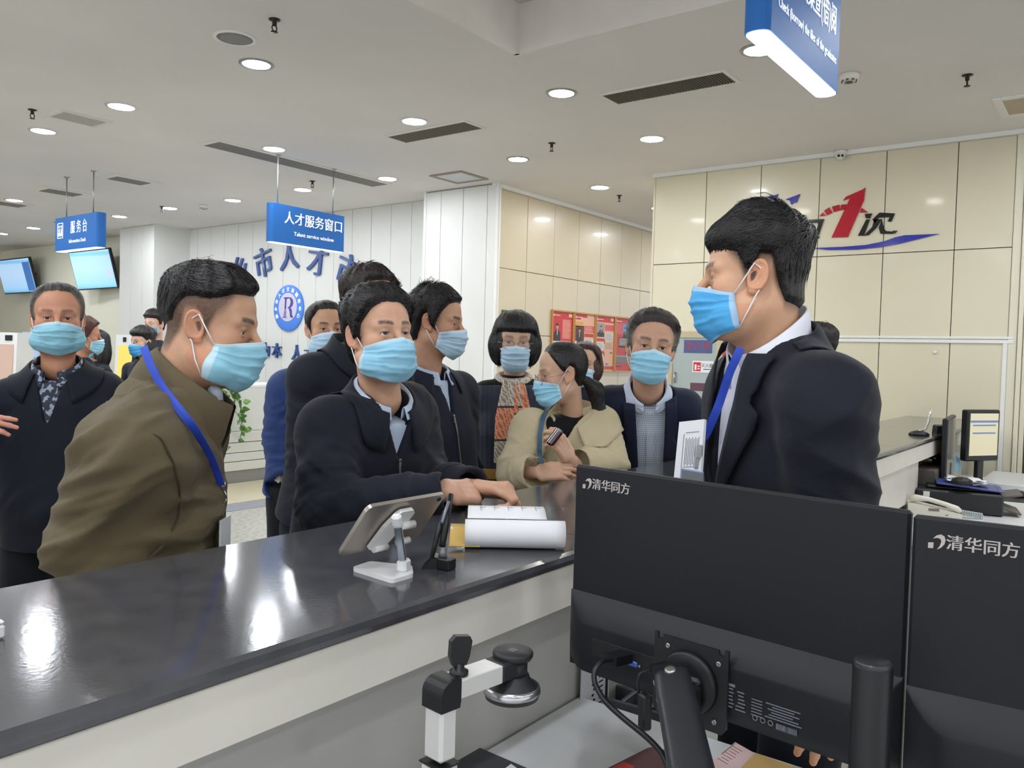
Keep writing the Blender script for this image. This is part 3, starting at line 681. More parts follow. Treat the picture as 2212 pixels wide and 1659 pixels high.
def ray_drape(px, f, off, d0=1.0, d1=4.5):
    """points of a surface seen at the given pixels of the photograph"""
    out = []
    for x, y in px:
        r_ = ray(x, y); r_ = r_ / np.linalg.norm(r_); t = d0; best = (9, t)
        for _ in range(90):
            d = float(f(f32([CAM + r_ * t]))[0]) - off
            if d < best[0]: best = (d, t)
            if d < .0008 or t > d1: break
            t += max(.002, d * .6)
        out.append(CAM + r_ * best[1])
    return np.array(out)
def densify(px, n=24):
    px = np.asarray(px, float); t = np.linspace(0, 1, len(px)); tt = np.linspace(0, 1, n); return np.stack([np.interp(tt, t, px[:, k]) for k in (0, 1)], 1)
# ---------------------------------------------------------------- hands
def hand_geo(wr, F, Nn, side, curl, spread=.0, thumb=(.5, .4, .3), s=1.0, h=.0024, skin='c79a80', fore=None):
    """wr wrist, F to the fingers, Nn out of the back of the hand, side: thumb side is +/- (Nn x F).
    curl: four (mcp, pip, dip) in radians (index first); thumb: (angle off the palm, toward the palm, bend)"""
    wr = np.asarray(wr, float); F = nrm(F); Nn = nrm(np.asarray(Nn) - F * (np.asarray(Nn) @ F)); T = nrm(np.cross(Nn, F)) * side
    L = lambda a, b, c: wr + s * (a * F + b * T + c * Nn)            # along, thumbward, dorsal
    segs = []; MC = [(.092, .030), (.096, .010), (.090, -.010), (.080, -.029)]; LN = [(.042, .025, .021), (.046, .029, .022), (.042, .027, .021), (.034, .021, .019)]; RD = [.0088, .009, .0085, .0075]
    chains = []
    for k in range(4):
        x, y = MC[k]; base = L(x, y, .0); sp = spread * (1.5 - k) / 1.5; d = nrm(F + T * (math.tan(sp) + (y * .6))); pts = [L(.03, y * .7, -.001), base]; ang = 0; pos = base
        for j in range(3):
            ang += curl[k][j]; v = d * math.cos(ang) - Nn * math.sin(ang); pos = pos + v * LN[k][j] * s; pts.append(pos)
        chains.append((pts, [.011 * s, .0102 * s, RD[k] * s, RD[k] * .92 * s, RD[k] * .78 * s]))
    a, b, e = thumb; t0 = L(.022, .026, -.006); d1 = nrm(F * math.cos(a) + T * math.sin(a) - Nn * math.sin(b)); t1 = t0 + d1 * .042 * s
    ax = nrm(np.cross(d1, -Nn * .7 + -T * .3 + F * .4)); rot = lambda v, an: v * math.cos(an) + np.cross(ax, v) * math.sin(an) + ax * (ax @ v) * (1 - math.cos(an))
    d2 = rot(d1, e); t2 = t1 + d2 * .033 * s; d3 = rot(d2, e * .8); t3 = t2 + d3 * .026 * s
    th = ([t0, t1, t2, t3], [.015 * s, .0125 * s, .0105 * s, .0085 * s])
    R = np.stack([F, T, Nn], 1); fo = wr - F * .06 * s if fore is None else np.asarray(fore, float)
    def f(P):
        d = rbox(P, L(.055, .0, -.004), np.array([.047, .037, .0135]) * s, R, .013 * s)
        d = smin(d, rcone(P, wr + F * .012, fo, .024 * s, .027 * s, (Nn, 1.25)), .02 * s)
        d = smin(d, ell(P, L(.04, .026, -.011), np.array([.03, .017, .015]) * s, R), .012 * s)
        for pts, rr in chains:
            fd = None
            for i in range(1, 4):
                q = rcone(P, pts[i], pts[i + 1], rr[i], rr[i + 1]); fd = q if fd is None else smin(fd, q, .004 * s)
            d = smin(d, fd, .007 * s); d = smin(d, rcone(P, pts[0], pts[1], .008 * s, .0105 * s), .008 * s)
        td = None
        for i in range(3):
            q = rcone(P, th[0][i], th[0][i + 1], th[1][i], th[1][i + 1]); td = q if td is None else smin(td, q, .005 * s)
        return smin(d, td, .008 * s).astype(np.float32)
    allp = np.concatenate([np.array(ch[0]) for ch in chains] + [np.array(th[0]), wr[None], fo[None]]); V, Q = mesh_sdf(f, allp.min(0) - .035, allp.max(0) + .035, h)
    base = np.array(lin(skin)[:3]); col = np.tile(base, (len(V), 1)); kn = np.zeros(len(V))
    for pts, rr in chains:
        for q in pts[1:3]: kn = np.maximum(kn, np.exp(-((V - q) ** 2).sum(1) / (.012 * s) ** 2) * .45)
        tip = pts[-1]; kn = np.maximum(kn, np.exp(-((V - tip) ** 2).sum(1) / (.012 * s) ** 2) * .5)
    col += (base * np.array([1.0, .72, .64]) - col) * kn[:, None]
    # nails
    nl = []
    for pts, rr in chains + [th]:
        d = nrm(np.asarray(pts[-1]) - np.asarray(pts[-2])); nd = Nn if pts is not th[0] else nrm(T * .4 + Nn)
        nd = nrm(nd - d * (nd @ d)); nl.append((pts[-1] + d * rr[-1] * .2, nd, d, rr[-1]))
    for c0, nd, d, r in nl:
        q = V - c0; m = (q @ nd > r * .45) & (np.abs(q @ d + .0) < r * .95) & (np.linalg.norm(q, axis=1) < r * 1.5); col[m] = base * np.array([1.12, .98, .95])
    return V, Q, col
def finish_body(root, org, HD, hands, skinmat, arms=None):
    rings = []
    V, Q, C = list(HD['V']), list(HD['Q']), list(HD['C'])
    for hv, hq, hc in hands: V.append(hv - np.asarray(org)); Q.append(hq); C.append(hc)
    if arms:
        for (hv, hq, hc), path in zip(hands, arms):
            k0 = int(np.argmin(((V[0] + np.asarray(org) - path[0]) ** 2).sum(1))); A0 = np.argsort(((V[0] - V[0][k0]) ** 2).sum(1))[:3]; k1 = int(np.argmin(((hv - path[-1]) ** 2).sum(1))); A1 = np.argsort(((hv - hv[k1]) ** 2).sum(1))[:3]
            hi_ = hands.index((hv, hq, hc)) + 1 if False else None
            rings.append((A0, path, A1))
    of = np.cumsum([0] + [len(v) for v in V]); VV = np.concatenate(V); QQ = [q + of[i] for i, q in enumerate(Q)]; CC = np.concatenate(C)
    for n_, (A0, path, A1) in enumerate(rings):            # the arm inside the sleeve ties hand and neck into one body
        prev = A0; add = []
        for P in path[1:-1]:
            ids = len(VV) + np.arange(3); VV = np.concatenate([VV, np.asarray(P) - np.asarray(org) + np.array([[.02, 0, 0], [-.01, .017, 0], [-.01, -.017, .01]])]); CC = np.concatenate([CC, np.tile(CC[0], (3, 1))]); add += [[prev[k], prev[(k + 1) % 3], ids[(k + 1) % 3], ids[k]] for k in range(3)]; prev = ids
        last = A1 + of[n_ + 1]; add += [[prev[k], prev[(k + 1) % 3], last[(k + 1) % 3], last[k]] for k in range(3)]; QQ.append(np.array(add))
    me = np_mesh('body', VV, QQ, skinmat, cols=CC); return new_obj('body', me, root)

# ---------------------------------------------------------------- clothes
def fold_disp(V, N, folds, fine=.0012, seed=0):
    """folds: (centre, radius, direction across the folds, wavelength, height); plus slack cloth noise"""
    o = np.random.RandomState(seed).rand(3) * 30; W = np.stack([noise3(V * 5 + o), noise3(V * 5 + o + 9), noise3(V * 5 + o + 17)], 1) * .02; X = V + W
    d = noise3(V * 9 + o) * fine * 1.6 + (noise3(X * np.array([22, 22, 10]) + o)) * fine
    for c, r, dr, wl, am in folds:
        dv = nrm(dr); q = X - np.asarray(c); g = np.exp(-((V - np.asarray(c)) ** 2).sum(1) / r ** 2); e1 = nrm(np.cross(dv, (.31, .87, .39))); e2 = np.cross(dv, e1)
        W_ = np.stack([q @ dv / wl, q @ e1 / (wl * 3.6), q @ e2 / (wl * 3.6)], 1) + o; n_ = noise3(W_); n2 = noise3(W_ * np.array([1.9, 1.6, 1.6]) + 7)
        d += g * am * ((1 - 2.6 * np.abs(n_)) * 1.0 + .45 * (1 - 2.6 * np.abs(n2)))
    return d
def cloth(name, f, lo, hi, h, mats, root, org, folds=(), fine=.0012, seed=0, cut=None, sm=1, mi_fn=None, col_fn=None):
    V, Q = mesh_sdf(f, lo, hi, h); V = smooth_mesh(V, Q, sm); N = vnorm(V, Q); V = V + N * fold_disp(V, N, folds, fine, seed)[:, None]
    mi = mi_fn(V[Q].mean(1)) if mi_fn else None
    me = np_mesh(name, V - np.asarray(org), [Q], mats, mi=mi, cols=col_fn(V) if col_fn else None); return new_obj(name, me, root)
def strip(root, org, name, pts, width, f, off, m, n=40, thick=.0015, nrm_hint=None, parent=None):
    """ribbon draped on a surface f through the given points"""
    pts = np.asarray(pts, float); t = np.linspace(0, 1, len(pts)); tt = np.linspace(0, 1, n); C = np.stack([np.interp(tt, t, pts[:, k]) for k in range(3)], 1)
    for _ in range(2): C[1:-1] = (C[:-2] + 2 * C[1:-1] + C[2:]) / 4
    if f is not None: C = drape(C, f, off).astype(float)
    T = np.gradient(C, axis=0); T /= np.linalg.norm(T, axis=1, keepdims=True); N = gradn(f, f32(C)) if f is not None else np.tile(nrm(nrm_hint), (n, 1)); S = np.cross(T, N); S /= np.linalg.norm(S, axis=1, keepdims=True)
    G = np.stack([C - S * width / 2, C + N * 0.0005, C + S * width / 2], 1); mb = MB(); mb.sheet(G - np.asarray(org), 0, thick, False); return mb.build(name, m, parent or root)
def collar(root, org, name, C, X, Yf, Z, rx, ry, stand, leaf, tip, m, gap=25, f=None, off=.004, open_tilt=.0, n=48, flare=.012, thick=.003, band=False, parent=None, tipout=0.0):
    """turn-down collar round a neck ring: C centre, X lateral, Yf to the front, Z up the neck; leaf = width at the back, tip = at the points"""
    C = np.asarray(C, float); X, Yf, Z = nrm(X), nrm(Yf), nrm(Z); rows = []; th = np.radians(np.linspace(gap, 360 - gap, n))
    for a in th:
        fr = (1 + math.cos(a)) / 2; out = X * math.sin(a) * rx + Yf * math.cos(a) * ry; o = nrm(out); ring = C + out - Z * open_tilt * fr ** 1.5
        wl = leaf + (tip - leaf) * fr ** 2.2; sh = stand * (1 - .35 * fr)
        p0 = ring - Z * .012; p1 = ring + Z * sh * .7 + o * .001; p2 = ring + Z * sh + o * .005; p3 = ring + Z * sh * .85 + o * .011
        if band: rows.append([p0, p1, p2, p2 + o * .004 - Z * .004, p3 - Z * sh * .4, p0 + o * .012]); continue
        fo = nrm(o * (.55 - .25 * fr) - Z * .8 + X * tipout * np.sign(math.sin(a)) * fr ** 3); p4 = p3 + fo * wl * .5 + o * flare * .5; p5 = p3 + fo * wl + o * flare; rows.append([p0, p1, p2, p3, p4, p5])
    G = np.array(rows)
    if f is not None and not band:
        for j, wj in ((4, .6), (5, 1.0)):
            for _ in range(3): q_ = f32(G[:, j]); G[:, j] = q_ - (np.clip(f(q_) - off * (1.3 if j == 4 else 1), -.06, .02) * wj)[:, None] * gradn(f, q_)
            G[:, j] = pushout(G[:, j], f, off, 2)
        for j in (3,): G[:, j] = pushout(G[:, j], f, off * .6, 2)
    # refine across
    k = G.shape[1]; tt = np.linspace(0, k - 1, 16); G2 = np.stack([[np.interp(tt, np.arange(k), G[i, :, c]) for c in range(3)] for i in range(len(G))], 0).transpose(0, 2, 1)
    for _ in range(1): G2[:, 1:-1] = (G2[:, :-2] + 2 * G2[:, 1:-1] + G2[:, 2:]) / 4
    mb = MB(); mb.sheet(G2 - np.asarray(org), 0, thick); return mb.build(name, m, parent or root)
def head_axes(yaw, pitch=0, roll=0):
    """yaw 0 looks at the viewer, + to the viewer's right; pitch + looks down; roll + tips the crown to the viewer's right. columns x, y(face), z(crown)"""
    y, p, r = map(math.radians, (yaw, pitch, roll)); f = kdir(math.sin(y) * math.cos(p), -math.cos(y) * math.cos(p), -math.sin(p)); x = nrm(np.cross(f, KU)); z = np.cross(x, f)
    # tip about the viewing axis
    k = -KF; R = lambda v: v * math.cos(r) + np.cross(k, v) * math.sin(r) + k * (k @ v) * (1 - math.cos(r)); r = -r
    return np.stack([R(x), R(f), R(z)], 1)
# ================================================================ people
def fab(n, c, rough=.75, bump=(260, .10), noise=(9, .06), sheen=.05): return mat('cloth_' + n, c, rough, spec=.2, bump=bump, noise=noise, sheen=sheen)
M_navy = fab('navy', '1e2130'); M_navy2 = fab('midnight', '191c27'); M_ink = fab('ink', '171b26'); M_blue = fab('blue', '273c6e', .6); M_suit = fab('suit', '191c26', .7); M_suitb = fab('suit_blue', '1e2338', .7)
M_olive = fab('olive', '5f543f', .8, bump=(380, .22)); M_beigec = fab('beige_wool', 'c0b394', .9, bump=(160, .22)); M_blackc = fab('black', '121216', .8)
M_trou = fab('trousers', '14161d', .8); M_whites = fab('white_shirt', 'dfe0ea', .7, noise=(20, .03)); M_lblue = fab('pale_blue_shirt', 'b9c8dd', .7); M_shoe = mat('shoe_leather', '121010', .3)
M_lany = mat('lanyard_blue', '2747b8', .5, bump=(700, .2)); M_zip = mat('zip_metal', '9a9a96', .3, .9)
def check_mat():
    m = mat('cloth_check', 'ccd6e4', .7); nt = m.node_tree; L = nt.links; tc = nt.nodes.new('ShaderNodeTexCoord'); sx = nt.nodes.new('ShaderNodeSeparateXYZ'); L.new(tc.outputs['Object'], sx.inputs[0])
    def line(sock, fr, w_):
        a = nt.nodes.new('ShaderNodeMath'); a.operation = 'MULTIPLY'; a.inputs[1].default_value = fr; L.new(sock, a.inputs[0]); b = nt.nodes.new('ShaderNodeMath'); b.operation = 'FRACT'; L.new(a.outputs[0], b.inputs[0])
        c = nt.nodes.new('ShaderNodeMath'); c.operation = 'LESS_THAN'; c.inputs[1].default_value = w_; L.new(b.outputs[0], c.inputs[0]); return c.outputs[0]
    d = nt.nodes.new('ShaderNodeMath'); d.operation = 'SUBTRACT'; L.new(sx.outputs[0], d.inputs[0]); 
    k = nt.nodes.new('ShaderNodeMath'); k.operation = 'MULTIPLY'; k.inputs[1].default_value = 1.3; L.new(sx.outputs[1], k.inputs[0]); L.new(k.outputs[0], d.inputs[1])
    v = line(d.outputs[0], 90, .30); h_ = line(sx.outputs[2], 120, .28); s = nt.nodes.new('ShaderNodeMath'); s.operation = 'ADD'; L.new(v, s.inputs[0]); L.new(h_, s.inputs[1])
    mx = nt.nodes.new('ShaderNodeMix'); mx.data_type = 'RGBA'; mx.inputs[6].default_value = lin('d9e0ea'); mx.inputs[7].default_value = lin('5f7399'); q = nt.nodes.new('ShaderNodeMath'); q.operation = 'MULTIPLY'; q.inputs[1].default_value = .55; L.new(s.outputs[0], q.inputs[0]); L.new(q.outputs[0], mx.inputs[0])
    L.new(mx.outputs[2], nt.nodes['Principled BSDF'].inputs['Base Color']); return m
M_check = check_mat()
def print_mat(n, bg, fg, scale, thr=.55):
    m = mat(n, bg, .6); nt = m.node_tree; L = nt.links; tc = nt.nodes.new('ShaderNodeTexCoord'); nz = nt.nodes.new('ShaderNodeTexNoise'); nz.inputs['Scale'].default_value = scale; nz.inputs['Detail'].default_value = 1; L.new(tc.outputs['Object'], nz.inputs['Vector'])
    rp = nt.nodes.new('ShaderNodeValToRGB'); rp.color_ramp.elements[0].position = thr; rp.color_ramp.elements[1].position = thr + .05; rp.color_ramp.elements[0].color = lin(bg); rp.color_ramp.elements[1].color = lin(fg); L.new(nz.outputs[0], rp.inputs[0]); L.new(rp.outputs[0], nt.nodes['Principled BSDF'].inputs['Base Color']); return m
M_print = print_mat('cloth_print', '1c2133', '8f9bb0', 60)

DEFPROF = [(0, .20, .14, 0), (.3, .185, .135, 0), (.62, .195, .13, .01), (.82, .165, .11, .005), (.95, .10, .085, 0), (1.0, .07, .075, 0)]
class Body:
    """joints in world space; X lateral (toward the person's right), builds the garment surface"""
    def __init__(s, N, B, X, SR, SL, ER=None, EL=None, WR=None, WL=None, prof=None, rs=(.078, .066, .06, .047), k=.05, belly=None):
        s.N, s.B = np.asarray(N, float), np.asarray(B, float); s.X = nrm(X); s.Z = nrm(s.N - s.B); s.X = nrm(s.X - s.Z * (s.X @ s.Z)); s.Y = np.cross(s.Z, s.X)
        s.S = {'R': SR, 'L': SL}; s.E = {'R': ER, 'L': EL}; s.W = {'R': WR, 'L': WL}; s.prof = prof or DEFPROF; s.rs = rs; s.k = k; s.belly = belly
        s.org = np.array([s.B[0], s.B[1], 0.0])
    def torso(s, P):
        # loft's own Y is axis x X = -(X x axis) -> front shift sign handled here
        pr = [(a, b, c, -d if np.cross(s.Z, s.X) @ s.Y < 0 else d) for a, b, c, d in s.prof]
        d = loft(P, s.B, s.N, s.X, pr, 2.3)
        for q in 'RL': d = smin(d, rcone(P, s.N - s.Z * .045, s.S[q], .062, s.rs[0] * .88), s.k)
        if s.belly is not None: d = smin(d, ell(P, *s.belly), .06)
        return d
    def sleeve(s, P, q):
        d = rcone(P, s.S[q], s.E[q], s.rs[0], s.rs[1])
        if s.W[q] is not None: d = smin(d, rcone(P, s.E[q], s.W[q], s.rs[2], s.rs[3]), .025)
        return d
    def full(s, P):
        d = s.torso(P)
        for q in 'RL':
            if s.E[q] is not None: d = smin(d, s.sleeve(P, q), s.k * .6)
        return d.astype(np.float32)
    def below(s, P, t):
        return (P - f32(s.B)) @ f32(s.Z) - np.float32(np.linalg.norm(s.N - s.B) * t)
    def cutf(s):
        """garment with its cuffs opened"""
        def f(P):
            d = s.full(P)
            for q in 'RL':
                if s.W[q] is not None:
                    a = nrm(s.W[q] - s.E[q]); d = smax(d, np.minimum((P - f32(s.W[q])) @ f32(a), .11 - ln(P - f32(s.W[q]))), .006); d = smax(d, -rcone(P, s.W[q] - a * .03, s.W[q] + a * .05, s.rs[3] - .010, s.rs[3] - .010), .004)
            return d.astype(np.float32)
        return f
    def bounds(s):
        pts = [s.N, s.B] + [v for D in (s.S, s.E, s.W) for v in D.values() if v is not None]; pts = np.array(pts); return pts.min(0) - .2, pts.max(0) + .15
    def pt(s, x, t, f=None, off=.0, y=.4):
        """a point on the garment's front: lateral x (toward the person's right), t up the trunk"""
        f = f or s.full; P = s.B + (s.N - s.B) * t + s.X * x + s.Y * y
        P = f32([P]); 
        for _ in range(14): P = P - (f(P) - off)[:, None] * f32(s.Y) * .8
        return P[0].astype(float)
    def folds_auto(s, amp=.006):
        fo = []; amp *= 1.6
        for q in 'RL':
            if s.E[q] is not None:
                amp = amp * 1.0; a = nrm(s.E[q] - s.S[q]); fo += [(s.S[q] * .55 + s.E[q] * .45, .10, nrm(a + s.X * .4), .05, amp * .6), (s.E[q], .09, nrm(a + s.Y * .35), .034, amp)]
                if s.W[q] is not None: b = nrm(s.W[q] - s.E[q]); fo += [(s.W[q] * .75 + s.E[q] * .25, .08, nrm(b + s.X * .3), .036, amp * .75)]
                fo += [(s.S[q] - s.Z * .10 + s.Y * .07, .08, nrm(s.X * (1 if q == 'R' else -1) + s.Z * .9), .045, amp * .7)]
        return fo
def legs(root, org, B, X, m, hip=.085, foot=.11, Yf=None, wid=.085, shoes=True, topz=None):
    X = nrm([X[0], X[1], 0]); Yf = np.cross(KU, X) if Yf is None else nrm(Yf); z0 = B[2] if topz is None else topz; ps = []
    for sg in (1, -1):
        h_ = np.array([B[0], B[1], z0]) + X * hip * sg; kn = np.array([org[0], org[1], .50]) + X * (hip * .5 + foot * .5) * sg + Yf * .03; an = np.array([org[0], org[1], .06]) + X * foot * sg; ps.append((h_, kn, an))
    def f(P):
        d = None
        for h_, kn, an in ps:
            q = smin(rcone(P, h_, kn, wid * 1.12, wid * .85), rcone(P, kn, an, wid * .82, wid * .72), .02); q = smax(q, -(P[:, 2] - .035), .005); d = q if d is None else smin(d, q, .03)
        return d.astype(np.float32)
    al = np.array([p for t in ps for p in t]); cloth('trousers', f, al.min(0) - .12, al.max(0) + .12, .016, m, root, org, folds=[(ps[0][1], .15, (0, .2, 1), .06, .006), (ps[1][1], .15, (0, .2, 1), .06, .006)], seed=3)
    if shoes:
        for h_, kn, an in ps:
            mb = MB(); R = np.stack([X, Yf, KU], 1); sec = []
            for y, w_, z_ in ((-.085, .032, .07), (-.06, .04, .095), (0, .042, .10), (.06, .043, .07), (.12, .045, .05), (.165, .034, .04), (.185, .015, .028)):
                row = [an * [1, 1, 0] + X * math.cos(a) * w_ + Yf * (y + .01) + KU * max(0, math.sin(a) * z_) for a in np.linspace(0, math.pi, 9)]; sec.append(row)
            mb.sheet(np.array(sec) - org, 0, 0); mb.build('shoe', M_shoe, root)
def inner_body(B): pass
def v_cut(b, xl, xr, t0, t1=1.1):
    """wedge that opens a jacket front: from a point at t0 to half widths xl / xr at the neck"""
    def g(P):
        q = P - f32(b.B); L = np.linalg.norm(b.N - b.B); t = (q @ f32(b.Z)) / L; x = q @ f32(b.X); y = q @ f32(b.Y); k = np.clip((t - t0) / (1 - t0), 0, 1.6)
        d = np.maximum(x - xr * k, -x - xl * k); d = np.maximum(d, (t0 - t) * .3); return np.maximum(d, -y + .0)
    return g
def lapel(root, b, f, side, x0, t0, xv, wid, m, notch=.72, n=24, off=.009):
    """side +1 = the person's right. V edge from (x0,t0) to (xv,1.0)"""
    rows = []; base = []
    for i in range(n):
        k = i / (n - 1); t = t0 + (1.0 - t0) * k; xe = x0 + (xv - x0) * k
        w_ = wid * min(1, .12 + k / notch * 1.0) if k < notch else wid * (.62 if k < notch + .07 else .80 * (1 - .35 * (k - notch)))
        base.append([(xe + w_ * j / 5) * side for j in range(6)] + [t])
    G = []
    for r_ in base:
        for j in range(6): G.append(b.B + (b.N - b.B) * r_[6] + b.X * r_[j] + b.Y * .35)
    P = f32(np.array(G))
    for _ in range(16): P = P - (f(P) - off)[:, None] * f32(b.Y) * .8
    G = P.reshape(n, 6, 3).astype(float); mb = MB(); G = G if side < 0 else G[:, ::-1]; mb.sheet(G - b.org, 0, .004); return mb.build('lapel', m, root)
def zipper(root, b, f, x0, t0, x1, t1, m=None, w_=.006, pull=True):
    pts = [b.pt(x0 + (x1 - x0) * k, t0 + (t1 - t0) * k, b.torso) for k in np.linspace(0, 1, 14)]; z = strip(root, b.org, 'zip', pts, w_, b.torso, .004, m or M_zip, 40, .002)
    if pull:
        c = pts[-1]; mb = MB(); mb.box(c + b.Y * .006 - b.Z * .014 - b.org, (.007, .003, .022), np.stack([b.X, b.Y, b.Z], 1), bev=.001); mb.box(c + b.Y * .005 - b.org, (.009, .006, .009), np.stack([b.X, b.Y, b.Z], 1), bev=.002); mb.build('zip_pull', M_zip, z)
P_ = at
# ---------------------------------------------------------------- man in the olive jacket (bends over the counter)
def olive_man():
    N = P_(378, 842, 1.75); B = P_(300, 1420, 1.78); X = -KF * .98 + KR * .17
    b = Body(N, B, X, SR=P_(285, 985, 1.555), SL=P_(395, 925, 1.93), ER=P_(215, 1195, 1.56), EL=P_(330, 1180, 2.0), WR=P_(330, 1330, 1.66), WL=P_(420, 1330, 1.95),
             prof=[(0, .20, .145, -.01), (.25, .21, .152, -.005), (.55, .215, .142, -.008), (.78, .185, .125, -.018), (.93, .11, .095, -.012), (1, .075, .085, 0)], rs=(.096, .088, .08, .06), k=.07)
    r = thing('person', 'man in olive jacket with blue lanyard, bending over the counter', 'person', b.org)
    M = head_axes(93, 5, 3)
    st = dict(CUTS['fade']); st.update(top=.022, side=.004, back=.010, rough=.3, lift=.004, comb=(0, .7, .3), fsoft=.02, smin=.05, slift=.003, len=.035, wd=.0016); st['zz'] = [.072, .072, .070, .064, .060, .058, .058, .058, .055, .045, .0, -.015]
    HD = build_head(r, b.org, P_(450, 710, 1.75), M, dict(neckw=P_(392, 840, 1.75), fat=.012, jaw=1.06, s=.985, eye=.0022, nr=.064, look=(0, 1, -.4)), 11, st, M_hair, MKd, 'c4977a', h=.0022, nstr=1500, stub=(.78, .012))
    finish_body(r, b.org, HD, [], skin_mat('a', 'c08f72'))
    f = b.full; lo, hi = b.bounds()
    S, E = b.S['R'], b.E['R']; dn = nrm(E - S); side = nrm(np.cross(dn, KF))
    fo = [(P_(255, 985, 1.52), .13, nrm(KU * .85 - KR * .5), .055, .015), (P_(215, 1130, 1.50), .14, nrm(KU * .85 - KR * .45), .07, .018), (P_(260, 1060, 1.49), .11, nrm(KU * .9 - KR * .3), .055, .012),
          (P_(420, 1110, 1.68), .13, nrm(KU * .8 + KR * .45), .06, .018), (P_(440, 1000, 1.68), .09, nrm(KU * .6 - KR * .6), .055, .009), (P_(240, 870, 1.64), .13, nrm(KU * .7 + KR * .7), .06, .012), (P_(340, 820, 1.64), .10, nrm(KR * .8 - KU * .5), .06, .009),
          (P_(380, 1180, 1.66), .10, nrm(KU * .9 + KR * .3), .045, .014), (P_(160, 1190, 1.54), .11, nrm(KU * .8 - KR * .6), .06, .013)]
    cloth('jacket', f, lo, hi, .0062, M_olive, r, b.org, folds=fo, fine=.0022, seed=1, sm=2)
    # armhole seam of the near sleeve
    ring = []
    ax = nrm(E - S)
    for a in np.linspace(-.2, math.pi * .95, 30):
        ring.append(S + ax * .005 + (-KR * math.cos(a) + KU * math.sin(a)) * .1 - KF * .09 + KR * .02)
    sp_ = ray_drape(densify([(222, 1002), (262, 952), (305, 930), (348, 945), (376, 1000), (390, 1060), (386, 1120), (352, 1180), (318, 1210)], 40), f, .003); strip(r, b.org, 'seam', sp_, .004, None, 0, mat('seam_olive', '3f3626', .9), 60, .002, nrm_hint=-KF)
    Cq = P_(404, 806, 1.75); Zc = nrm(P_(418, 772, 1.745) - P_(380, 850, 1.75)); Yc = nrm(KR * .9 - KU * .42)
    # tall soft collar
    n = 56; rows = []
    for a in np.radians(np.linspace(14, 346, n)):
        fr = (1 + math.cos(a)) / 2; out = nrm(X) * math.sin(a) * .083 + Yc * math.cos(a) * (.102 if math.cos(a) > 0 else .085); o = nrm(out); c0 = P_(376, 858, 1.75) + out * 1.08 - KU * .045 * fr; hgt = .078 - .004 * fr
        c1 = c0 + Zc * hgt + KR * .012 * fr - o * .012; rows.append([c0 - Zc * .03 + o * .012, c0 + Zc * .02 + o * .01, c0 + Zc * .05 + o * .004, c1, c1 + Zc * .004 - o * .004, c1 - Zc * .012 - o * .009, c0 + Zc * .01 - o * .012])
    mb = MB(); G = np.array(rows); mb.sheet(G - b.org, 0, 0); mb.build('collar', M_olive, r)
    # checked scarf edge showing in the collar opening
    mb = MB(); sc_ = [P_(460, 838, 1.71), P_(468, 852, 1.705), P_(474, 868, 1.70)]; mb.tube(np.array(sc_) - b.org, [.012, .013, .008], 10); mb.build('shirt_collar', fab('grey_check', '8d94a0', .8), r)
    la = [P_(312, 748, 1.60), P_(330, 800, 1.58), P_(365, 855, 1.59), P_(405, 905, 1.60), P_(440, 960, 1.61), P_(465, 1010, 1.62), P_(478, 1045, 1.63)]
    cB = P_(376, 858, 1.75); fl = lambda Q: np.minimum(f(Q), rcone(Q, cB - Zc * .03 - KR * .008, cB + Zc * .085 - KR * .004, .108, .098))
    la = ray_drape(densify([(311, 750), (326, 790), (350, 835), (385, 880), (420, 925), (448, 970), (466, 1010), (478, 1048)]), fl, .012); strip(r, b.org, 'lanyard', la, .016, None, 0, M_lany, 60, .002, nrm_hint=-KF - KU * -.1)
    c = ray_drape([(481, 1062)], f, .012)[0]; mb = MB(); mb.tube(np.array([c + KU * .02, c + KU * .006]) - b.org, .007, 8); mb.tube([c - b.org + KU * .0 + KR * .008 * math.cos(t) + KU * .014 * math.sin(t) - KU * .012 for t in np.linspace(0, 6.0, 14)], .0018, 6); mb.tube(np.array([c - KU * .026, c - KU * .05]) - b.org, .004, 8); mb.build('badge_clip', mat('steel', 'b5b5b8', .25, .95), r)
    mb = MB(); mb.box(c - KU * .105 + KR * .006 - b.org, (.004, .062, .10), np.stack([KR, KF, KU], 1), bev=.001); mb.build('badge', mat('badge_plastic', 'dfe3e6', .2), r)
    legs(r, b.org, B, X, M_trou)
olive_man()

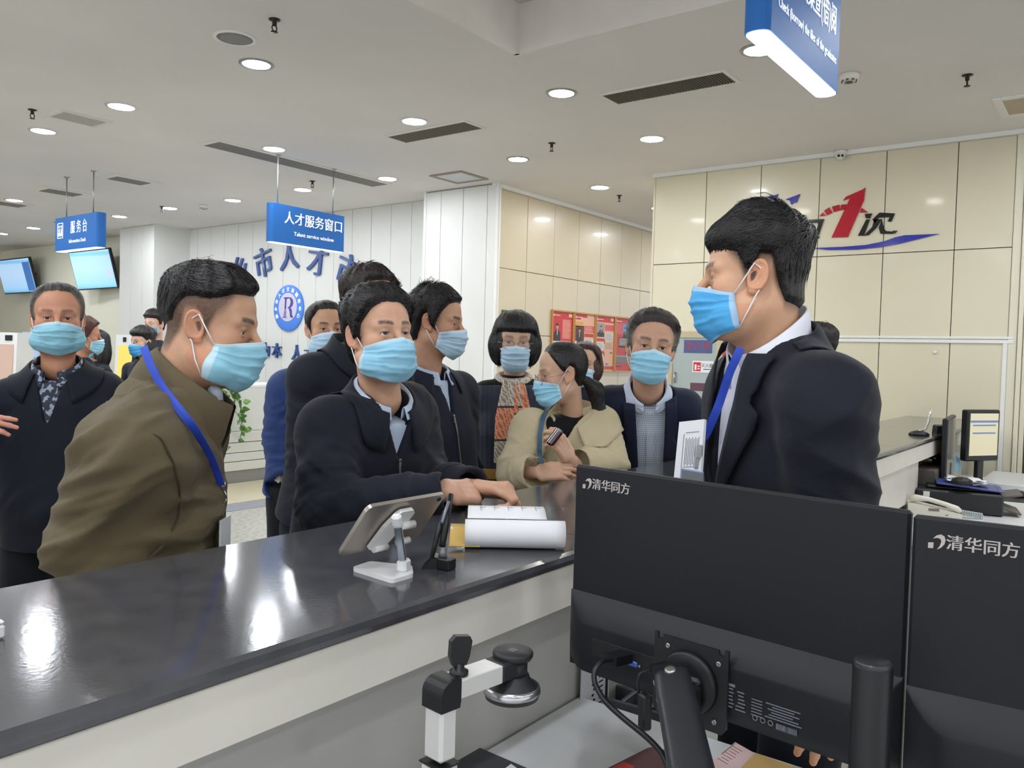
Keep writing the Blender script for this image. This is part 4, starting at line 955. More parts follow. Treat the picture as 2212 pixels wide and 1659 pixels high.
# ---------------------------------------------------------------- man who leans on the counter and looks up
def leaning_man():
    N = P_(828, 868, 2.2); B = P_(760, 1320, 2.33); X = -KR * .75 - KF * .66
    WR = onz(962, 1062, 1.172); WL = onz(1020, 1052, 1.165)
    b = Body(N, B, X, SR=P_(712, 925, 2.10), SL=P_(880, 895, 2.33), ER=P_(702, 1098, 2.0), EL=P_(905, 1040, 2.34), WR=WR, WL=WL, rs=(.082, .068, .062, .050), k=.06,
             prof=[(0, .20, .15, 0), (.3, .205, .15, 0), (.62, .205, .14, .0), (.82, .17, .12, -.01), (.95, .105, .09, 0), (1, .07, .08, 0)])
    r = thing('person', 'man in dark navy zip jacket leaning both hands on the counter, looking up', 'person', b.org)
    M = head_axes(41, -4, -2)
    st = dict(CUTS['full']); st.update(top=.030, side=.012, back=.016, comb=(-.55, .75, 0), part=None, rough=.25); st['zz'] = [.082, .080, .066, .040, .026, -.012, -.016, .034, .026, -.02, -.07, -.08]
    HD = build_head(r, b.org, P_(818, 731, 2.16), M, dict(neckw=P_(824, 862, 2.20), s=.955, fat=.006, look=nrm((.0, 1, .22)), eye=.0048, brow=.95, browup=.003), 23, st, M_hair, MK, 'd0a287', h=.0024, nstr=1800)
    hr = hand_geo(WR + nrm(WR - b.E['R']) * .004, nrm(KR * .62 + KF * .76 - KU * .12), nrm(KU * .80 - KF * .38 + KR * .45), 1, [(.75, .95, .35), (.8, 1.0, .4), (.85, 1.05, .4), (.85, 1.0, .4)], .06, (.4, .5, .4), 1.02, skin='d0a287', fore=b.E['R'] * .3 + WR * .7)
    hl = hand_geo(WL, nrm(KR * .95 - KF * .2 - KU * .02), nrm(KU * .85 + KF * .45), -1, [(.9, 1.35, .8), (1.0, 1.4, .8), (1.05, 1.4, .8), (1.1, 1.4, .8)], .02, (.25, .15, .25), 1.02, skin='d0a287', fore=b.E['L'] * .3 + WL * .7)
    finish_body(r, b.org, HD, [hr, hl], skin_mat('b', 'd0a287'), [[N, b.S['R'], b.E['R'], b.E['R'] * .3 + WR * .7], [N, b.S['L'], b.E['L'], b.E['L'] * .3 + WL * .7]])
    lo, hi = b.bounds(); f0 = b.cutf(); g = v_cut(b, .045, .045, .80); f = lambda P: smax(f0(P), -g(P), .006); sh = lambda P: np.maximum(np.maximum(b.torso(P) + .012, g(P) - .03), b.below(P, .945)); cloth('shirt', sh, lo, hi, .009, M_lblue, r, b.org, fine=.0006)
    fo = b.folds_auto(.008) + [(P_(700, 1020, 1.95), .11, nrm(KU * .7 + KR * .6), .045, .008), (P_(780, 1080, 1.98), .10, nrm(KR * .9 + KU * .3), .05, .006), (P_(745, 960, 1.98), .1, nrm(KU * .5 - KR * .7), .07, .005)]
    cloth('jacket', f, lo, hi, .0062, M_navy2, r, b.org, folds=fo, fine=.0016, seed=2, sm=2)
    C = P_(828, 852, 2.195); Zc = nrm(N - B) * .85 + KU * .35
    collar(r, b.org, 'collar', C, b.X, b.Y, Zc, .078, .082, .038, .062, .10, M_navy2, gap=20, f=b.full, off=.008, open_tilt=.05, flare=.02)
    collar(r, b.org, 'shirt_collar', C + KU * .004, b.X, b.Y, Zc, .066, .070, .034, .02, .03, M_lblue, gap=16, f=None, open_tilt=.04, flare=.004, thick=.002)
    zipper(r, b, b.full, .0, .3, .0, .80)
    legs(r, b.org, B, X, M_trou)
leaning_man()

# ---------------------------------------------------------------- grey haired man, far left
def greyhair_man():
    N = P_(126, 800, 2.95); B = P_(118, 1180, 2.98); X = -KR * .97 - KF * .22
    b = Body(N, B, X, SR=P_(22, 868, 2.92), SL=P_(222, 850, 3.02), ER=P_(5, 1010, 2.98), EL=P_(258, 1000, 3.0), WR=P_(100, 1110, 2.86), WL=P_(200, 1110, 2.88), rs=(.078, .066, .062, .05), k=.06,
             prof=[(0, .17, .13, 0), (.3, .19, .14, .01), (.62, .205, .135, 0), (.82, .175, .115, 0), (.95, .105, .09, 0), (1, .07, .08, 0)])
    r = thing('person', 'grey haired man in dark jacket and dark patterned shirt, standing at the far left', 'person', b.org)
    M = head_axes(28, -1, -1); st = dict(CUTS['short']); st.update(top=.015, side=.007, back=.010, rough=.2, len=.03, hcol=lambda P: np.outer(sstep(.07, .11, P[:, 2]), (.05, .045, .04)) * 1.0 + np.outer(1 - sstep(.07, .11, P[:, 2]), (.19, .175, .16))); st['zz'] = [.092, .090, .086, .060, .040, -.010, -.012, .036, .034, -.005, -.05, -.062]
    HD = build_head(r, b.org, P_(125, 693, 2.955), M, dict(neckw=P_(126, 792, 2.96), s=.99, fat=.012, jaw=1.05, eye=.0030, browc=(.05, .035, .03), brow=.7), 31, st, M_hattr, MKd, 'c38c70', h=.003, nstr=900)
    finish_body(r, b.org, HD, [], skin_mat('c', 'c38c70'))
    f0 = b.full; g = v_cut(b, .055, .05, .70); f = lambda P: smax(f0(P), -g(P), .006)
    lo, hi = b.bounds(); cloth('jacket', f, lo, hi, .0085, M_ink, r, b.org, folds=b.folds_auto(.008), fine=.002, seed=4)
    sh = lambda P: np.maximum(np.maximum(b.torso(P) + .012, g(P) - .03), b.below(P, .945)); cloth('shirt', sh, lo, hi, .009, M_print, r, b.org, fine=.001)
    C = P_(124, 785, 2.94); Zc = KU
    collar(r, b.org, 'collar', C - KU * .006, b.X, b.Y, Zc, .083, .085, .036, .06, .105, M_ink, gap=34, f=f0, off=.008, open_tilt=.06, flare=.02)
    collar(r, b.org, 'shirt_collar', C, b.X, b.Y, Zc, .070, .072, .036, .03, .06, M_print, gap=16, f=lambda P: b.torso(P) + .01, off=.004, open_tilt=.05, flare=.006, thick=.002)
    legs(r, b.org, B, X, M_trou)
greyhair_man()

# ---------------------------------------------------------------- tall man behind the leaning man
def tall_man():
    N = P_(772, 760, 2.77); B = P_(715, 1130, 2.79); X = -KR * .72 - KF * .69
    b = Body(N, B, X, SR=P_(676, 818, 2.67), SL=P_(838, 795, 2.84), ER=P_(672, 985, 2.69), EL=P_(850, 960, 2.87), WR=P_(704, 1120, 2.62), WL=P_(850, 1100, 2.8), rs=(.08, .068, .062, .05), k=.06)
    r = thing('person', 'tall man in dark coat, face hidden behind the leaning man', 'person', b.org)
    M = head_axes(52, 4, 0); st = dict(CUTS['short']); st.update(top=.03, side=.012, back=.014, comb=(-.2, 1, 0))
    HD = build_head(r, b.org, P_(796, 664, 2.76), M, dict(neckw=P_(780, 750, 2.77), s=.96), 41, st, hair_mat('dark_brown', '2a1f1d'), MK, 'c29375', h=.003, nstr=900)
    finish_body(r, b.org, HD, [], skin_mat('d', 'c29375')); lo, hi = b.bounds()
    cloth('coat', b.full, lo, hi, .008, M_navy2, r, b.org, folds=b.folds_auto(.007), fine=.002, seed=5)
    collar(r, b.org, 'collar', P_(776, 748, 2.77), b.X, b.Y, KU, .08, .083, .035, .055, .09, M_navy2, gap=30, f=b.full, off=.008, open_tilt=.05, flare=.02)
    legs(r, b.org, B, X, M_trou)
tall_man()

# ---------------------------------------------------------------- man in the bright blue jacket
def blue_man():
    N = P_(690, 792, 3.75); B = P_(660, 1075, 3.78); X = -KR * .84 - KF * .54
    WR = P_(617, 1030, 3.66)
    b = Body(N, B, X, SR=P_(620, 838, 3.68), SL=P_(760, 825, 3.85), ER=P_(607, 945, 3.72), EL=P_(770, 940, 3.85), WR=WR, WL=P_(740, 1030, 3.7), rs=(.082, .072, .066, .056), k=.06)
    r = thing('person', 'man in royal blue jacket standing behind the tall man in the dark coat', 'person', b.org)
    M = head_axes(28, -2, -1); st = dict(CUTS['short']); st.update(top=.018, side=.009)
    HD = build_head(r, b.org, P_(703, 716, 3.75), M, dict(neckw=P_(690, 785, 3.75), s=1.0, fat=.008, eye=.0028), 51, st, M_hair, MKp, 'c89a7c', h=.0036, nstr=600)
    hr = hand_geo(WR, nrm(-KU + KR * .1), nrm(-KF * .6 - KR * .8), 1, [(.7, .9, .4), (.75, .95, .4), (.8, 1.0, .4), (.8, 1.0, .4)], .05, (.35, .3, .4), 1.08, h=.003, skin='b98361', fore=b.E['R'] * .25 + WR * .75)
    finish_body(r, b.org, HD, [hr], skin_mat('e', 'c89a7c'), [[N, b.S['R'], b.E['R'], b.E['R'] * .25 + WR * .75]]); lo, hi = b.bounds()
    cloth('jacket', b.cutf(), lo, hi, .0085, M_blue, r, b.org, folds=b.folds_auto(.010), fine=.0025, seed=6)
    collar(r, b.org, 'collar', P_(692, 784, 3.75), b.X, b.Y, KU, .08, .083, .03, .05, .08, M_blue, gap=30, f=b.full, off=.008, open_tilt=.05, flare=.02)
    mb = MB(); c = WR + KU * .0 - KR * .03; mb.box(c - b.org, (.035, .004, .05), np.stack([KR, KF, KU], 1) @ np.array([[.8, 0, .6], [0, 1, 0], [-.6, 0, .8]]), bev=.001); mb.build('cuff_paper', M_whites, r)
    legs(r, b.org, B, X, M_blackc)
blue_man()

# ---------------------------------------------------------------- man in profile, navy zip jacket
def profile_man():
    N = P_(920, 805, 3.16); B = P_(945, 1140, 3.18); X = -KR * .62 - KF * .78
    b = Body(N, B, X, SR=P_(872, 850, 3.10), SL=P_(990, 845, 3.32), ER=P_(872, 985, 3.12), EL=P_(1000, 960, 3.36), WR=None, WL=None, rs=(.078, .068, .06, .05), k=.06,
             prof=[(0, .2, .145, 0), (.3, .195, .145, 0), (.62, .20, .135, 0), (.82, .17, .115, 0), (.95, .105, .09, 0), (1, .07, .08, 0)])
    r = thing('person', 'man in navy zip jacket over light shirt, turned in profile by the white column', 'person', b.org)
    M = head_axes(77, 5, 0); st = dict(CUTS['full']); st.update(top=.028, side=.013, back=.016, comb=(.1, .8, .3), rough=.35, slift=.004, fsoft=.03)
    HD = build_head(r, b.org, P_(941, 700, 3.14), M, dict(neckw=P_(922, 800, 3.16), s=1.01, eye=.0030), 61, st, M_hair, MKp, 'c29478', h=.003, nstr=1400)
    finish_body(r, b.org, HD, [], skin_mat('f', 'c29478')); lo, hi = b.bounds()
    f0 = b.full; g = v_cut(b, .035, .035, .72); f = lambda P: smax(f0(P), -g(P), .006)
    cloth('jacket', f, lo, hi, .008, M_navy, r, b.org, folds=b.folds_auto(.006), fine=.002, seed=7)
    sh = lambda P: np.maximum(np.maximum(b.torso(P) + .012, g(P) - .03), b.below(P, .945)); cloth('shirt', sh, lo, hi, .009, M_lblue, r, b.org, fine=.0006)
    collar(r, b.org, 'collar', P_(924, 792, 3.16), b.X, b.Y, KU, .082, .085, .034, .055, .085, M_navy, gap=34, f=f0, off=.008, open_tilt=.06, flare=.02)
    collar(r, b.org, 'shirt_collar', P_(924, 790, 3.16), b.X, b.Y, KU, .068, .072, .034, .03, .055, M_lblue, gap=16, f=None, open_tilt=.05, flare=.006, thick=.002)
    zipper(r, b, f0, .0, .35, .0, .72)
    legs(r, b.org, B, X, M_trou)
profile_man()

# ---------------------------------------------------------------- woman with bob, glasses and scarf
def scarf_woman():
    N = P_(1108, 822, 3.605); B = P_(1108, 1120, 3.626); X = -KR
    b = Body(N, B, X, SR=P_(1050, 852, 3.584), SL=P_(1168, 852, 3.605), ER=P_(1034, 975, 3.605), EL=P_(1181, 975, 3.605), WR=P_(1044, 1070, 3.502), WL=P_(1166, 1070, 3.502), rs=(.058, .05, .046, .038), k=.05,
             prof=[(0, .165, .13, 0), (.28, .145, .115, 0), (.62, .165, .115, .01), (.82, .145, .10, 0), (.95, .085, .075, 0), (1, .055, .06, 0)])
    r = thing('person', 'woman with black bob and glasses, dark vest, orange and beige scarf, mustard belt', 'person', b.org)
    def bob(P, d, nz):
        sh = ell(P, (0, -.022, -.012), (.118, .108, .118)); sh = smax(sh, -(P[:, 2] + .098), .02); ax = np.abs(P[:, 0]); face = np.maximum(ax - (.060 + .012 * sstep(.0, -.09, P[:, 2])), -(P[:, 1] - .0)); sh = np.maximum(sh, -np.maximum(face, P[:, 2] - .046)); sh = np.maximum(sh, P[:, 2] - .06)
        return smin(d, sh + nz * .003, .02)
    M = head_axes(2, 2, 1); st = dict(CUTS['fringe']); st.update(top=.026, side=.020, back=.026, extra=bob, rough=.12, lo=(-.14, -.15, -.13), drop=(0, 0, -1.2), comb=(0, .6, 0)); st['fsoft'] = 0; st['zz'] = [.046, .046, .046, .042, .03, .02, .02, .03, .03, .0, -.05, -.06]
    HD = build_head(r, b.org, P_(1113, 742, 3.584), M, dict(neckw=P_(1110, 812, 3.605), s=.985, nr=.046, jaw=.94, eye=.004, brow=.6), 71, st, M_hair, MKp, 'c9a489', h=.0030, nstr=1200, glasses=dict(m=mat('rose_wire', 'a98a84', .25, .8), z=-.004, h=.017))
    finish_body(r, b.org, HD, [], skin_mat('g', 'c9a489')); lo, hi = b.bounds()
    cloth('dress', b.full, lo, hi, .0075, M_blackc, r, b.org, folds=b.folds_auto(.004), fine=.001, seed=8)
    # quilted vest: torso shell with vertical channels
    M_vest = mat('cloth_vest', '1c2236', .6, sheen=.1)
    def vest(P):
        d = b.torso(P) - .012; q = P - f32(b.B); x = q @ f32(b.X); t = (q @ f32(b.Z)) / np.linalg.norm(b.N - b.B); d = d - .0022 * np.abs(np.sin(x * 150)); d = np.maximum(d, np.abs(x) - (.168 + .02 * sstep(.7, .95, t))); d = np.maximum(d, (t - .97) * .3); g = v_cut(b, .05, .05, .35); return smax(d, -g(P), .004)
    cloth('vest', vest, lo, hi, .0062, M_vest, r, b.org, fine=.0006, seed=9, sm=0)
    # belt
    pts = [b.pt(x, .36 - .10 * x, None, .022) for x in np.linspace(-.15, .16, 14)]; fb = lambda P: b.torso(P) - .012; strip(r, b.org, 'belt', pts, .045, fb, .004, mat('mustard_leather', 'a67a36', .5), 40)
    # scarf: neck loop and two hanging tails with an interlocking key pattern
    def scarf_mat(n, a, c):
        m = mat(n, a, .7); nt = m.node_tree; L = nt.links; tc = nt.nodes.new('ShaderNodeTexCoord'); mp = nt.nodes.new('ShaderNodeMapping'); mp.inputs['Rotation'].default_value = (.6, .78, .3); br = nt.nodes.new('ShaderNodeTexBrick'); br.inputs['Scale'].default_value = 42; br.inputs['Mortar Size'].default_value = .09; br.inputs['Brick Width'].default_value = .9; br.inputs['Row Height'].default_value = .42; br.inputs['Bias'].default_value = 0; br.inputs['Color1'].default_value = lin(a); br.inputs['Color2'].default_value = lin(a); br.inputs['Mortar'].default_value = lin(c); L.new(tc.outputs['Object'], mp.inputs[0]); L.new(mp.outputs[0], br.inputs[0]); L.new(br.outputs[0], nt.nodes['Principled BSDF'].inputs['Base Color']); return m
    MS = [scarf_mat('scarf_beige', '9d9184', 'd9cdbb'), scarf_mat('scarf_orange', 'd9714e', 'efb08d'), mat('scarf_line', '2b2a30', .7)]
    sb = MB(); ring = [P_(1109, 808, 3.605) + b.X * math.sin(a) * .066 + b.Y * math.cos(a) * .07 - KU * .018 * (1 + math.cos(a)) for a in np.linspace(0, 2 * math.pi, 25)[:-1]]; sb.tube(np.array(ring) - b.org, .019, 10, 0, closed=True); so = sb.build('scarf', MS, r)
    def tail(p0, p1, w0, w1, zones, off):
        n = 46; G = []; mis = []
        for i in range(n):
            k = i / (n - 1); row = []
            for j in range(9): u = j / 8 - .5; row.append(np.array([p0[0] + (p1[0] - p0[0]) * k + u * (w0 + (w1 - w0) * min(1, k * 2.2)), p0[1] + (p1[1] - p0[1]) * k]))
            G.append(row); mis.append([z for z in zones if k <= z[0]][0][1])
        pts = []
        for row in G:
            for q in row: pts.append(P_(q[0], q[1], 3.2))
        P = f32(np.array(pts)); dirs = P - f32(CAM); dirs /= ln(dirs)[:, None]; fv = lambda Q: b.torso(Q) - .016
        for _ in range(20): P = P + np.clip(fv(P) - off, -.05, .05)[:, None] * dirs * .8
        Gm = P.reshape(n, 9, 3).astype(float); N_ = -dirs.reshape(n, 9, 3); Gm = Gm + N_ * (.005 * np.sin(np.arange(9) * 1.7 + .5))[None, :, None]
        tb = MB(); tb.sheet((Gm - b.org)[:, ::-1], 0, .004)
        for i in range(n - 1):
            for j in range(8): tb.m[i * 8 + j] = mis[i]; tb.m[(n - 1) * 8 + i * 8 + j] = mis[i]
        tb.build('scarf_tail', MS, so)
    tail((1104, 822), (1098, 1000), 34, 62, [(.30, 0), (.315, 2), (.70, 1), (.715, 2), (1, 0)], .006)
    tail((1124, 830), (1132, 930), 20, 34, [(.2, 1), (.62, 1), (.66, 2), (1, 0)], .004)
    legs(r, b.org, B, X, M_blackc, wid=.075)
scarf_woman()

# ---------------------------------------------------------------- woman in the beige coat
def beige_woman():
    N = P_(1234, 905, 3.096); B = P_(1215, 1170, 3.139); X = -KR * .9 - KF * .44 * -1
    WL = P_(1232, 992, 2.795); WR = P_(1160, 1022, 2.773)
    b = Body(N, B, X, SR=P_(1148, 925, 3.021), SL=P_(1298, 918, 3.117), ER=P_(1112, 1018, 2.946), EL=P_(1316, 1005, 3.010), WR=WR, WL=P_(1246, 1004, 2.827), rs=(.070, .068, .066, .058), k=.06,
             prof=[(0, .185, .14, 0), (.3, .175, .135, 0), (.62, .175, .12, 0), (.82, .15, .10, 0), (.95, .095, .08, 0), (1, .065, .07, 0)])
    r = thing('person', 'woman in beige wool coat with ponytail and glasses, holding a dark case', 'person', b.org)
    M = head_axes(-79, 6, -1); st = dict(CUTS['tied']); st.update(top=.015, side=.010, back=.010, rough=.10, soft=.03, comb=(0, -1.0, .2), slift=.0006)
    def pony(P, d, nz):
        t = rcone(P, (0, -.098, -.035), (.015, -.135, -.075), .018, .028); t = smin(t, rcone(P, (.015, -.135, -.075), (.03, -.150, -.19), .030, .026), .03); t = smin(t, rcone(P, (.03, -.150, -.19), (.03, -.130, -.27), .024, .008), .03); return smin(d, t + nz * .003, .02)
    st['extra'] = pony; st['lo'] = (-.12, -.19, -.30)
    cH = P_(1217, 811, 3.031)
    HD = build_head(r, b.org, cH, M, dict(neckw=P_(1236, 900, 3.096), s=.90, nr=.047, jaw=.95, eye=.0042, brow=.55), 81, st, M_hair, MK, 'cda58b', h=.0024, nstr=700, glasses=dict(m=mat('rose_wire', 'a98a84', .25, .8), z=-.006, h=.021))
    hl = hand_geo(WL, nrm(KU * .72 - KR * .5 - KF * .25), nrm(-KF * .75 + KR * .55 + KU * .15), -1, [(.5, .9, .5), (.6, .9, .5), (.7, 1.0, .5), (.8, 1.0, .5)], .06, (.5, .35, .3), .84, skin='cfa68d', fore=P_(1246, 1004, 2.827))
    hr = hand_geo(WR, nrm(KR * .97 + KU * .12), nrm(-KF * .8 + KU * .6), 1, [(.25, .35, .25), (.3, .4, .25), (.35, .45, .3), (.4, .5, .3)],   .03, (.3, .1, .3), .84, skin='cfa68d', fore=b.E['R'] * .3 + WR * .7)
    finish_body(r, b.org, HD, [hl, hr], skin_mat('h', 'cda58b'), [[N, b.S['L'], b.E['L'], P_(1246, 1004, 2.827)], [N, b.S['R'], b.E['R'], b.E['R'] * .3 + WR * .7]]); lo, hi = b.bounds()
    f0 = b.cutf(); g = v_cut(b, .05, .05, .74); f = lambda P: smax(f0(P), -g(P), .006)
    fo = b.folds_auto(.006); cloth('coat', f, lo, hi, .0065, M_beigec, r, b.org, folds=fo, fine=.0014, seed=10, sm=2)
    sh = lambda P: np.maximum(b.torso(P) + .014, g(P) - .03); cloth('top', sh, lo, hi, .009, M_blackc, r, b.org, fine=.0006)
    collar(r, b.org, 'collar', P_(1236, 884, 3.091), b.X, b.Y, nrm(KU * 1 + KF * .1), .074, .078, .032, .095, .135, M_beigec, gap=36, f=b.full, off=.009, open_tilt=.085, flare=.03, thick=.006, tipout=.35)
    # bag strap
    pts = [P_(1186, 876, 2.902), P_(1172, 905, 2.902), P_(1166, 940, 2.902), P_(1165, 975, 2.902), P_(1168, 1000, 2.902)]; P = f32(np.array(pts)); dirs = P - f32(CAM); dirs /= ln(dirs)[:, None]
    for _ in range(20): P = P + np.clip(b.full(P) - .012, -.05, .05)[:, None] * dirs * .8
    strip(r, b.org, 'bag_strap', P, .017, None, 0, mat('strap_teal', '35546b', .5), 30, .003, nrm_hint=-KF)
    legs(r, b.org, B, X, M_blackc, wid=.078)
    return WL
WLb = beige_woman()
# the case in her hand
cR = np.stack([nrm(KR * .75 - KU * .55 - KF * .2), nrm(KF * .9 + KR * .3), nrm(KU * .8 + KR * .55)], 1); cR[:, 1] = np.cross(cR[:, 2], cR[:, 0]); cR[:, 1] /= np.linalg.norm(cR[:, 1]); cR[:, 2] = np.cross(cR[:, 0], cR[:, 1])
t = thing('glasses_case', 'dark maroon glossy case held in the hand of the woman in the beige coat', 'case', P_(1198, 944, 2.736), cR)
mb = MB(); mb.box((0, 0, 0), (.030, .022, .064), bev=.007); mb.build('body', mat('maroon_gloss', '3a1a1e', .15, coat=.5), t)
mb = MB(); mb.box((-.009, -.011, 0), (.003, .003, .058), bev=.001); mb.box((-.003, -.0113, .0), (.0016, .002, .054)); mb.build('metal_edge', mat('case_metal', 'c8c4c4', .2, .9), t)

# ---------------------------------------------------------------- woman behind, at the posters
def back_woman():
    N = P_(1274, 848, 4.25); B = P_(1276, 1060, 4.27); X = -KR * .95 - KF * .3 * -1
    b = Body(N, B, X, SR=P_(1226, 876, 4.2), SL=P_(1322, 876, 4.3), prof=[(0, .17, .13, 0), (.3, .15, .12, 0), (.62, .165, .115, .01), (.82, .145, .10, 0), (.95, .085, .075, 0), (1, .055, .06, 0)], rs=(.06, .05, .05, .04))
    r = thing('person', 'woman with short brown hair in front of the red posters', 'person', b.org)
    def bob(P, d, nz):
        sh = ell(P, (0, -.022, -.012), (.108, .105, .115)); sh = smax(sh, -(P[:, 2] + .095), .02); ax = np.abs(P[:, 0]); face = np.maximum(ax - .066, -(P[:, 1] - .0)); sh = np.maximum(sh, -np.maximum(face, P[:, 2] - .07)); sh = np.maximum(sh, P[:, 2] - .06); return smin(d, sh + nz * .003, .02)
    M = head_axes(-14, 0, 3); st = dict(CUTS['short']); st.update(top=.022, side=.016, back=.02, extra=bob, rough=.12, lo=(-.14, -.15, -.13), drop=(0, 0, -1.2))
    HD = build_head(r, b.org, P_(1263, 790, 4.27), M, dict(neckw=P_(1272, 845, 4.27), s=.88, nr=.046, eye=.0035, brow=.5), 91, st, M_hairb, MKp, 'cda78c', h=.0042, nstr=500)
    finish_body(r, b.org, HD, [], skin_mat('i', 'cda78c')); lo, hi = b.bounds(); cloth('jacket', b.torso, lo, hi, .014, M_navy, r, b.org); legs(r, b.org, B, X, M_blackc, wid=.075)
back_woman()

# ---------------------------------------------------------------- man in the suit and checked shirt
M_hairb2 = hair_mat('salt', '3b322e')
def suit_man():
    N = P_(1398, 842, 3.207); B = P_(1388, 1130, 3.692); X = -KR
    b = Body(N, B, X, SR=P_(1318, 872, 3.239), SL=P_(1478, 880, 3.239), ER=P_(1302, 1010, 3.450), EL=P_(1492, 1002, 3.450), WR=P_(1312, 1100, 3.429), WL=P_(1486, 1092, 3.429), rs=(.070, .062, .06, .05), k=.055,
             prof=[(0, .19, .14, 0), (.3, .185, .14, 0), (.62, .195, .135, 0), (.82, .165, .115, 0), (.95, .10, .085, 0), (1, .066, .075, 0)])
    r = thing('person', 'man with greying side hair in navy suit and blue checked shirt, facing the camera', 'person', b.org)
    M = head_axes(-4, -2, 6); st = dict(CUTS['short']); st.update(top=.026, side=.012, back=.014, comb=(-.8, .5, 0), rough=.2, fsoft=.03, hcol=lambda P: np.outer(sstep(.040, .085, P[:, 2] + .2 * (.075 - np.abs(P[:, 0]))), (.035, .026, .022)) + np.outer(1 - sstep(.040, .085, P[:, 2] + .2 * (.075 - np.abs(P[:, 0]))), (.27, .26, .25))); st['zz'] = [.080, .078, .070, .050, .036, -.010, -.012, .036, .034, -.005, -.05, -.062]
    HD = build_head(r, b.org, P_(1406, 755, 3.133), M, dict(neckw=P_(1400, 842, 3.197), s=1.06, eye=.0042, jaw=.98, brow=.85, browc=(.03, .025, .022)), 101, st, M_hattr, MK, 'c49980', h=.0026, nstr=1300)
    finish_body(r, b.org, HD, [], skin_mat('j', 'c49980')); lo, hi = b.bounds()
    f0 = b.full; g = v_cut(b, .10, .08, -.55); f = lambda P: smax(f0(P), -g(P), .006)
    cloth('jacket', f, lo, hi, .007, M_suitb, r, b.org, folds=b.folds_auto(.005), fine=.0014, seed=12)
    sh = lambda P: np.maximum(np.maximum(b.torso(P) + .012, g(P) - .03), b.below(P, .945)); cloth('shirt', sh, lo, hi, .007, M_check, r, b.org, fine=.0012)
    for sg, xv in ((1, .055), (-1, .06)): lapel(r, b, f0, sg, .03 if sg > 0 else .045, .18, xv, .062, M_suitb)
    collar(r, b.org, 'shirt_collar', P_(1400, 832, 3.191), b.X, b.Y, KU, .066, .072, .036, .028, .062, fab('collar_pale', 'c6d2e4', .7), gap=20, f=lambda P: b.torso(P) + .008, off=.008, open_tilt=.05, flare=.002, thick=.0015)
    sp = f32([b.pt(-.004, t_, lambda P: b.torso(P) + .012, .002) for t_ in np.linspace(.35, .86, 12)]); strip(r, b.org, 'placket', sp, .03, lambda P: b.torso(P) + .012, .003, M_check, 30)
    legs(r, b.org, B, X, M_trou)
M_hairb2 = hair_mat('salt', '3b322e')
suit_man()

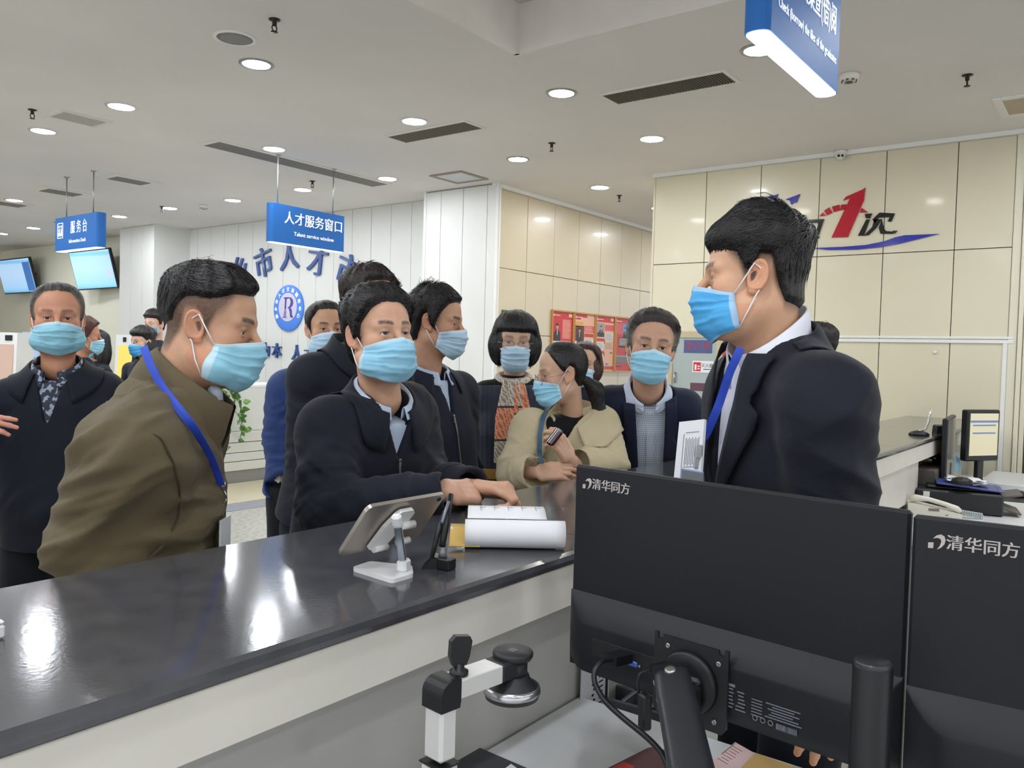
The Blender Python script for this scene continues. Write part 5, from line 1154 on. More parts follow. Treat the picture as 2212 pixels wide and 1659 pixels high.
# ---------------------------------------------------------------- young clerk in the black suit
def clerk():
    N = P_(1668, 740, 1.64); B = P_(1705, 1320, 1.76); X = KF * .985 - KR * .17
    b = Body(N, B, X, SR=P_(1612, 838, 1.82), SL=P_(1785, 866, 1.47), ER=P_(1590, 1020, 1.86), EL=P_(1812, 1200, 1.47), WR=P_(1520, 1130, 1.74), WL=P_(1800, 1440, 1.42), rs=(.080, .070, .062, .05), k=.065,
             prof=[(0, .19, .14, 0), (.3, .185, .14, 0), (.58, .20, .140, 0), (.80, .17, .12, -.01), (.94, .10, .085, -.008), (1, .066, .072, 0)])
    r = thing('person', 'young clerk in black suit, white shirt and blue lanyard standing behind the monitors', 'person', b.org)
    M = head_axes(-106, 0, -1)
    def fr(P, d, nz):
        sl = ell(P, (.0, .036, .086), (.076, .060, .042)); sl = smax(sl, -(P[:, 2] - .050), .010); return smin(d, sl + nz * .004, .02)
    st = dict(CUTS['fade']); st.update(top=.034, side=.008, back=.012, rough=.25, comb=(0, 1.2, -.2), extra=fr, len=.05, slift=.003, smin=.045, fsoft=.012, front=.62); st['zz'] = [.056, .056, .054, .052, .044, .012, .014, .044, .040, .0, -.05, -.062]
    HD = build_head(r, b.org, P_(1632, 608, 1.62), M, dict(neckw=P_(1660, 735, 1.64), flat=.006, s=.97, eye=.0026, fat=.004, nr=.062, brow=.9), 111, st, M_hair, MKb, 'd2a384', h=.0021, nstr=2200, stub=(.88, .012))
    hl = hand_geo(b.W['L'], nrm(-KU + KR * -.06), nrm(-KF * .9 - KR * .3), -1, [(.15, .25, .15), (.18, .25, .15), (.2, .3, .2), (.25, .3, .2)], .13, (.5, .2, .2), 1.0, skin='d2a384', fore=b.E['L'] * .3 + b.W['L'] * .7)
    finish_body(r, b.org, HD, [hl], skin_mat('k', 'd2a384'), [[N, b.S['L'], b.E['L'], b.E['L'] * .3 + b.W['L'] * .7]]); lo, hi = b.bounds()
    f0 = b.cutf(); g = v_cut(b, .075, .075, .42); f = lambda P: smax(f0(P), -g(P), .006)
    fo = [(P_(1800, 1000, 1.40), .13, nrm(KU * .8 + KR * .4), .08, .008), (P_(1800, 900, 1.39), .12, nrm(KU * .6 - KR * .6), .09, .007), (P_(1690, 960, 1.42), .1, nrm(KR), .09, .006), (P_(1860, 960, 1.46), .08, nrm(KU), .07, .005)]
    cloth('jacket', f, lo, hi, .006, M_suit, r, b.org, folds=fo, fine=.0012, seed=13, sm=3)
    sh = lambda P: np.maximum(np.maximum(b.torso(P) + .012, g(P) - .03), b.below(P, .945)); cloth('shirt', sh, lo, hi, .007, M_whites, r, b.org, fine=.0012)
    for sg in (1, -1): lapel(r, b, f0, sg, .012, .42, .062, .075, M_suit)
    Zc = nrm(KU * .9 - KR * .3); Cc = P_(1660, 724, 1.637)
    collar(r, b.org, 'shirt_collar', Cc, b.X, b.Y, Zc, .074, .080, .052, .034, .07, M_whites, gap=16, f=lambda P: b.torso(P) + .008, off=.000, open_tilt=.06, flare=.008, thick=.003)
    collar(r, b.org, 'jacket_collar', Cc + KR * .01 - KU * .016, b.X, b.Y, Zc, .082, .086, .034, .055, .06, M_suit, gap=84, f=f0, off=.008, open_tilt=.05, flare=.02, thick=.004)
    la = ray_drape(densify([(1601, 752), (1578, 800), (1555, 870), (1528, 935), (1513, 960)]), b.torso, .014); strip(r, b.org, 'lanyard', la, .017, None, 0, M_lany, 50, .002, nrm_hint=-KF * .8 - KR * .6)
    e = P_(1510, 962, 1.57); mb = MB(); mb.box(e - KU * .012 - b.org, (.014, .008, .026), np.stack([KR, KF, KU], 1), bev=.002); mb.box(e - KU * .034 - KR * .004 - b.org, (.010, .005, .022), np.stack([KR, KF, KU], 1), bev=.002); mb.build('badge_clip', mat('clip_grey', 'a9abad', .3, .4), r)
    R_ = np.stack([nrm(KR * .55 - KF * .8), nrm(KF * .55 + KR * .8), KU], 1); mb = MB(); mb.box(e - KU * .092 - KR * .012 - b.org, (.058, .003, .09), R_, bev=.001); mb.build('badge', mat('badge_blue', '8fa9d6', .25), r)
    mb = MB(); mb.box(e - KU * .058 - KR * .011 - KF * .003 - b.org, (.056, .003, .018), R_, bev=.001); mb.build('badge_header', mat('badge_grey', '73777c', .3), r)
    legs(r, b.org, B, X, M_trou)
clerk()
# ================================================================ the counter and what stands on it
M_stone = mat('dark_stone', '47474b', .115, spec=.75, noise=(18, .22), bump=(140, .012)); M_facia = mat('facia_white', 'd5d0c6', .5, noise=(2.6, .10)); M_inner = mat('inner_grey', 'a9a7a2', .55, noise=(1.5, .05))
M_desk = mat('desk_white', 'd2d3d3', .35, noise=(1.2, .04)); M_bl = mat('satin_black', '101114', .4, spec=.4); M_bl2 = mat('soft_black', '15161a', .5, bump=(900, .04)); M_mon = mat('monitor_black', '101218', .5, spec=.35); M_wp = mat('white_plastic', 'dededd', .3); M_paper = mat('paper_white', 'e3e3e6', .7, noise=(8, .03))
Y0, Y1, ZT = .856, 1.392, 1.12
t = thing('service_counter', 'long dark stone service counter with white front boards running to the beige wall', 'counter', (3.4, 1.1, 0))
o = np.array([3.4, 1.1, 0])
xj = [-1.6, 0.0, 1.485, 2.9, 4.2, 5.53, 6.875]
for i in range(6):
    a, b = xj[i] + .0016, xj[i + 1] - .0016; n = 10; mb = MB(); sec = []
    # bullnose profile of the slab
    pf = [(Y0 + .012, ZT - .026), (Y0 + .003, ZT - .022), (Y0, ZT - .013), (Y0 + .003, ZT - .004), (Y0 + .012, ZT), (Y1 - .012, ZT), (Y1 - .003, ZT - .004), (Y1, ZT - .013), (Y1 - .003, ZT - .022), (Y1 - .012, ZT - .026)]
    V = [(x - o[0], y - o[1], z) for x in (a, b) for y, z in pf]; F = [tuple(range(n)), tuple(range(2 * n - 1, n - 1, -1))] + [(k, n + k, n + (k + 1) % n, (k + 1) % n)[::1] for k in range(n)]
    F = [f[::-1] for f in F]; mb.add(V, F); mb.build('slab', M_stone, t)
fj = [-1.6, -.1, 1.9, 3.6, 5.2, 6.875]
for i in range(5):
    mb = MB(); mb.box(((fj[i] + fj[i + 1]) / 2 - o[0], .874 - o[1], 1.053), (fj[i + 1] - fj[i] - .0015, .018, .082), bev=.001); mb.build('front_board', M_facia, t)
mb = MB(); mb.box((2.64 - o[0], .925 - o[1], 1.02), (8.47, .085, .018)); mb.build('soffit', M_facia, t)
mb = MB(); mb.box((2.64 - o[0], .968 - o[1], .555), (8.47, .02, .91)); mb.build('inner_panel', M_inner, t)
mb = MB(); mb.box((2.64 - o[0], 1.345 - o[1], .547), (8.47, .03, 1.094)); mb.build('public_panel', M_facia, t)
for x in (-1.55, 1.62, 3.75, 6.8): mb = MB(); mb.box((x - o[0], 1.155 - o[1], .55), (.03, .35, 1.08)); mb.build('upright', M_inner, t)
# white cabinet ends under the far part
mb = MB(); mb.box((4.35 - o[0], .93 - o[1], .9), (.9, .06, .2)); mb.build('cabinet_end', M_facia, t)

# staff desks
t = thing('staff_desk', 'white staff desk top under the counter, in front of the near monitor', 'desk', (.3, .5, 0)); mb = MB(); mb.box((.02, -.038, .735), (2.44, .98, .03), bev=.003); mb.build('desk_top', M_desk, t)
for x in (-.9, 1.15): mb = MB(); mb.box((x, 0, .36), (.03, .8, .72)); mb.build('leg_panel', M_inner, t)
t = thing('staff_desk', 'white staff desk at the far end with printer, phone and monitors', 'desk', (5.2, .4, 0)); mb = MB(); mb.box((0, .05, .735), (2.6, .98, .03), bev=.003); mb.build('desk_top', M_desk, t)
for x in (-1.2, 1.2): mb = MB(); mb.box((x, 0, .36), (.03, .8, .72)); mb.build('leg_panel', M_inner, t)
mb = MB(); mb.box((.95, .1, .775), (.7, .5, .05), bev=.004); mb.build('raised_shelf', M_desk, t)

# ---------------------------------------------------------------- monitors seen from behind
def logo_mark(mb, o_, ex, ey, s, mi=0):
    """crescent with a small square, drawn as flat relief"""
    ez = np.cross(ex, ey); out = [(-.15, .20), (.05, .42), (.30, .52), (.50, .42), (.58, .18), (.52, -.10), (.34, -.34), (.10, -.50), (.26, -.22), (.34, .06), (.28, .22), (.12, .27)]
    mb.prism([(x * s, y * s) for x, y in out], o_, ex, ey, -ez * .0006, mi); mb.prism([(-.42 * s, -.10 * s), (-.10 * s, -.06 * s), (-.12 * s, -.44 * s), (-.42 * s, -.46 * s)], o_, ex, ey, -ez * .0006, mi)
M_logo = mat('logo_grey', 'b3aaa6', .5)
def monitor(label, TL, TR, W=.545, H=.345, details=True):
    ex = nrm(np.array([TR[0] - TL[0], TR[1] - TL[1], 0])); ez = KU; ey = np.cross(ez, ex)            # ey points away from the viewer: through the screen
    base = np.asarray(TL) + ex * W / 2 - ez * H; t = thing('monitor', label, 'monitor', base, np.stack([ex, ey, ez], 1))
    mb = MB(); mb.box((0, .006, H / 2), (W, .013, H), bev=.004); mb.build('housing', M_mon, t)
    mb = MB(); mb.box((0, .0132, H / 2), (W - .012, .001, H - .02)); mb.build('screen', mat('screen_off', '0a0b0d', .15), t)
    # swelling of the lower back: side profile swept, narrowing to the sides
    hb = .100; top = .232 * 0 + .104; G = []; xs_ = np.linspace(-W / 2 + .001, W / 2 - .001, 45); dp = .036
    for x in xs_:
        e = min(1, (W / 2 - abs(x)) / .055); e = math.sin(e * math.pi / 2) ** .8; d = dp * e; zt = .130; zm = .130 - .040 * e
        G.append([(x, 0, zt), (x, -d * .35, zt - .34 * (zt - zm)), (x, -d * .97, zm + .001), (x, -d, zm - .004), (x, -d, .034 + .03 * (1 - e)), (x, -d * .85, .008 + .022 * (1 - e)), (x, -d * .3, .001 + .012 * (1 - e)), (x, 0, .0005)])
    mb = MB(); mb.sheet(np.array(G), 0, 0); mb.build('back_bulge', M_mon, t)
    lg = MB(); lx, lz = -W / 2 + .062, H - .032; ex0, ey0 = np.array([1., 0, 0]), np.array([0, 0, 1.])
    logo_mark(lg, np.array([-W / 2 + .026, -.0012, H - .030]), ex0, ey0, .019); put_text(lg, '清华同方', (-W / 2 + .0375, -.0008, H - .030), ex0, ey0, .0195, .0003, 0, 1.0, 'LEFT', 0, .0004); lg.build('lettering', M_logo, t)
    return t, ex, ey, ez
TL1, TR1 = at(1243, 1003, 1.42), at(1967, 1103, 1.05)
m1, ex, ey, ez = monitor('near black monitor seen from behind on a grey arm, cables plugged in', TL1, TR1)
# ports recess
mb = MB(); mb.box((-.134, -.0345, .056), (.130, .004, .030), bev=.002); mb.build('port_recess', mat('recess_black', '0b0b0d', .6), m1)
mb = MB(); mb.box((-.116, -.038, .050), (.017, .004, .009), bev=.002); mb.build('video_port', mat('port_blue', '3b5fb4', .4), m1)
mb = MB()
for x in (-.129, -.103): mb.lathe((x, -.037, .050), (0, -1, 0), [(.0022, 0), (.0022, .003), (.001, .003)], 8)
mb.build('port_screw', M_zip, m1)
# printed label: dashes, three seals and a bar code
mb = MB(); r_ = random.Random(3)
for k in range(6): mb.box((.050 + r_.random() * .003, -.0365, .060 - k * .0052), (.009, .0006, .0018)); mb.box((.065 + r_.random() * .004, -.0365, .0590 - k * .0052), (.007 + r_.random() * .010, .0006, .0016))
mb.box((.049, -.0365, .0655), (.018, .0006, .004))
for k in range(6): mb.box((.128 + r_.random() * .004, -.0365, .0565 - k * .0038), (.03 + r_.random() * .026, .0006, .0014)); mb.box((.092, -.0365, .0555 - k * .0044), (.016, .0006, .0013))
for k in range(3): mb.tube([(.090 + k * .0115 + .0034 * math.cos(a), -.0366, .0300 + .0034 * math.sin(a)) for a in np.linspace(0, 2 * math.pi, 15)[:-1]], .0008, 4, closed=True)
for k in range(16): mb.box((.122 + k * .0019, -.0366, .0285), (.0006 + .0009 * r_.random(), .0006, .008))
mb.build('rating_label', mat('label_print', '6d7078', .6), m1)
m2, *_ = monitor('second black monitor seen from behind, cut by the right edge of the photo', at(1973, 1112, 1.03), at(2212, 1139, .967))
# VESA plate and arm
def onplane(px, py, p0, n): d = ray(px, py); return CAM + d * (((np.asarray(p0) - CAM) @ n) / (d @ n))
pc = np.asarray(TL1) + ex * (.545 * .5 - .013) - ez * .293 - ey * .0375
R1 = np.stack([ex, ey, ez], 1); t = thing('swivel_mount', 'black swivel mount with square plate, round joint and grey beam behind the near monitor', 'mount', [pc[0], pc[1], .75], R1); pl = np.array([0, 0, pc[2] - .75])
q = MB(); poly = [(-.062, .052), (-.062, .062), (-.056, .062), (-.056, .053), (-.048, .053), (-.046, .06), (.046, .06), (.048, .053), (.056, .053), (.056, .062), (.062, .062), (.062, -.052), (.054, -.062), (-.054, -.062), (-.062, -.052)]
q.prism(poly, pl + np.array([0, -.004, 0]), (1, 0, 0), (0, 0, 1), (0, .004, 0)); q.build('mounting_plate', M_bl2, t)
q = MB(); q.lathe(pl, (0, -1, 0), [(.047, .003), (.047, .010), (.043, .015), (.03, .016), (.002, .016)], 40); q.build('round_joint', M_bl, t)
q = MB()
for x, z in ((-.038, .045), (.047, .040), (.043, -.046), (-.042, -.046)): q.lathe(pl + np.array([x, -.004, z]), (0, -1, 0), [(.0042, 0), (.0042, .0015), (.0025, .0025), (.0012, .0012)], 12)
q.build('screw', M_zip, t)
q = MB(); q.box(pl + np.array([-.022, -.030, -.018]), (.018, .034, .052), bev=.006); q.box(pl + np.array([.022, -.030, -.018]), (.012, .034, .052), bev=.005); q.box(pl + np.array([0, -.018, .010]), (.054, .012, .012), bev=.004); q.box(pl + np.array([0, -.050, .006]), (.054, .010, .014), bev=.004); q.lathe(pl + np.array([.026, -.036, -.022]), (1, 0, 0), [(.014, 0), (.014, .006), (.010, .008), (.004, .008)], 20); q.build('tilt_head', M_bl2, t)
# the arm beam: goes down and toward the viewer
def loc(P): return R1.T @ (np.asarray(P, float) - np.array([pc[0], pc[1], .75]))
A0, A1 = loc(at(1451, 1458, 1.13)), loc(at(1502, 1705, .95)); rows = []; av = nrm(A1 - A0); sx_ = nrm(np.array([1, 0, 0]) - av * av[0]); up_ = np.cross(sx_, av); up_ = up_ if up_[1] < 0 else -up_
for k, (tt, w_, h_) in enumerate(((0, .018, .008), (.02, .023, .015), (.08, .025, .020), (.3, .026, .022), (.7, .027, .024), (1, .028, .025))):
    c_ = A0 + av * np.linalg.norm(A1 - A0) * tt; rows.append([c_ + sx_ * w_ * math.copysign(abs(math.cos(a)) ** .5, math.cos(a)) + up_ * h_ * math.copysign(abs(math.sin(a)) ** .6, math.sin(a)) for a in np.linspace(0, 2 * math.pi, 33)])
q = MB(); q.sheet(np.array(rows), 0, 0); q.add(rows[0][:-1], [tuple(range(32))]); q.build('arm_beam', mat('arm_grey', '222328', .36), t)
q = MB()
for tt in (.06, .24): c_ = A0 + av * np.linalg.norm(A1 - A0) * tt; q.lathe(c_ - sx_ * .0245 + up_ * .002, -sx_, [(.004, 0), (.004, .0015), (.002, .002)], 10)
q.lathe(A0 + av * .012 + up_ * .018, up_, [(.008, 0), (.008, .0025), (.004, .003)], 14); q.build('arm_screw', M_zip, t)
q = MB(); c_ = loc(at(1502, 1710, .92)); q.lathe(np.array([c_[0], c_[1], 0]), (0, 0, 1), [(.05, 0), (.05, .02), (.03, .03), (.022, .06), (.022, c_[2] + .0)], 24); q.build('arm_post', M_bl, t)
# separate upright pole in front of the monitors
p_ = at(1886, 1432, .935); t = thing('monitor_pole', 'round black monitor pole standing in front of the gap between the two monitors', 'pole', (p_[0], p_[1], .75)); q = MB(); q.lathe((0, 0, 0), (0, 0, 1), [(.05, 0), (.05, .012), (.0215, .014), (.0215, p_[2] - .75 - .004), (.0195, p_[2] - .75), (.001, p_[2] - .75)], 40); q.build('tube', M_bl, t)
q = MB(); q.lathe((0, 0, p_[2] - .75), (0, 0, 1), [(.0205, -.006), (.0205, .001), (.0185, .003), (.001, .003)], 40); q.build('cap', mat('cap_black', '2a2a2e', .3), t)
# cables
def cable(label, px, r=.0035, m=None, plug=None, n=50):
    P = np.array([at(*p) for p in px]); tt = np.linspace(0, 1, len(P)); ts = np.linspace(0, 1, n); C = np.stack([np.interp(ts, tt, P[:, k]) for k in range(3)], 1)
    for _ in range(6): C[1:-1] = (C[:-2] + C[1:-1] * 2 + C[2:]) / 4
    o_ = C[-1]; t = thing('cable', label, 'cable', o_); q = MB(); q.tube(C - o_, r, 8); q.build('cord', m or M_bl, t)
    if plug is not None:
        d = nrm(C[3] - C[0]); q = MB(); q.box(C[0] - o_ - d * plug[2] * .3, plug, frame(np.cross(d, KU), d)); q.build('plug', M_bl, t)
    return t
cable('thick black cable hanging in a curve from the left port of the near monitor', [(1325, 1424, 1.27), (1298, 1430, 1.25), (1283, 1450, 1.24), (1283, 1475, 1.23), (1305, 1515, 1.20), (1350, 1555, 1.17), (1395, 1590, 1.14), (1430, 1625, 1.10), (1446, 1665, 1.07)], .0042, plug=(.026, .014, .04))
cable('thin black power lead with round plug hanging behind the near monitor', [(1412, 1444, 1.19), (1396, 1448, 1.185), (1382, 1455, 1.18), (1376, 1475, 1.18), (1380, 1500, 1.18), (1388, 1535, 1.18), (1400, 1570, 1.19)], .0022, plug=(.010, .010, .03))
pA = at(1393, 1537, 1.17); t = thing('cable_adapter', 'black rectangular adapter block on the thin lead below the near monitor', 'adapter', pA); q = MB(); q.box((0, 0, -.0), (.014, .02, .05), frame(nrm(KR + KF * .3), nrm(KU + KR * -.15)), bev=.003); q.build('block', M_bl, t)

# ---------------------------------------------------------------- document camera
t = thing('document_camera', 'silver and black document camera with folding arm in front of the counter', 'document camera', (at(952, 1560, .96)[0], at(952, 1560, .96)[1], .75)); o = np.array(t.location)
ax_ = nrm(np.array([.814 - .709, .615 - .628, 0])); ay_ = np.cross(KU, ax_); Rd = np.stack([ax_, ay_, KU], 1); M_sil = mat('silver_plastic', 'c9c7c5', .35, .15)
cp = at(954, 1468, .965); zt = cp[2] - .75; pb = cp - o; pb = np.array([pb[0], pb[1], 0])
q = MB(); q.box(pb + KU * (zt - .058) , (.026, .032, .07), Rd, bev=.004); q.build('upper_post', M_sil, t)
q = MB(); q.box(pb + KU * (zt - .098) / 2, (.031, .036, zt - .098), Rd, bev=.004); q.build('lower_post', M_sil, t)
q = MB(); q.box(pb + KU * (zt - .0975), (.032, .037, .002), Rd); q.build('post_seam', M_bl, t)
q = MB(); sec = []
for a in np.linspace(0, math.pi / 2, 8): sec.append((-.0145 + .016 * (1 - math.cos(a)), -.024 + .026 * math.sin(a) + .0))
prof = [(-.0145, -.030)] + [(-.0145 + .016 * (1 - math.cos(a)), -.012 + .016 * math.sin(a)) for a in np.linspace(0, math.pi / 2, 8)] + [(.016, .004), (.016, -.022), (.0145, -.030)]
q.prism([(x, z) for x, z in prof], pb + KU * (zt - .002) - ay_ * .0175, ax_, KU, ay_ * .035); q.build('elbow', M_bl, t)
ar = pb + KU * (zt - .012); L_ = .098
q = MB(); q.box(ar + ax_ * (.016 + L_ / 2 - .014), (L_ - .028, .033, .022), Rd, bev=.001); q.build('arm', M_sil, t)
q = MB(); q.box(ar + ax_ * (L_ + .004), (.034, .034, .024), Rd, bev=.003); q.build('arm_end', M_bl2, t)
hc = ar + ax_ * (L_ + .022)
q = MB(); q.lathe(hc + KU * .012, KU, [(.024, -.004), (.026, 0), (.026, .004), (.0245, .006), (.001, .006)], 36); q.lathe(hc - KU * .018, KU, [(.019, 0), (.019, .028)], 30); q.build('round_cap', M_bl2, t)
q = MB(); put_text(q, '回', hc + KU * .0182, ax_, ay_, .011, .0002); q.build('cap_mark', mat('mark_grey', '7d7878', .5), t)
q = MB(); q.lathe(hc - KU * .036, KU, [(.034, -.006), (.036, .0), (.036, .005), (.033, .010), (.024, .016), (.021, .024), (.012, .026)], 40); q.build('camera_head', M_bl2, t)
q = MB(); q.lathe(hc - KU * .036, KU, [(.0365, .000), (.0368, .003), (.0362, .0062), (.0345, .010)], 40); q.build('metal_ring', mat('steel', 'b5b5b8', .25, .95), t)
kb = ar + ax_ * .027 + KU * .011
q = MB(); q.lathe(kb, KU, [(.0115, 0), (.0115, .005), (.007, .006), (.006, .014)], 24); kx = nrm(ax_ * .55 - ay_ * .2 + KU * .0); q.prism([(-.009, 0), (-.013, .012), (-.012, .03), (-.006, .036), (.012, .034), (.015, .028), (.012, .010), (.008, 0)], kb + KU * .012 - np.cross(kx, KU) * .0045, kx, KU, np.cross(kx, KU) * .009); q.build('knob', M_bl, t)
q = MB(); q.box(at(1057, 1630, .97) * 0 + pb - ax_ * .0 - ay_ * .019 + KU * (zt - .135), (.006, .001, .003), Rd); q.box(pb + ax_ * .016 + KU * (zt - .115), (.001, .008, .005), Rd); q.build('port', M_bl, t)
# desk things near the lower edge
def flat_thing(name, label, cat, quad, z, th, m, r=.0, R=None):
    c = np.mean([onz(x, y, z) for x, y in quad], 0); t = thing(name, label, cat, (c[0], c[1], z - th)); P = [onz(x, y, z) - c for x, y in quad]
    if r:
        out = []
        for i in range(len(P)):
            a, b, d = P[i - 1], P[i], P[(i + 1) % len(P)]; u = nrm(a - b); v = nrm(d - b)
            for k in np.linspace(0, 1, 6): out.append(b + u * r * (1 - k) ** 2 + v * r * k ** 2)
        P = out
    q = MB(); pl_ = [(p[0], p[1]) for p in P]; q.prism(pl_, (0, 0, th), (1, 0, 0), (0, 1, 0), (0, 0, -th)); q.build('sheet', m, t); return t, c
flat_thing('mouse_pad', 'dark grey pad with rounded corner on the desk behind the document camera', 'pad', [(1020, 1608), (1160, 1668), (1010, 1760), (870, 1690)], .757, .004, mat('pad_dark', '3a3b41', .6), .02)
flat_thing('paper_slip', 'corner of a white slip lying on the dark grey pad', 'paper', [(1104, 1650), (1135, 1672), (1112, 1690), (1080, 1668)], .7585, .001, M_paper)
t, c = flat_thing('red_mat', 'dark red mat with a bright red corner on the white desk', 'mat', [(1410, 1610), (1560, 1668), (1380, 1790), (1200, 1716)], .756, .004, mat('maroon_mat', '5a2f33', .5), .02)
q = MB(); qd = [onz(x, y, .7563) - c for x, y in ((1347, 1645), (1372, 1656), (1318, 1690), (1290, 1674))]; q.prism([(p[0], p[1]) for p in qd], (0, 0, .0046), (1, 0, 0), (0, 1, 0), (0, 0, -.001)); q.build('red_corner', mat('bright_red', 'b4302f', .5), t)
t, c = flat_thing('form_sheet', 'pale pink printed form lying below the near monitor', 'paper', [(1588, 1603), (1632, 1628), (1575, 1700), (1510, 1668)], .7515, .001, mat('paper_pink', 'e3c3c0', .7))
q = MB(); d1 = nrm(onz(1632, 1628, .7515) - onz(1588, 1603, .7515)); d2 = nrm(onz(1510, 1668, .7515) - onz(1588, 1603, .7515)); o1 = onz(1588, 1603, .7515) - c + KU * .0012; R_ = np.stack([d1, nrm(np.cross(KU, d1)), KU], 1)
for k in range(7): q.box(o1 + d1 * .016 + d2 * (.018 + k * .011), (.026 - .004 * (k % 3), .0012, .0004), R_)
q.box(o1 + d1 * .002 + d2 * .035, (.0012, .06, .0004), np.stack([nrm(np.cross(d2, KU)), d2, KU], 1)); q.build('print', mat('print_dark', '5b3b3f', .7), t)
flat_thing('manila_envelope', 'tan manila envelope lying below the near monitor beside the pink form', 'envelope', [(1632, 1626), (1760, 1672), (1700, 1760), (1560, 1700)], .755, .003, mat('manila', 'c6a468', .7, noise=(9, .05)))
# things in the gap past the desk edge
pk = onz(1372, 1516, .69) + np.array([.03, -.02, .03]); t = thing('document_tray', 'dark plastic tray with compartments below the near monitor', 'tray', (pk[0], pk[1], pk[2] - .03), np.stack([nrm(KR * .82 - KF * .55), nrm(KF * .82 + KR * .55), KU], 1)); M_tray = mat('tray_grey', '4a4b50', .45)
q = MB(); q.box((0, 0, -.01), (.17, .22, .012), bev=.002); q.build('tray_floor', mat('tray_black', '26272b', .5), t)
q = MB()
for x in (-.085, -.02, .045, .085): q.box((x, 0, .012), (.010, .22, .034), bev=.002)
for y in (-.11, -.03, .05, .11): q.box((0, y, .012), (.18, .010, .034), bev=.002)
q.build('divider', M_tray, t)
q = MB(); q.box((-.02, -.075, .004), (.03, .02, .012), bev=.002); q.build('eraser', M_wp, t)
ps = onY(1284, 1500, .935); t = thing('notice_sheet', 'white printed notice standing upright behind the desk edge', 'sheet', (ps[0] + .01, .94, ps[2] - .12)); q = MB(); q.box((0, 0, .10), (.12, .003, .26)); q.build('sheet', mat('paper_grey', 'b9babd', .6), t)
q = MB()
for k in range(14): q.box((.022, -.0022, .02 + k * .012), (.018, .0006, .003)); q.box((-.012 + .006 * (k % 2), -.0022, .022 + k * .012), (.008, .0006, .005))
q.box((.048, -.0022, .1), (.010, .0006, .25)); q.build('print', M_bl, t)

# ---------------------------------------------------------------- tablet on a folding stand
a, d, cR_, bR = onz(728, 1200, 1.15), onX(795, 1093, onz(728, 1200, 1.15)[0]), None, None
tx = np.array([1., 0, 0]); tz = nrm(d - a); tz = nrm(tz - tx * (tz @ tx)); Wt = .192; Ht = float(np.linalg.norm(d - a)); c0 = (a + d) / 2 + tx * Wt / 2; Rt = np.stack([tx, np.cross(tz, tx), tz], 1); M_gold = mat('tablet_gold', 'a79d94', .28, .65)
t = thing('tablet', 'champagne gold tablet leaning on a white folding stand, back to the camera', 'tablet', c0, Rt); back = Rt[:, 1] * (1 if Rt[:, 1] @ (CAM - c0) > 0 else -1); sg = 1 if Rt[:, 1] @ back > 0 else -1
q = MB(); poly = []; rr = .012
for cx_, cy_, a0 in ((Wt / 2 - rr, Ht / 2 - rr, 0), (-Wt / 2 + rr, Ht / 2 - rr, 90), (-Wt / 2 + rr, -Ht / 2 + rr, 180), (Wt / 2 - rr, -Ht / 2 + rr, 270)): poly += [(cx_ + rr * math.cos(math.radians(a0 + k)), cy_ + rr * math.sin(math.radians(a0 + k))) for k in (0, 22, 45, 68, 90)]
q.prism(poly, (0, -.0035, 0), (1, 0, 0), (0, 0, 1), (0, .007, 0)); q.build('back_shell', M_gold, t)
q = MB(); q.prism([(x * .985, y * .985) for x, y in poly], (0, -sg * .0036, 0), (1, 0, 0), (0, 0, 1), (0, -sg * .0008, 0)); q.build('screen', mat('tablet_glass', '101114', .08), t)
q = MB(); q.lathe((Wt / 2 - .012, sg * .0035, Ht / 2 - .012), (0, sg, 0), [(.0045, 0), (.0045, .0015), (.0035, .002), (.001, .002)], 16); q.build('camera_lens', M_bl, t)
bs = [onz(x, y, 1.126) for x, y in ((760, 1226), (800, 1213), (890, 1222), (893, 1240), (848, 1253))]; cb = np.mean(bs, 0); t2 = thing('tablet_stand', 'white folding tablet stand with silver telescopic leg on the counter', 'stand', (cb[0], cb[1], 1.12))
ob = np.array([cb[0], cb[1], 1.12]); q = MB(); P = [b_ - ob for b_ in bs]; out = []
for i in range(len(P)):
    a_, b_, d_ = P[i - 1], P[i], P[(i + 1) % len(P)]; u = nrm(a_ - b_); v = nrm(d_ - b_)
    for k in np.linspace(0, 1, 5): out.append(b_ + u * .009 * (1 - k) ** 2 + v * .009 * k ** 2)
q.prism([(p[0], p[1]) for p in out], (0, 0, .007), (1, 0, 0), (0, 1, 0), (0, 0, -.007)); q.build('base', M_wp, t2)
pf_ = onz(872, 1222, 1.135) - ob; ptop = at(858, 1128, 1.36) - ob; q = MB(); q.box((pf_ * [1, 1, 0]) + KU * .016, (.018, .026, .022), np.stack([nrm(KR - KF * .3), nrm(KF + KR * .3), KU], 1), bev=.004); q.build('hinge_block', M_wp, t2)
q = MB(); dd = nrm(ptop - pf_); q.box((pf_ + ptop) / 2 + dd * .004, (.013, .010, np.linalg.norm(ptop - pf_) * .78), frame(nrm(KR - dd * (KR @ dd)), dd), bev=.002); q.build('leg', mat('leg_silver', '9aa3ad', .25, .85), t2)
q = MB(); q.box(ptop + dd * .004, (.016, .014, .024), frame(nrm(KR - dd * (KR @ dd)), dd), bev=.004); bc = c0 - ob + back * .010; 
pl2 = [(-.024, -.046), (-.036, -.040), (-.030, .012), (-.018, .042), (-.010, .048), (.018, .048), (.026, .040), (.024, .012), (.014, -.006), (.008, -.028), (.002, -.046)]
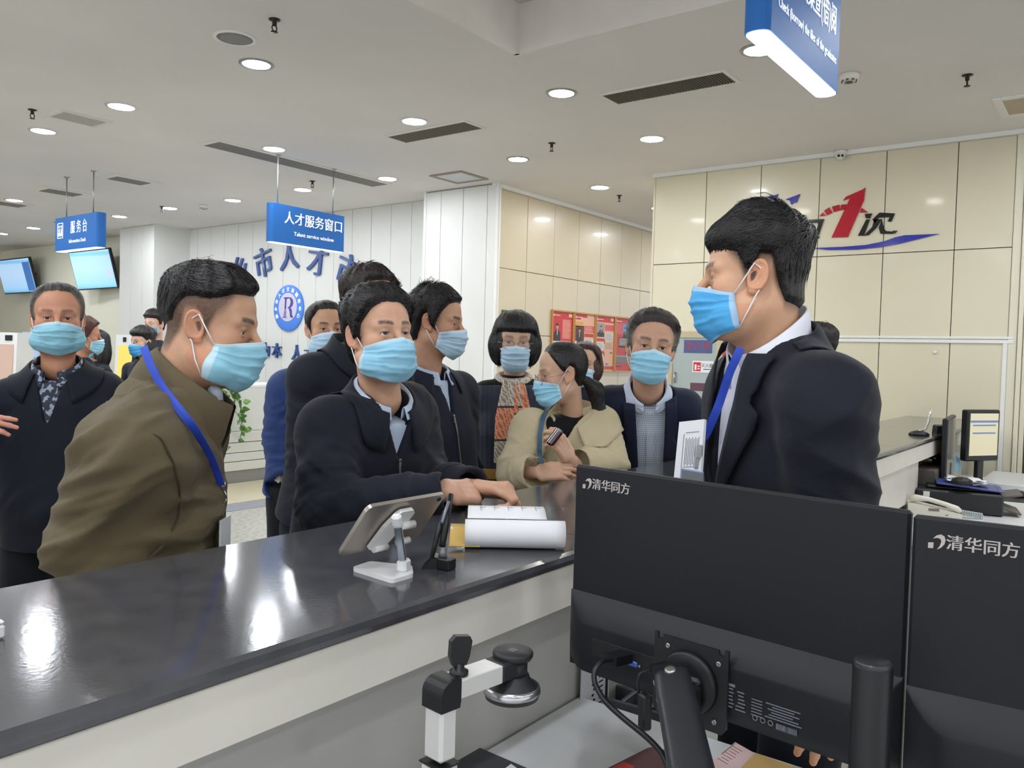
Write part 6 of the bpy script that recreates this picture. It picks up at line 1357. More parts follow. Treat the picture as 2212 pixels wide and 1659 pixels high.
q.prism(pl2, bc - tx * .006 - tz * .004 - back * .004, tx, tz, back * .008); q.tube([bc - tx * .03 - tz * .046 + back * .004, bc + tx * .002 - tz * .046 + back * .004], .0065, 14); q.tube([bc + tx * .018 - tz * .035 + back * .008, bc + tx * .045 - tz * .033 + back * .010], .0065, 14); q.tube([bc - tx * .002 + tz * .012 + back * .008, bc + tx * .028 + tz * .012 + back * .010], .0075, 14); q.build('bracket', M_wp, t2)
# ---------------------------------------------------------------- pens in a desk stand
pc_ = onz(948, 1225, 1.12); t = thing('pen_stand', 'black counter pen holder with two upright pens beside the tablet', 'pen holder', pc_); X_, Y_ = nrm(KR), nrm(KF)
q = MB()
q.prism([(-.030, 0), (.002, 0), (.002, .020), (-.008, .022), (-.018, .012)], X_ * 0 - Y_ * .016, X_, KU, Y_ * .032); q.box(X_ * .014 + KU * .010 - Y_ * .012, (.026, .026, .020), np.stack([nrm(X_ - Y_ * .5), nrm(Y_ + X_ * .5), KU], 1), bev=.002); q.build('base', M_bl, t)
q = MB(); q.lathe(X_ * .006 + KU * .016, nrm(KU + X_ * .12), [(.008, 0), (.007, .012), (.005, .026), (.006, .03)], 16); q.build('socket', mat('smoke_plastic', '8a8a8c', .2, .3), t)
tp = at(974, 1068, 1.44) - pc_; q = MB(); b0 = at(955, 1180, 1.39) - pc_; q.tube([b0, b0 * .55 + tp * .45, tp], [.0055, .0062, .0050], 12); q.build('pen', M_bl, t)
q = MB(); q.tube([at(955, 1128, 1.405) - pc_ - KF * .006, at(970, 1082, 1.43) - pc_ - KF * .006], .0028, 8); q.build('pen_grip', mat('grip_grey', '7d828c', .3, .4), t)
b1 = at(932, 1206, 1.385) - pc_; q = MB(); q.tube([b1, at(946, 1150, 1.40) - pc_, at(962, 1105, 1.425) - pc_], [.004, .0048, .0045], 10); q.build('pen', M_bl, t)
# ---------------------------------------------------------------- rolled booklet
pts = [onz(x, y, 1.121) for x, y in ((1003, 1190), (1222, 1194))]; ax0 = nrm(pts[1] - pts[0]); Lb = np.linalg.norm(pts[1] - pts[0]); out_ = nrm(np.cross(KU, ax0)); o = pts[0]
t = thing('curled_booklet', 'white booklet with its cover rolled back, lying on the counter beside the pens', 'booklet', o)
prof = [(.125, .006), (.10, .006), (.07, .0062), (.045, .008), (.022, .014), (.008, .024), (.0, .034)]
roll = [(.012 + .040 * 0 + .026 * math.cos(a) + .012, .030 + .028 * math.sin(a)) for a in np.linspace(-1.9, 2.3, 18)]
n = 18; 
def swp(pf, x0, x1, m, name, th=.0015):
    G = np.array([[ax0 * (x0 + (x1 - x0) * k / 8) + out_ * p[0] + KU * p[1] for p in pf] for k in range(9)]); q = MB(); q.sheet(G, 0, th); return q.build(name, m, t)
ro = [(.030 - .030 * math.cos(a), .028 - .027 * math.cos(a * 1.0 + 0) * 0 + .0265 * math.sin(a) * 0 + .0) for a in (0,)]
arc = [(.032 + .030 * math.cos(a), .029 + .028 * math.sin(a)) for a in np.linspace(math.radians(100), math.radians(285), 20)]
swp(arc[::-1][:], 0.0, Lb, M_paper, 'rolled_cover', .002)
swp([(.150, .007), (.12, .007), (.09, .0075), (.06, .008), (.04, .006), (.03, .003)], .0, Lb * .93, M_paper, 'pages', .005)
swp([(.034, .0575), (.05, .060), (.075, .064), (.10, .066), (.135, .064)], .004, Lb * .82, M_paper, 'lifted_sheet', .001)
swp([(.012, .006), (.03, .016), (.06, .030), (.09, .034)], -.030, .03, mat('envelope_tan', 'c9a75c', .7), 'tan_insert', .002)
G = np.array([[ax0 * (-.030 + .030 * k / 6) + out_ * (.060 - .055 * k / 6 + u * .004) + KU * (.003 + .026 * (1 - k / 6) ** 2 * .4 + u * .02 * (1 - k / 6)) for u in (0, .5, 1)] for k in range(7)]); q = MB(); q.sheet(G, 0, .006); q.build('curled_edge', M_paper, t)
q = MB()
for k in range(9): q.box(ax0 * (.03 + k * .028) + out_ * .095 + KU * .0672, (.0008, .05, .0006), np.stack([ax0, out_, KU], 1)); q.box(ax0 * (.034 + k * .028) + out_ * .10 + KU * .0672, (.012, .0012, .0006), np.stack([ax0, out_, KU], 1))
q.build('print', mat('print_grey', '77777c', .7), t)
# paper edge at the far left of the counter
p = onz(2, 1380, 1.12); t = thing('white_box', 'white plastic box cut by the left edge of the photo, on the counter', 'box', p); q = MB(); q.box((-.045, .022, .009), (.10, .05, .018), bev=.003); q.build('lower_half', M_wp, t); q = MB(); q.box((-.045, .022, .021), (.098, .048, .005), bev=.002); q.build('lid', M_wp, t)
# bright nick marks on the stone
# ---------------------------------------------------------------- papers held by the clerk
cs = [at(1470, 912, 1.66), at(1524, 906, 1.58), at(1500, 1075, 1.55), at(1455, 1065, 1.64)]
t = thing('paper_bundle', 'bundle of white printed sheets held upright between the clerk and the suited man', 'papers', np.mean(cs, 0)); o = np.mean(cs, 0); exq = nrm(cs[1] - cs[0]); ezq = nrm(cs[0] - cs[3]); ezq = nrm(ezq - exq * (ezq @ exq)); eyq = np.cross(ezq, exq); fr_ = eyq if eyq @ (CAM - o) > 0 else -eyq
for k in range(4): q = MB(); q.prism([((c_ - o) @ exq + (-.0012 * k), (c_ - o) @ ezq) for c_ in cs], -fr_ * .0022 * k, exq, ezq, -fr_ * .0016); q.build('sheet', M_paper, t)
q = MB(); Rq = np.stack([exq, fr_, ezq], 1)
for k in range(9): q.box(fr_ * .0006 + exq * (-.012 + k * .0055) + ezq * .012, (.0012, .0006, .050 if k % 2 else .056), Rq); q.box(fr_ * .0006 + exq * (-.012 + k * .0055) - ezq * .048, (.0010, .0006, .045), Rq)
q.box(fr_ * .0006 + exq * (-.021) - ezq * .008, (.0012, .0006, .11), Rq); q.box(fr_ * .0006 + exq * .008 + ezq * .050, (.045, .0006, .001), Rq); q.box(fr_ * .0006 + exq * .008 + ezq * -.018, (.045, .0006, .001), Rq); q.build('print', mat('print_grey', '77777c', .7), t)

# ---------------------------------------------------------------- far desk: screens, printer, phone
def near_box(px, py, d): return at(px, py, d)
c = at(2117, 940, 5.0); t = thing('monitor', 'far monitor with lit window on its screen, facing the camera', 'monitor', (c[0], c[1], .80)); R_ = np.stack([nrm(KR * .93 + KF * .36), nrm(KF * .93 - KR * .36), KU], 1); o = np.array([c[0], c[1], .80]); z0 = c[2] - .80
q = MB(); q.box(KU * z0, (.27, .05, .31), R_, bev=.008); q.build('housing', M_bl, t); fr_ = -R_[:, 1]
q = MB(); q.box(KU * (z0 + .006) + fr_ * .026, (.232, .002, .255), R_); sc_ = q.build('screen', mat('lit_screen', 'd8cfae', .3, emit=('d2c8a2', .22)), t)
q = MB()
for z_, h_ in ((.085, .012), (.062, .008), (.015, .008)): q.box(KU * (z0 + z_) + fr_ * .0275, (.228 if z_ > .08 else .19, .001, h_), R_)
q.build('screen_bar', mat('screen_blue', '5c74a6', .4, emit=('5c74a6', .35)), t)
q = MB(); q.box(KU * .05, (.05, .03, .2), R_, bev=.004); q.box(KU * -.02 + KU * .0, (.2, .16, .015), R_, bev=.004); q.build('stand', M_bl, t)
c = at(2048, 968, 4.7); t = thing('monitor', 'thin flat monitor seen almost edge-on at the far desk', 'monitor', (c[0], c[1], .75)); R_ = np.stack([nrm(KR * .535 + KF * .845), nrm(KF * .535 - KR * .845), KU], 1); z0 = c[2] - .75
q = MB(); q.box(KU * (z0), (.5, .03, .36), R_, bev=.006); q.build('housing', M_bl, t); q = MB(); q.box(KU * z0 - R_[:, 1] * .016, (.48, .002, .335), R_); q.build('screen', mat('screen_grey', '7d7a72', .15), t); q = MB(); q.box(KU * .1, (.06, .04, .22), R_, bev=.004); q.box(KU * .008, (.14, .12, .015), R_, bev=.004); q.build('stand', M_bl, t)
c = at(2025, 955, 4.72); t = thing('card_reader', 'tall dark device with base beside the thin monitor on the far desk', 'device', (c[0], c[1], .75)); z0 = c[2] - .75
q = MB(); q.box(KU * z0, (.06, .05, .2), np.stack([nrm(KR), KF, nrm(KU + KR * .1)], 1), bev=.006); q.build('panel', M_bl2, t); q = MB(); q.lathe((0, 0, 0), (0, 0, 1), [(.04, 0), (.04, .02), (.03, .03), (.022, z0 - .08)], 18); q.box(KU * .18 - KF * .02 - KR * .02, (.09, .06, .05), bev=.008); q.build('base', M_bl, t)
cz = onz(2046, 1104, .75); t = thing('printer', 'black desktop printer with open paper tray on the far staff desk', 'printer', (cz[0], cz[1] - .05, .75), np.stack([nrm(KR * .9 - KF * .43), nrm(KF * .9 + KR * .43), KU], 1))
q = MB(); q.box((0, .12, .055), (.40, .30, .11), bev=.008); q.build('body', M_bl2, t); q = MB(); q.box((.02, .14, .118), (.34, .22, .016), bev=.006); q.build('lid', M_bl, t); q = MB(); q.box((.235, .12, .03), (.10, .22, .010), np.array([[.95, 0, .3], [0, 1, 0], [-.3, 0, .95]]), bev=.002); q.box((.215, .18, .09), (.16, .22, .012), np.array([[.97, 0, -.2], [0, 1, 0], [.2, 0, .97]]), bev=.003); q.build('paper_tray', mat('tray_brown', '5b5650', .5), t); q = MB(); q.box((-.15, -.032, .075), (.03, .002, .05)); q.build('sticker', M_paper, t)
pr_ = np.array(t.location); RP = np.stack([nrm(KR * .9 - KF * .43), nrm(KF * .9 + KR * .43), KU], 1)
t = thing('blue_folder', 'dark blue folder lying open on the printer', 'folder', pr_ + RP @ np.array([.05, .12, .128]), RP); q = MB(); q.box((0, 0, .004), (.31, .24, .006), np.array([[.995, 0, .07], [0, 1, 0], [-.07, 0, .995]]), bev=.001); q.build('cover', mat('folder_blue', '3d4a8a', .4), t)
t = thing('loose_papers', 'crumpled white papers on the blue folder', 'papers', pr_ + RP @ np.array([.04, .12, .142]), RP)
for k, (w_, rz) in enumerate(((.2, .1), (.17, -.2), (.15, .35))):
    q = MB(); G = np.array([[(math.cos(rz) * (u * w_) - math.sin(rz) * v * .13, math.sin(rz) * (u * w_) + math.cos(rz) * v * .13, .004 + k * .007 + .014 * (u * 2) ** 2 * (u < 0) + .006 * math.sin(u * 9 + k + v * 5)) for v in np.linspace(-.5, .5, 6)] for u in np.linspace(-.5, .5, 10)]); q.sheet(G, 0, .0012); q.build('sheet', M_paper, t)
cz = onz(2015, 1112, .75); t = thing('telephone', 'cream desk telephone with handset and coiled cord in front of the printer', 'telephone', (cz[0], cz[1], .75), np.stack([nrm(KR * .97 - KF * .25), nrm(KF * .97 + KR * .25), KU], 1)); M_cr = mat('cream_plastic', 'd8d3c4', .35)
q = MB(); q.prism([(-.13, 0), (.12, 0), (.12, .02), (-.10, .062), (-.13, .06)], (0, -.06, 0), (1, 0, 0), (0, 0, 1), (0, .14, 0)); q.build('base', M_cr, t)
q = MB(); q.tube([(-.115, -.03, .075), (-.09, -.03, .086), (-.03, -.03, .082), (.05, -.03, .062), (.10, -.03, .042), (.118, -.03, .030)], [.018, .022, .015, .015, .021, .016], 14, flat=.8); q.build('handset', M_cr, t); q = MB(); q.box((-.01, -.0605, .035), (.05, .002, .014)); q.box((.05, -.0605, .012), (.012, .002, .006)); q.build('keypad', mat('phone_grey', '77736a', .5), t)
q = MB(); q.tube([(.12 + .10 * k / 90 , -.03 + .012 * math.cos(k * .9), .028 + .012 * math.sin(k * .9) - .012 * k / 90) for k in range(90)], .0025, 5); q.build('coiled_cord', mat('cord_white', 'bfc7c4', .5), t)
for lb, (px, py), z_, nm in (('black computer mouse on top of the printer papers', (2078, 1045), .905, 0), ('black computer mouse on the dark pad at the right edge', (2200, 1072), .757, 1)):
    c = onz(px, py, z_); t = thing('computer_mouse', lb, 'mouse', (c[0], c[1], z_)); q = MB(); q.lathe((0, 0, 0), (0, 0, 1), [(.05, 0), (.052, .008), (.045, .022), (.025, .032), (.002, .034)], 24); o_ = q.build('body', M_bl, t); q = MB(); q.box((.0, 0, .034), (.03, .004, .004), bev=.001); q.build('wheel', M_bl2, t)
c = onz(2190, 1078, .754); t = thing('mouse_pad', 'black mouse pad at the right edge of the far desk', 'pad', (c[0], c[1], .75), RP); q = MB(); q.box((0, 0, .002), (.26, .2, .004), bev=.001); q.build('sheet', M_bl2, t)
c = at(2062, 1015, 5.1); t = thing('sanitizer_bottle', 'clear bottle with pale blue liquid and a black pump behind the thin monitor', 'bottle', (c[0], c[1], .78)); q = MB(); q.lathe((0, 0, 0), (0, 0, 1), [(.035, 0), (.036, .01), (.036, .13), (.03, .16), (.012, .175), (.012, .19)], 24); q.build('bottle', mat('blue_bottle', 'a9cfe4', .2), t); q = MB(); q.lathe((0, 0, 0), (0, 0, 1), [(.0365, .02), (.0366, .022), (.0366, .075), (.0365, .077)], 24); q.build('label', mat('cream_label', 'dcd6b4', .6), t)
c = onz(2112, 1022, .75); t = thing('desk_screen', 'white desk partition panels behind the far lit monitor', 'partition', (c[0] + .35, c[1] + .22, .75))
for k in range(4): q = MB(); q.box((-.12 + k * .11, -.02 * k, .13), (.10, .02, .28), bev=.004); q.build('panel', M_white, t)
c = onz(1985, 940, 1.12); t = thing('pen_stand', 'black counter pen holder with a silver pen on the far counter', 'pen holder', c); q = MB(); q.lathe((0, 0, 0), (0, 0, 1), [(.05, 0), (.055, .006), (.04, .018), (.015, .026)], 24); q.build('base', M_bl, t); q = MB(); q.tube([(0, 0, .022), KR * .035 + KU * .035, KR * .05 + KU * .08, KR * .062 + KU * .15], [.006, .006, .006, .005], 10); q.build('pen', mat('steel', 'b5b5b8', .25, .95), t)
for k, pts in enumerate(([(1955, 1062, 4.5), (1975, 1030, 4.6), (2000, 1028, 4.6), (2015, 1040, 4.5), (1990, 1052, 4.5)], [(1965, 1068, 4.5), (1962, 1045, 4.6), (1985, 1036, 4.6), (2025, 1050, 4.5)], [(1985, 1040, 4.65), (1983, 1000, 4.65), (2000, 985, 4.6), (2020, 990, 4.5)])): cable(('black cable looping behind the far desk, the outer loop', 'black cable tangle lying beside the printer', 'black cable hanging from the tall dark device')[k], pts, .005)
# opening under the far counter: a dark-coloured block stands for its shade
c = at(1968, 1030, 4.75); t = thing('socket_recess', 'dark block standing for the shaded socket opening under the far counter, with white plate', 'socket recess', (c[0], .893, c[2] - .05)); q = MB(); q.box((0, .0, .05), (.5, .12, .16), bev=.006); q.build('box', mat('recess_shade', '5b564e', .5), t); q = MB(); q.box((-.02, -.062, .05), (.1, .006, .1), bev=.003); q.build('socket_plate', M_wp, t); q = MB(); q.box((-.02, -.066, .06), (.012, .002, .02)); q.box((-.02, -.066, .035), (.012, .002, .012)); q.build('socket_hole', M_bl, t)
# ================================================================ hanging signs, wall emblems, posters, far furniture
M_sign = mat('sign_blue', '2566b0', .5, spec=.25); M_signd = mat('sign_side', '1c5898', .25, coat=.3); M_wtxt = mat('sign_white', 'f2f6fa', .5, emit=('f2f6fa', .35)); M_rod = mat('rod_steel', 'a7a6a2', .3, .8)
def sign(label, c, ex, L, H, T, texts, rods, light=1.2, side='', zc=ZC):
    ez = KU; ex = nrm(ex); ey = np.cross(ez, ex); R = np.stack([ex, ey, ez], 1); t = thing('hanging_sign', label, 'sign', c, R, 'blue hanging signs')
    prof = []; 
    for k in range(9): a = math.pi / 2 + math.pi * k / 8; prof.append((-L / 2 + T * .25 + .35 * T * math.cos(a) * 1.0, T / 2 * math.sin(a)))
    for k in range(9): a = -math.pi / 2 + math.pi * k / 8; prof.append((L / 2 - T * .25 + .35 * T * math.cos(a), T / 2 * math.sin(a)))
    q = MB(); q.prism(prof, (0, 0, H / 2), (1, 0, 0), (0, 1, 0), (0, 0, -H)); q.build('box', M_sign, t)
    q = MB(); q.prism([(x * .985, y * .90) for x, y in prof], (0, 0, -H / 2 - .0005), (1, 0, 0), (0, 1, 0), (0, 0, -.003)); q.build('light_strip', mat('sign_light_%d' % int(light * 10), 'ffffff', .5, emit=('f6faff', light)), t)
    for s, dx, dz, size, sx in texts: q = MB(); put_text(q, s, (dx, -T / 2 - .0012, dz), (1, 0, 0), (0, 0, 1), size, .0006, 0, sx, 'CENTER', 0, size * .012); q.build('lettering', M_wtxt, t)
    for x in rods: q = MB(); q.tube([(x, 0, H / 2 - .01), (x, 0, zc - c[2])], .006, 8); q.lathe((x, 0, zc - c[2]), (0, 0, -1), [(.03, 0), (.028, .004), (.008, .02)], 12); q.build('rod', M_rod, t)
    return t
sign('blue hanging sign lettered Talent service window', np.array([4.873, 6.07, 2.603]), (1, 0, 0), .83, .335, .09, [('人才服务窗口', .05, .052, .118, .95), ('Talent service window', .05, -.075, .05, 1.0)], (-.327, .30), .9)
t = sign('blue hanging sign lettered Information Desk', np.array([4.0, 8.51, 2.612]), (0, -1, 0), .89, .335, .10, [('服 务 台', .08, .045, .135, .72), ('Information Desk', .05, -.085, .052, .95)], (-.29, .27), 1.2)
q = MB(); X0, Z0 = -.31, .035
for a, b in (((-.055, -.075), (.055, -.075)), ((.055, -.075), (.055, .075)), ((.055, .075), (-.055, .075)), ((-.055, .075), (-.055, -.075))): q.tube([(X0 + a[0], -.0515, Z0 + a[1]), (X0 + b[0], -.0515, Z0 + b[1])], .005, 4)
for x in (-.022, .022): q.lathe((X0 + x, -.052, Z0 + .04), (0, -1, 0), [(.014, 0), (.014, .002)], 12); q.box((X0 + x, -.0515, Z0 - .01), (.022, .002, .06))
q.box((X0, -.0515, Z0 - .04), (.09, .002, .03)); q.build('pictogram', M_wtxt, t)
sign('lit blue hanging sign lettered Check (borrow) the files of the graduates', np.array([2.815, .962, 2.5 + .19]), (1, 0, 0), .735, .375, .082, [('毕业生档案查(借)阅', .0, .045, .112, .62), ('Check (borrow) the files of the graduates', .01, -.082, .045, .80)], (-.25, .25), 6.0)

# emblem and raised characters on the long white wall (reader looks along +X)
EX, EZ = np.array([0, -1., 0]), KU
def wall_at(px, py, x): return onX(px, py, x)
M_letter = mat('letter_blue', '3b5590', .35, coat=.2); M_emb = mat('emblem_blue', '4d86e0', .35); M_embl = mat('emblem_lilac', 'cfc9de', .4); M_purple = mat('emblem_purple', '4b4796', .4)
c = np.array([6.742, 8.728, 2.03]); t = thing('wall_emblem', 'round blue emblem with a letter R on the white panelled wall', 'emblem', c); ra, rb = .298, .290
q = MB(); q.lathe((0, 0, 0), (-1, 0, 0), [(.298, -.008), (.298, .012), (.29, .016), (.2, .016)], 56); q.build('disc', M_emb, t)
q = MB(); q.lathe((-.0165, 0, .012), (-1, 0, 0), [(.185, -.002), (.185, .003), (.18, .004), (.001, .004)], 48); q.build('inner_disc', M_embl, t)
for i, s in enumerate('新乡市人才交流服务中心'):
    a = math.radians(205 - i * 23.0); p = np.array([-.0185, -math.cos(a) * .238, math.sin(a) * .238 + .0]); e1 = EX * math.sin(a) - EZ * math.cos(a) * 1.0; e1 = nrm(EX * math.sin(a) + EZ * (-math.cos(a))); e2 = nrm(EX * math.cos(a) + EZ * math.sin(a)); q = MB(); put_text(q, s, p, e1, e2, .062, .001, 0, 1, 'CENTER', 0, .001); q.build('ring_character', M_wtxt, t)
q = MB(); o_ = np.array([-.0215, 0, .012])
R_out = [(-.055, -.115), (-.075, -.128), (-.09, -.135), (.0, -.135), (-.012, -.12), (-.012, -.05), (.0, -.03), (.02, -.012), (-.004, .004), (-.012, .02), (-.004, .055), (.02, .085), (.045, .09), (.0, .105), (-.07, .118), (-.08, .128), (.05, .128), (.1, .11), (.122, .07), (.115, .02), (.075, -.01), (.05, -.016), (.085, -.03), (.1, -.06), (.1, -.1), (.13, -.128), (.1, -.14), (.065, -.13), (.05, -.1), (.05, -.05), (.03, -.022), (.06, .005), (.085, .04), (.075, .085), (.04, .10), (-.02, .108), (-.035, .1), (-.045, .0)]
def rp(poly): q.prism(poly, o_, EX, EZ, (.003, 0, 0))
rp([(-.085, .128), (.03, .128), (.03, .112), (-.02, .105), (-.028, .0), (-.028, -.03), (-.062, -.03), (-.055, .1)])
for k in range(4): rp([(-.066 - k * .004, -.042 - k * .022), (-.026, -.042 - k * .022), (-.024, -.056 - k * .022), (-.07 - k * .004, -.056 - k * .022)])
rp([(-.10, -.128), (-.012, -.128), (-.012, -.138), (-.10, -.138)])
rp([(.02, .128), (.07, .122), (.105, .095), (.115, .055), (.10, .015), (.06, -.012), (.012, -.014), (-.004, -.004), (.03, .005), (.055, .035), (.06, .075), (.045, .105)])
rp([(.02, -.012), (.06, -.012), (.088, -.035), (.094, -.10), (.118, -.128), (.09, -.14), (.055, -.125), (.045, -.06)]); q.build('letter', M_purple, t)
def chars(label, seq, m, name='wall_lettering', grp=None):
    t = None
    for s, px, py, size, rot in seq:
        p = onX(px, py, 6.735)
        if t is None: t = thing(name, label, 'lettering', p); o_ = p
        q = MB(); a = math.radians(rot); e1 = EX * math.cos(a) + EZ * math.sin(a); e2 = -EX * math.sin(a) + EZ * math.cos(a); put_text(q, s, p - o_, e1, e2, size, .014, 0, .95, 'CENTER', 0, size * .02); q.build('character', m, t)
chars('raised blue arc of large Chinese characters on the white panelled wall', [('新', 476, 612, .42, 34), ('乡', 520, 588, .42, 24), ('市', 570, 572, .42, 14), ('人', 625, 556, .42, 4), ('才', 686, 568, .42, -8), ('市', 750, 592, .44, -20), ('场', 815, 628, .44, -30)], M_letter)
chars('row of smaller raised blue Chinese characters below the emblem', [('以', 515, 760, .21, 0), ('人', 549, 759, .21, 0), ('为', 574, 758, .21, 0), ('本', 598, 760, .21, 0), ('人', 641, 764, .21, 0), ('才', 668, 768, .21, 0)], mat('letter_navy', '33508a', .35))

# the logo on the beige wall: arc of red blocks, a big red 1, black characters, blue swoosh
LX = XW - .012; t = thing('wall_logo', 'raised logo with big red numeral 1, black characters and blue swoosh on the beige wall', 'logo', (LX, 1.85, 2.65)); lo_ = np.array([LX, 1.85, 2.65])
def pw(px, py): p = onX(px, py, LX) - lo_; return (-p[1], p[2])
M_red = mat('acrylic_red', 'b3142c', .12, coat=.4); M_blk = mat('acrylic_black', '151517', .12, coat=.4); M_blu = mat('acrylic_blue', '2b2ea0', .12, coat=.4)
def cut(name, polys, m, dep=.014):
    q = MB()
    for po in polys: q.prism([pw(*p) for p in po], (0, 0, 0), EX, EZ, (dep, 0, 0))
    return q.build(name, m, t)
cut('numeral', [[(1869, 405), (1864, 409), (1827, 425), (1821, 433), (1836, 428), (1796, 513), (1831, 512), (1866, 432)]], M_red)
for po in ([(1770, 467), (1777, 459), (1783, 466)], [(1780, 455), (1791, 448), (1798, 459), (1786, 465)], [(1797, 446), (1813, 442), (1814, 454), (1801, 458)], [(1817, 442), (1828, 441), (1824, 453), (1815, 454)], [(1861, 449), (1875, 459), (1857, 459)]): cut('arc_block', [po], M_red)
cut('swoosh', [[(1752, 536), (1770, 535), (1820, 533), (1870, 529), (1910, 521), (1935, 512), (1955, 508), (2029, 505), (1985, 516), (1940, 527), (1900, 534), (1850, 539), (1790, 540)]], M_blu)
cut('paper_plane', [[(1696, 431), (1728, 419), (1720, 438), (1716, 437), (1709, 442), (1706, 433)]], M_blu); cut('paper_plane', [[(1657, 427), (1681, 419), (1674, 434), (1664, 430)]], M_blu)
cut('character', [[(1735, 475), (1780, 473), (1768, 508), (1760, 506), (1769, 481), (1752, 482), (1757, 486), (1748, 500), (1742, 500), (1750, 482)], [(1738, 503), (1762, 500), (1760, 506), (1738, 508)], [(1740, 512), (1770, 510), (1768, 515), (1738, 516)], [(1720, 480), (1736, 479), (1730, 500), (1716, 500)], [(1716, 506), (1732, 505), (1730, 515), (1712, 516)]], M_blk)
cut('character', [[(1868, 462), (1884, 461), (1879, 472), (1870, 471)], [(1871, 474), (1879, 474), (1866, 509), (1853, 509)], [(1884, 474), (1900, 459), (1933, 461), (1925, 479), (1917, 478), (1922, 469), (1898, 470), (1890, 482)], [(1888, 474), (1905, 473), (1893, 492), (1876, 508), (1866, 509), (1884, 490)], [(1905, 474), (1909, 493), (1914, 499), (1928, 500), (1925, 505), (1902, 505), (1898, 492)], [(1929, 498), (1933, 498), (1929, 505), (1925, 505)], [(1935, 498), (1938, 498), (1934, 504), (1931, 504)]], M_blk)

# exit sign, four posters
t = thing('exit_sign', 'green emergency exit sign with running figure and arrow on the tan wall', 'sign', (6.75, 5.13, 1.88)); q = MB(); q.box((0, 0, 0), (.31, .014, .16), bev=.002); q.build('plate', mat('exit_green', '2f5f3a', .4), t)
q = MB(); put_text(q, '安全出口', (-.07, -.0085, .035), (1, 0, 0), (0, 0, 1), .036, .0004); put_text(q, 'EXIT', (-.07, -.0085, -.02), (1, 0, 0), (0, 0, 1), .04, .0004); q.box((.035, -.0078, .0), (.055, .002, .11)); q.prism([(.075, .012), (.105, .012), (.105, .03), (.14, 0), (.105, -.03), (.105, -.012), (.075, -.012)], (0, -.0085, 0), (1, 0, 0), (0, 0, 1), (0, .002, 0)); q.build('sign_marks', mat('exit_cream', 'c9cf9a', .5), t)
q = MB(); q.lathe((.04, -.009, .035), (0, -1, 0), [(.010, 0), (.010, .001)], 10); q.prism([(.03, .022), (.045, .026), (.052, .006), (.06, -.04), (.048, -.04), (.04, -.01), (.026, -.04), (.016, -.036), (.03, .0)], (0, -.0095, 0), (1, 0, 0), (0, 0, 1), (0, .001, 0)); q.build('running_figure', mat('exit_dark', '22492c', .5), t)
M_pf = mat('poster_frame', 'b98543', .35, .2); M_pr = mat('poster_red', 'c5231f', .45); M_pp = mat('poster_peach', 'e8b190', .5); M_pk = mat('poster_dark', '2a2226', .5); M_pw = mat('poster_white', 'ded6ce', .5); M_psk = mat('poster_skin', 'c79a80', .5); M_pg = mat('poster_grey', '9c9593', .5); M_py = mat('poster_gold', 'd9a24c', .5); M_pbl = mat('poster_blue', '6f8fc4', .5); M_pm = mat('poster_brown', '5e2c24', .5); M_pink = mat('poster_pink', 'd8585a', .5)
PX = [7.475, 7.925, 8.40, 8.862, 9.31]; Z1, Z0_ = 2.018, 1.33
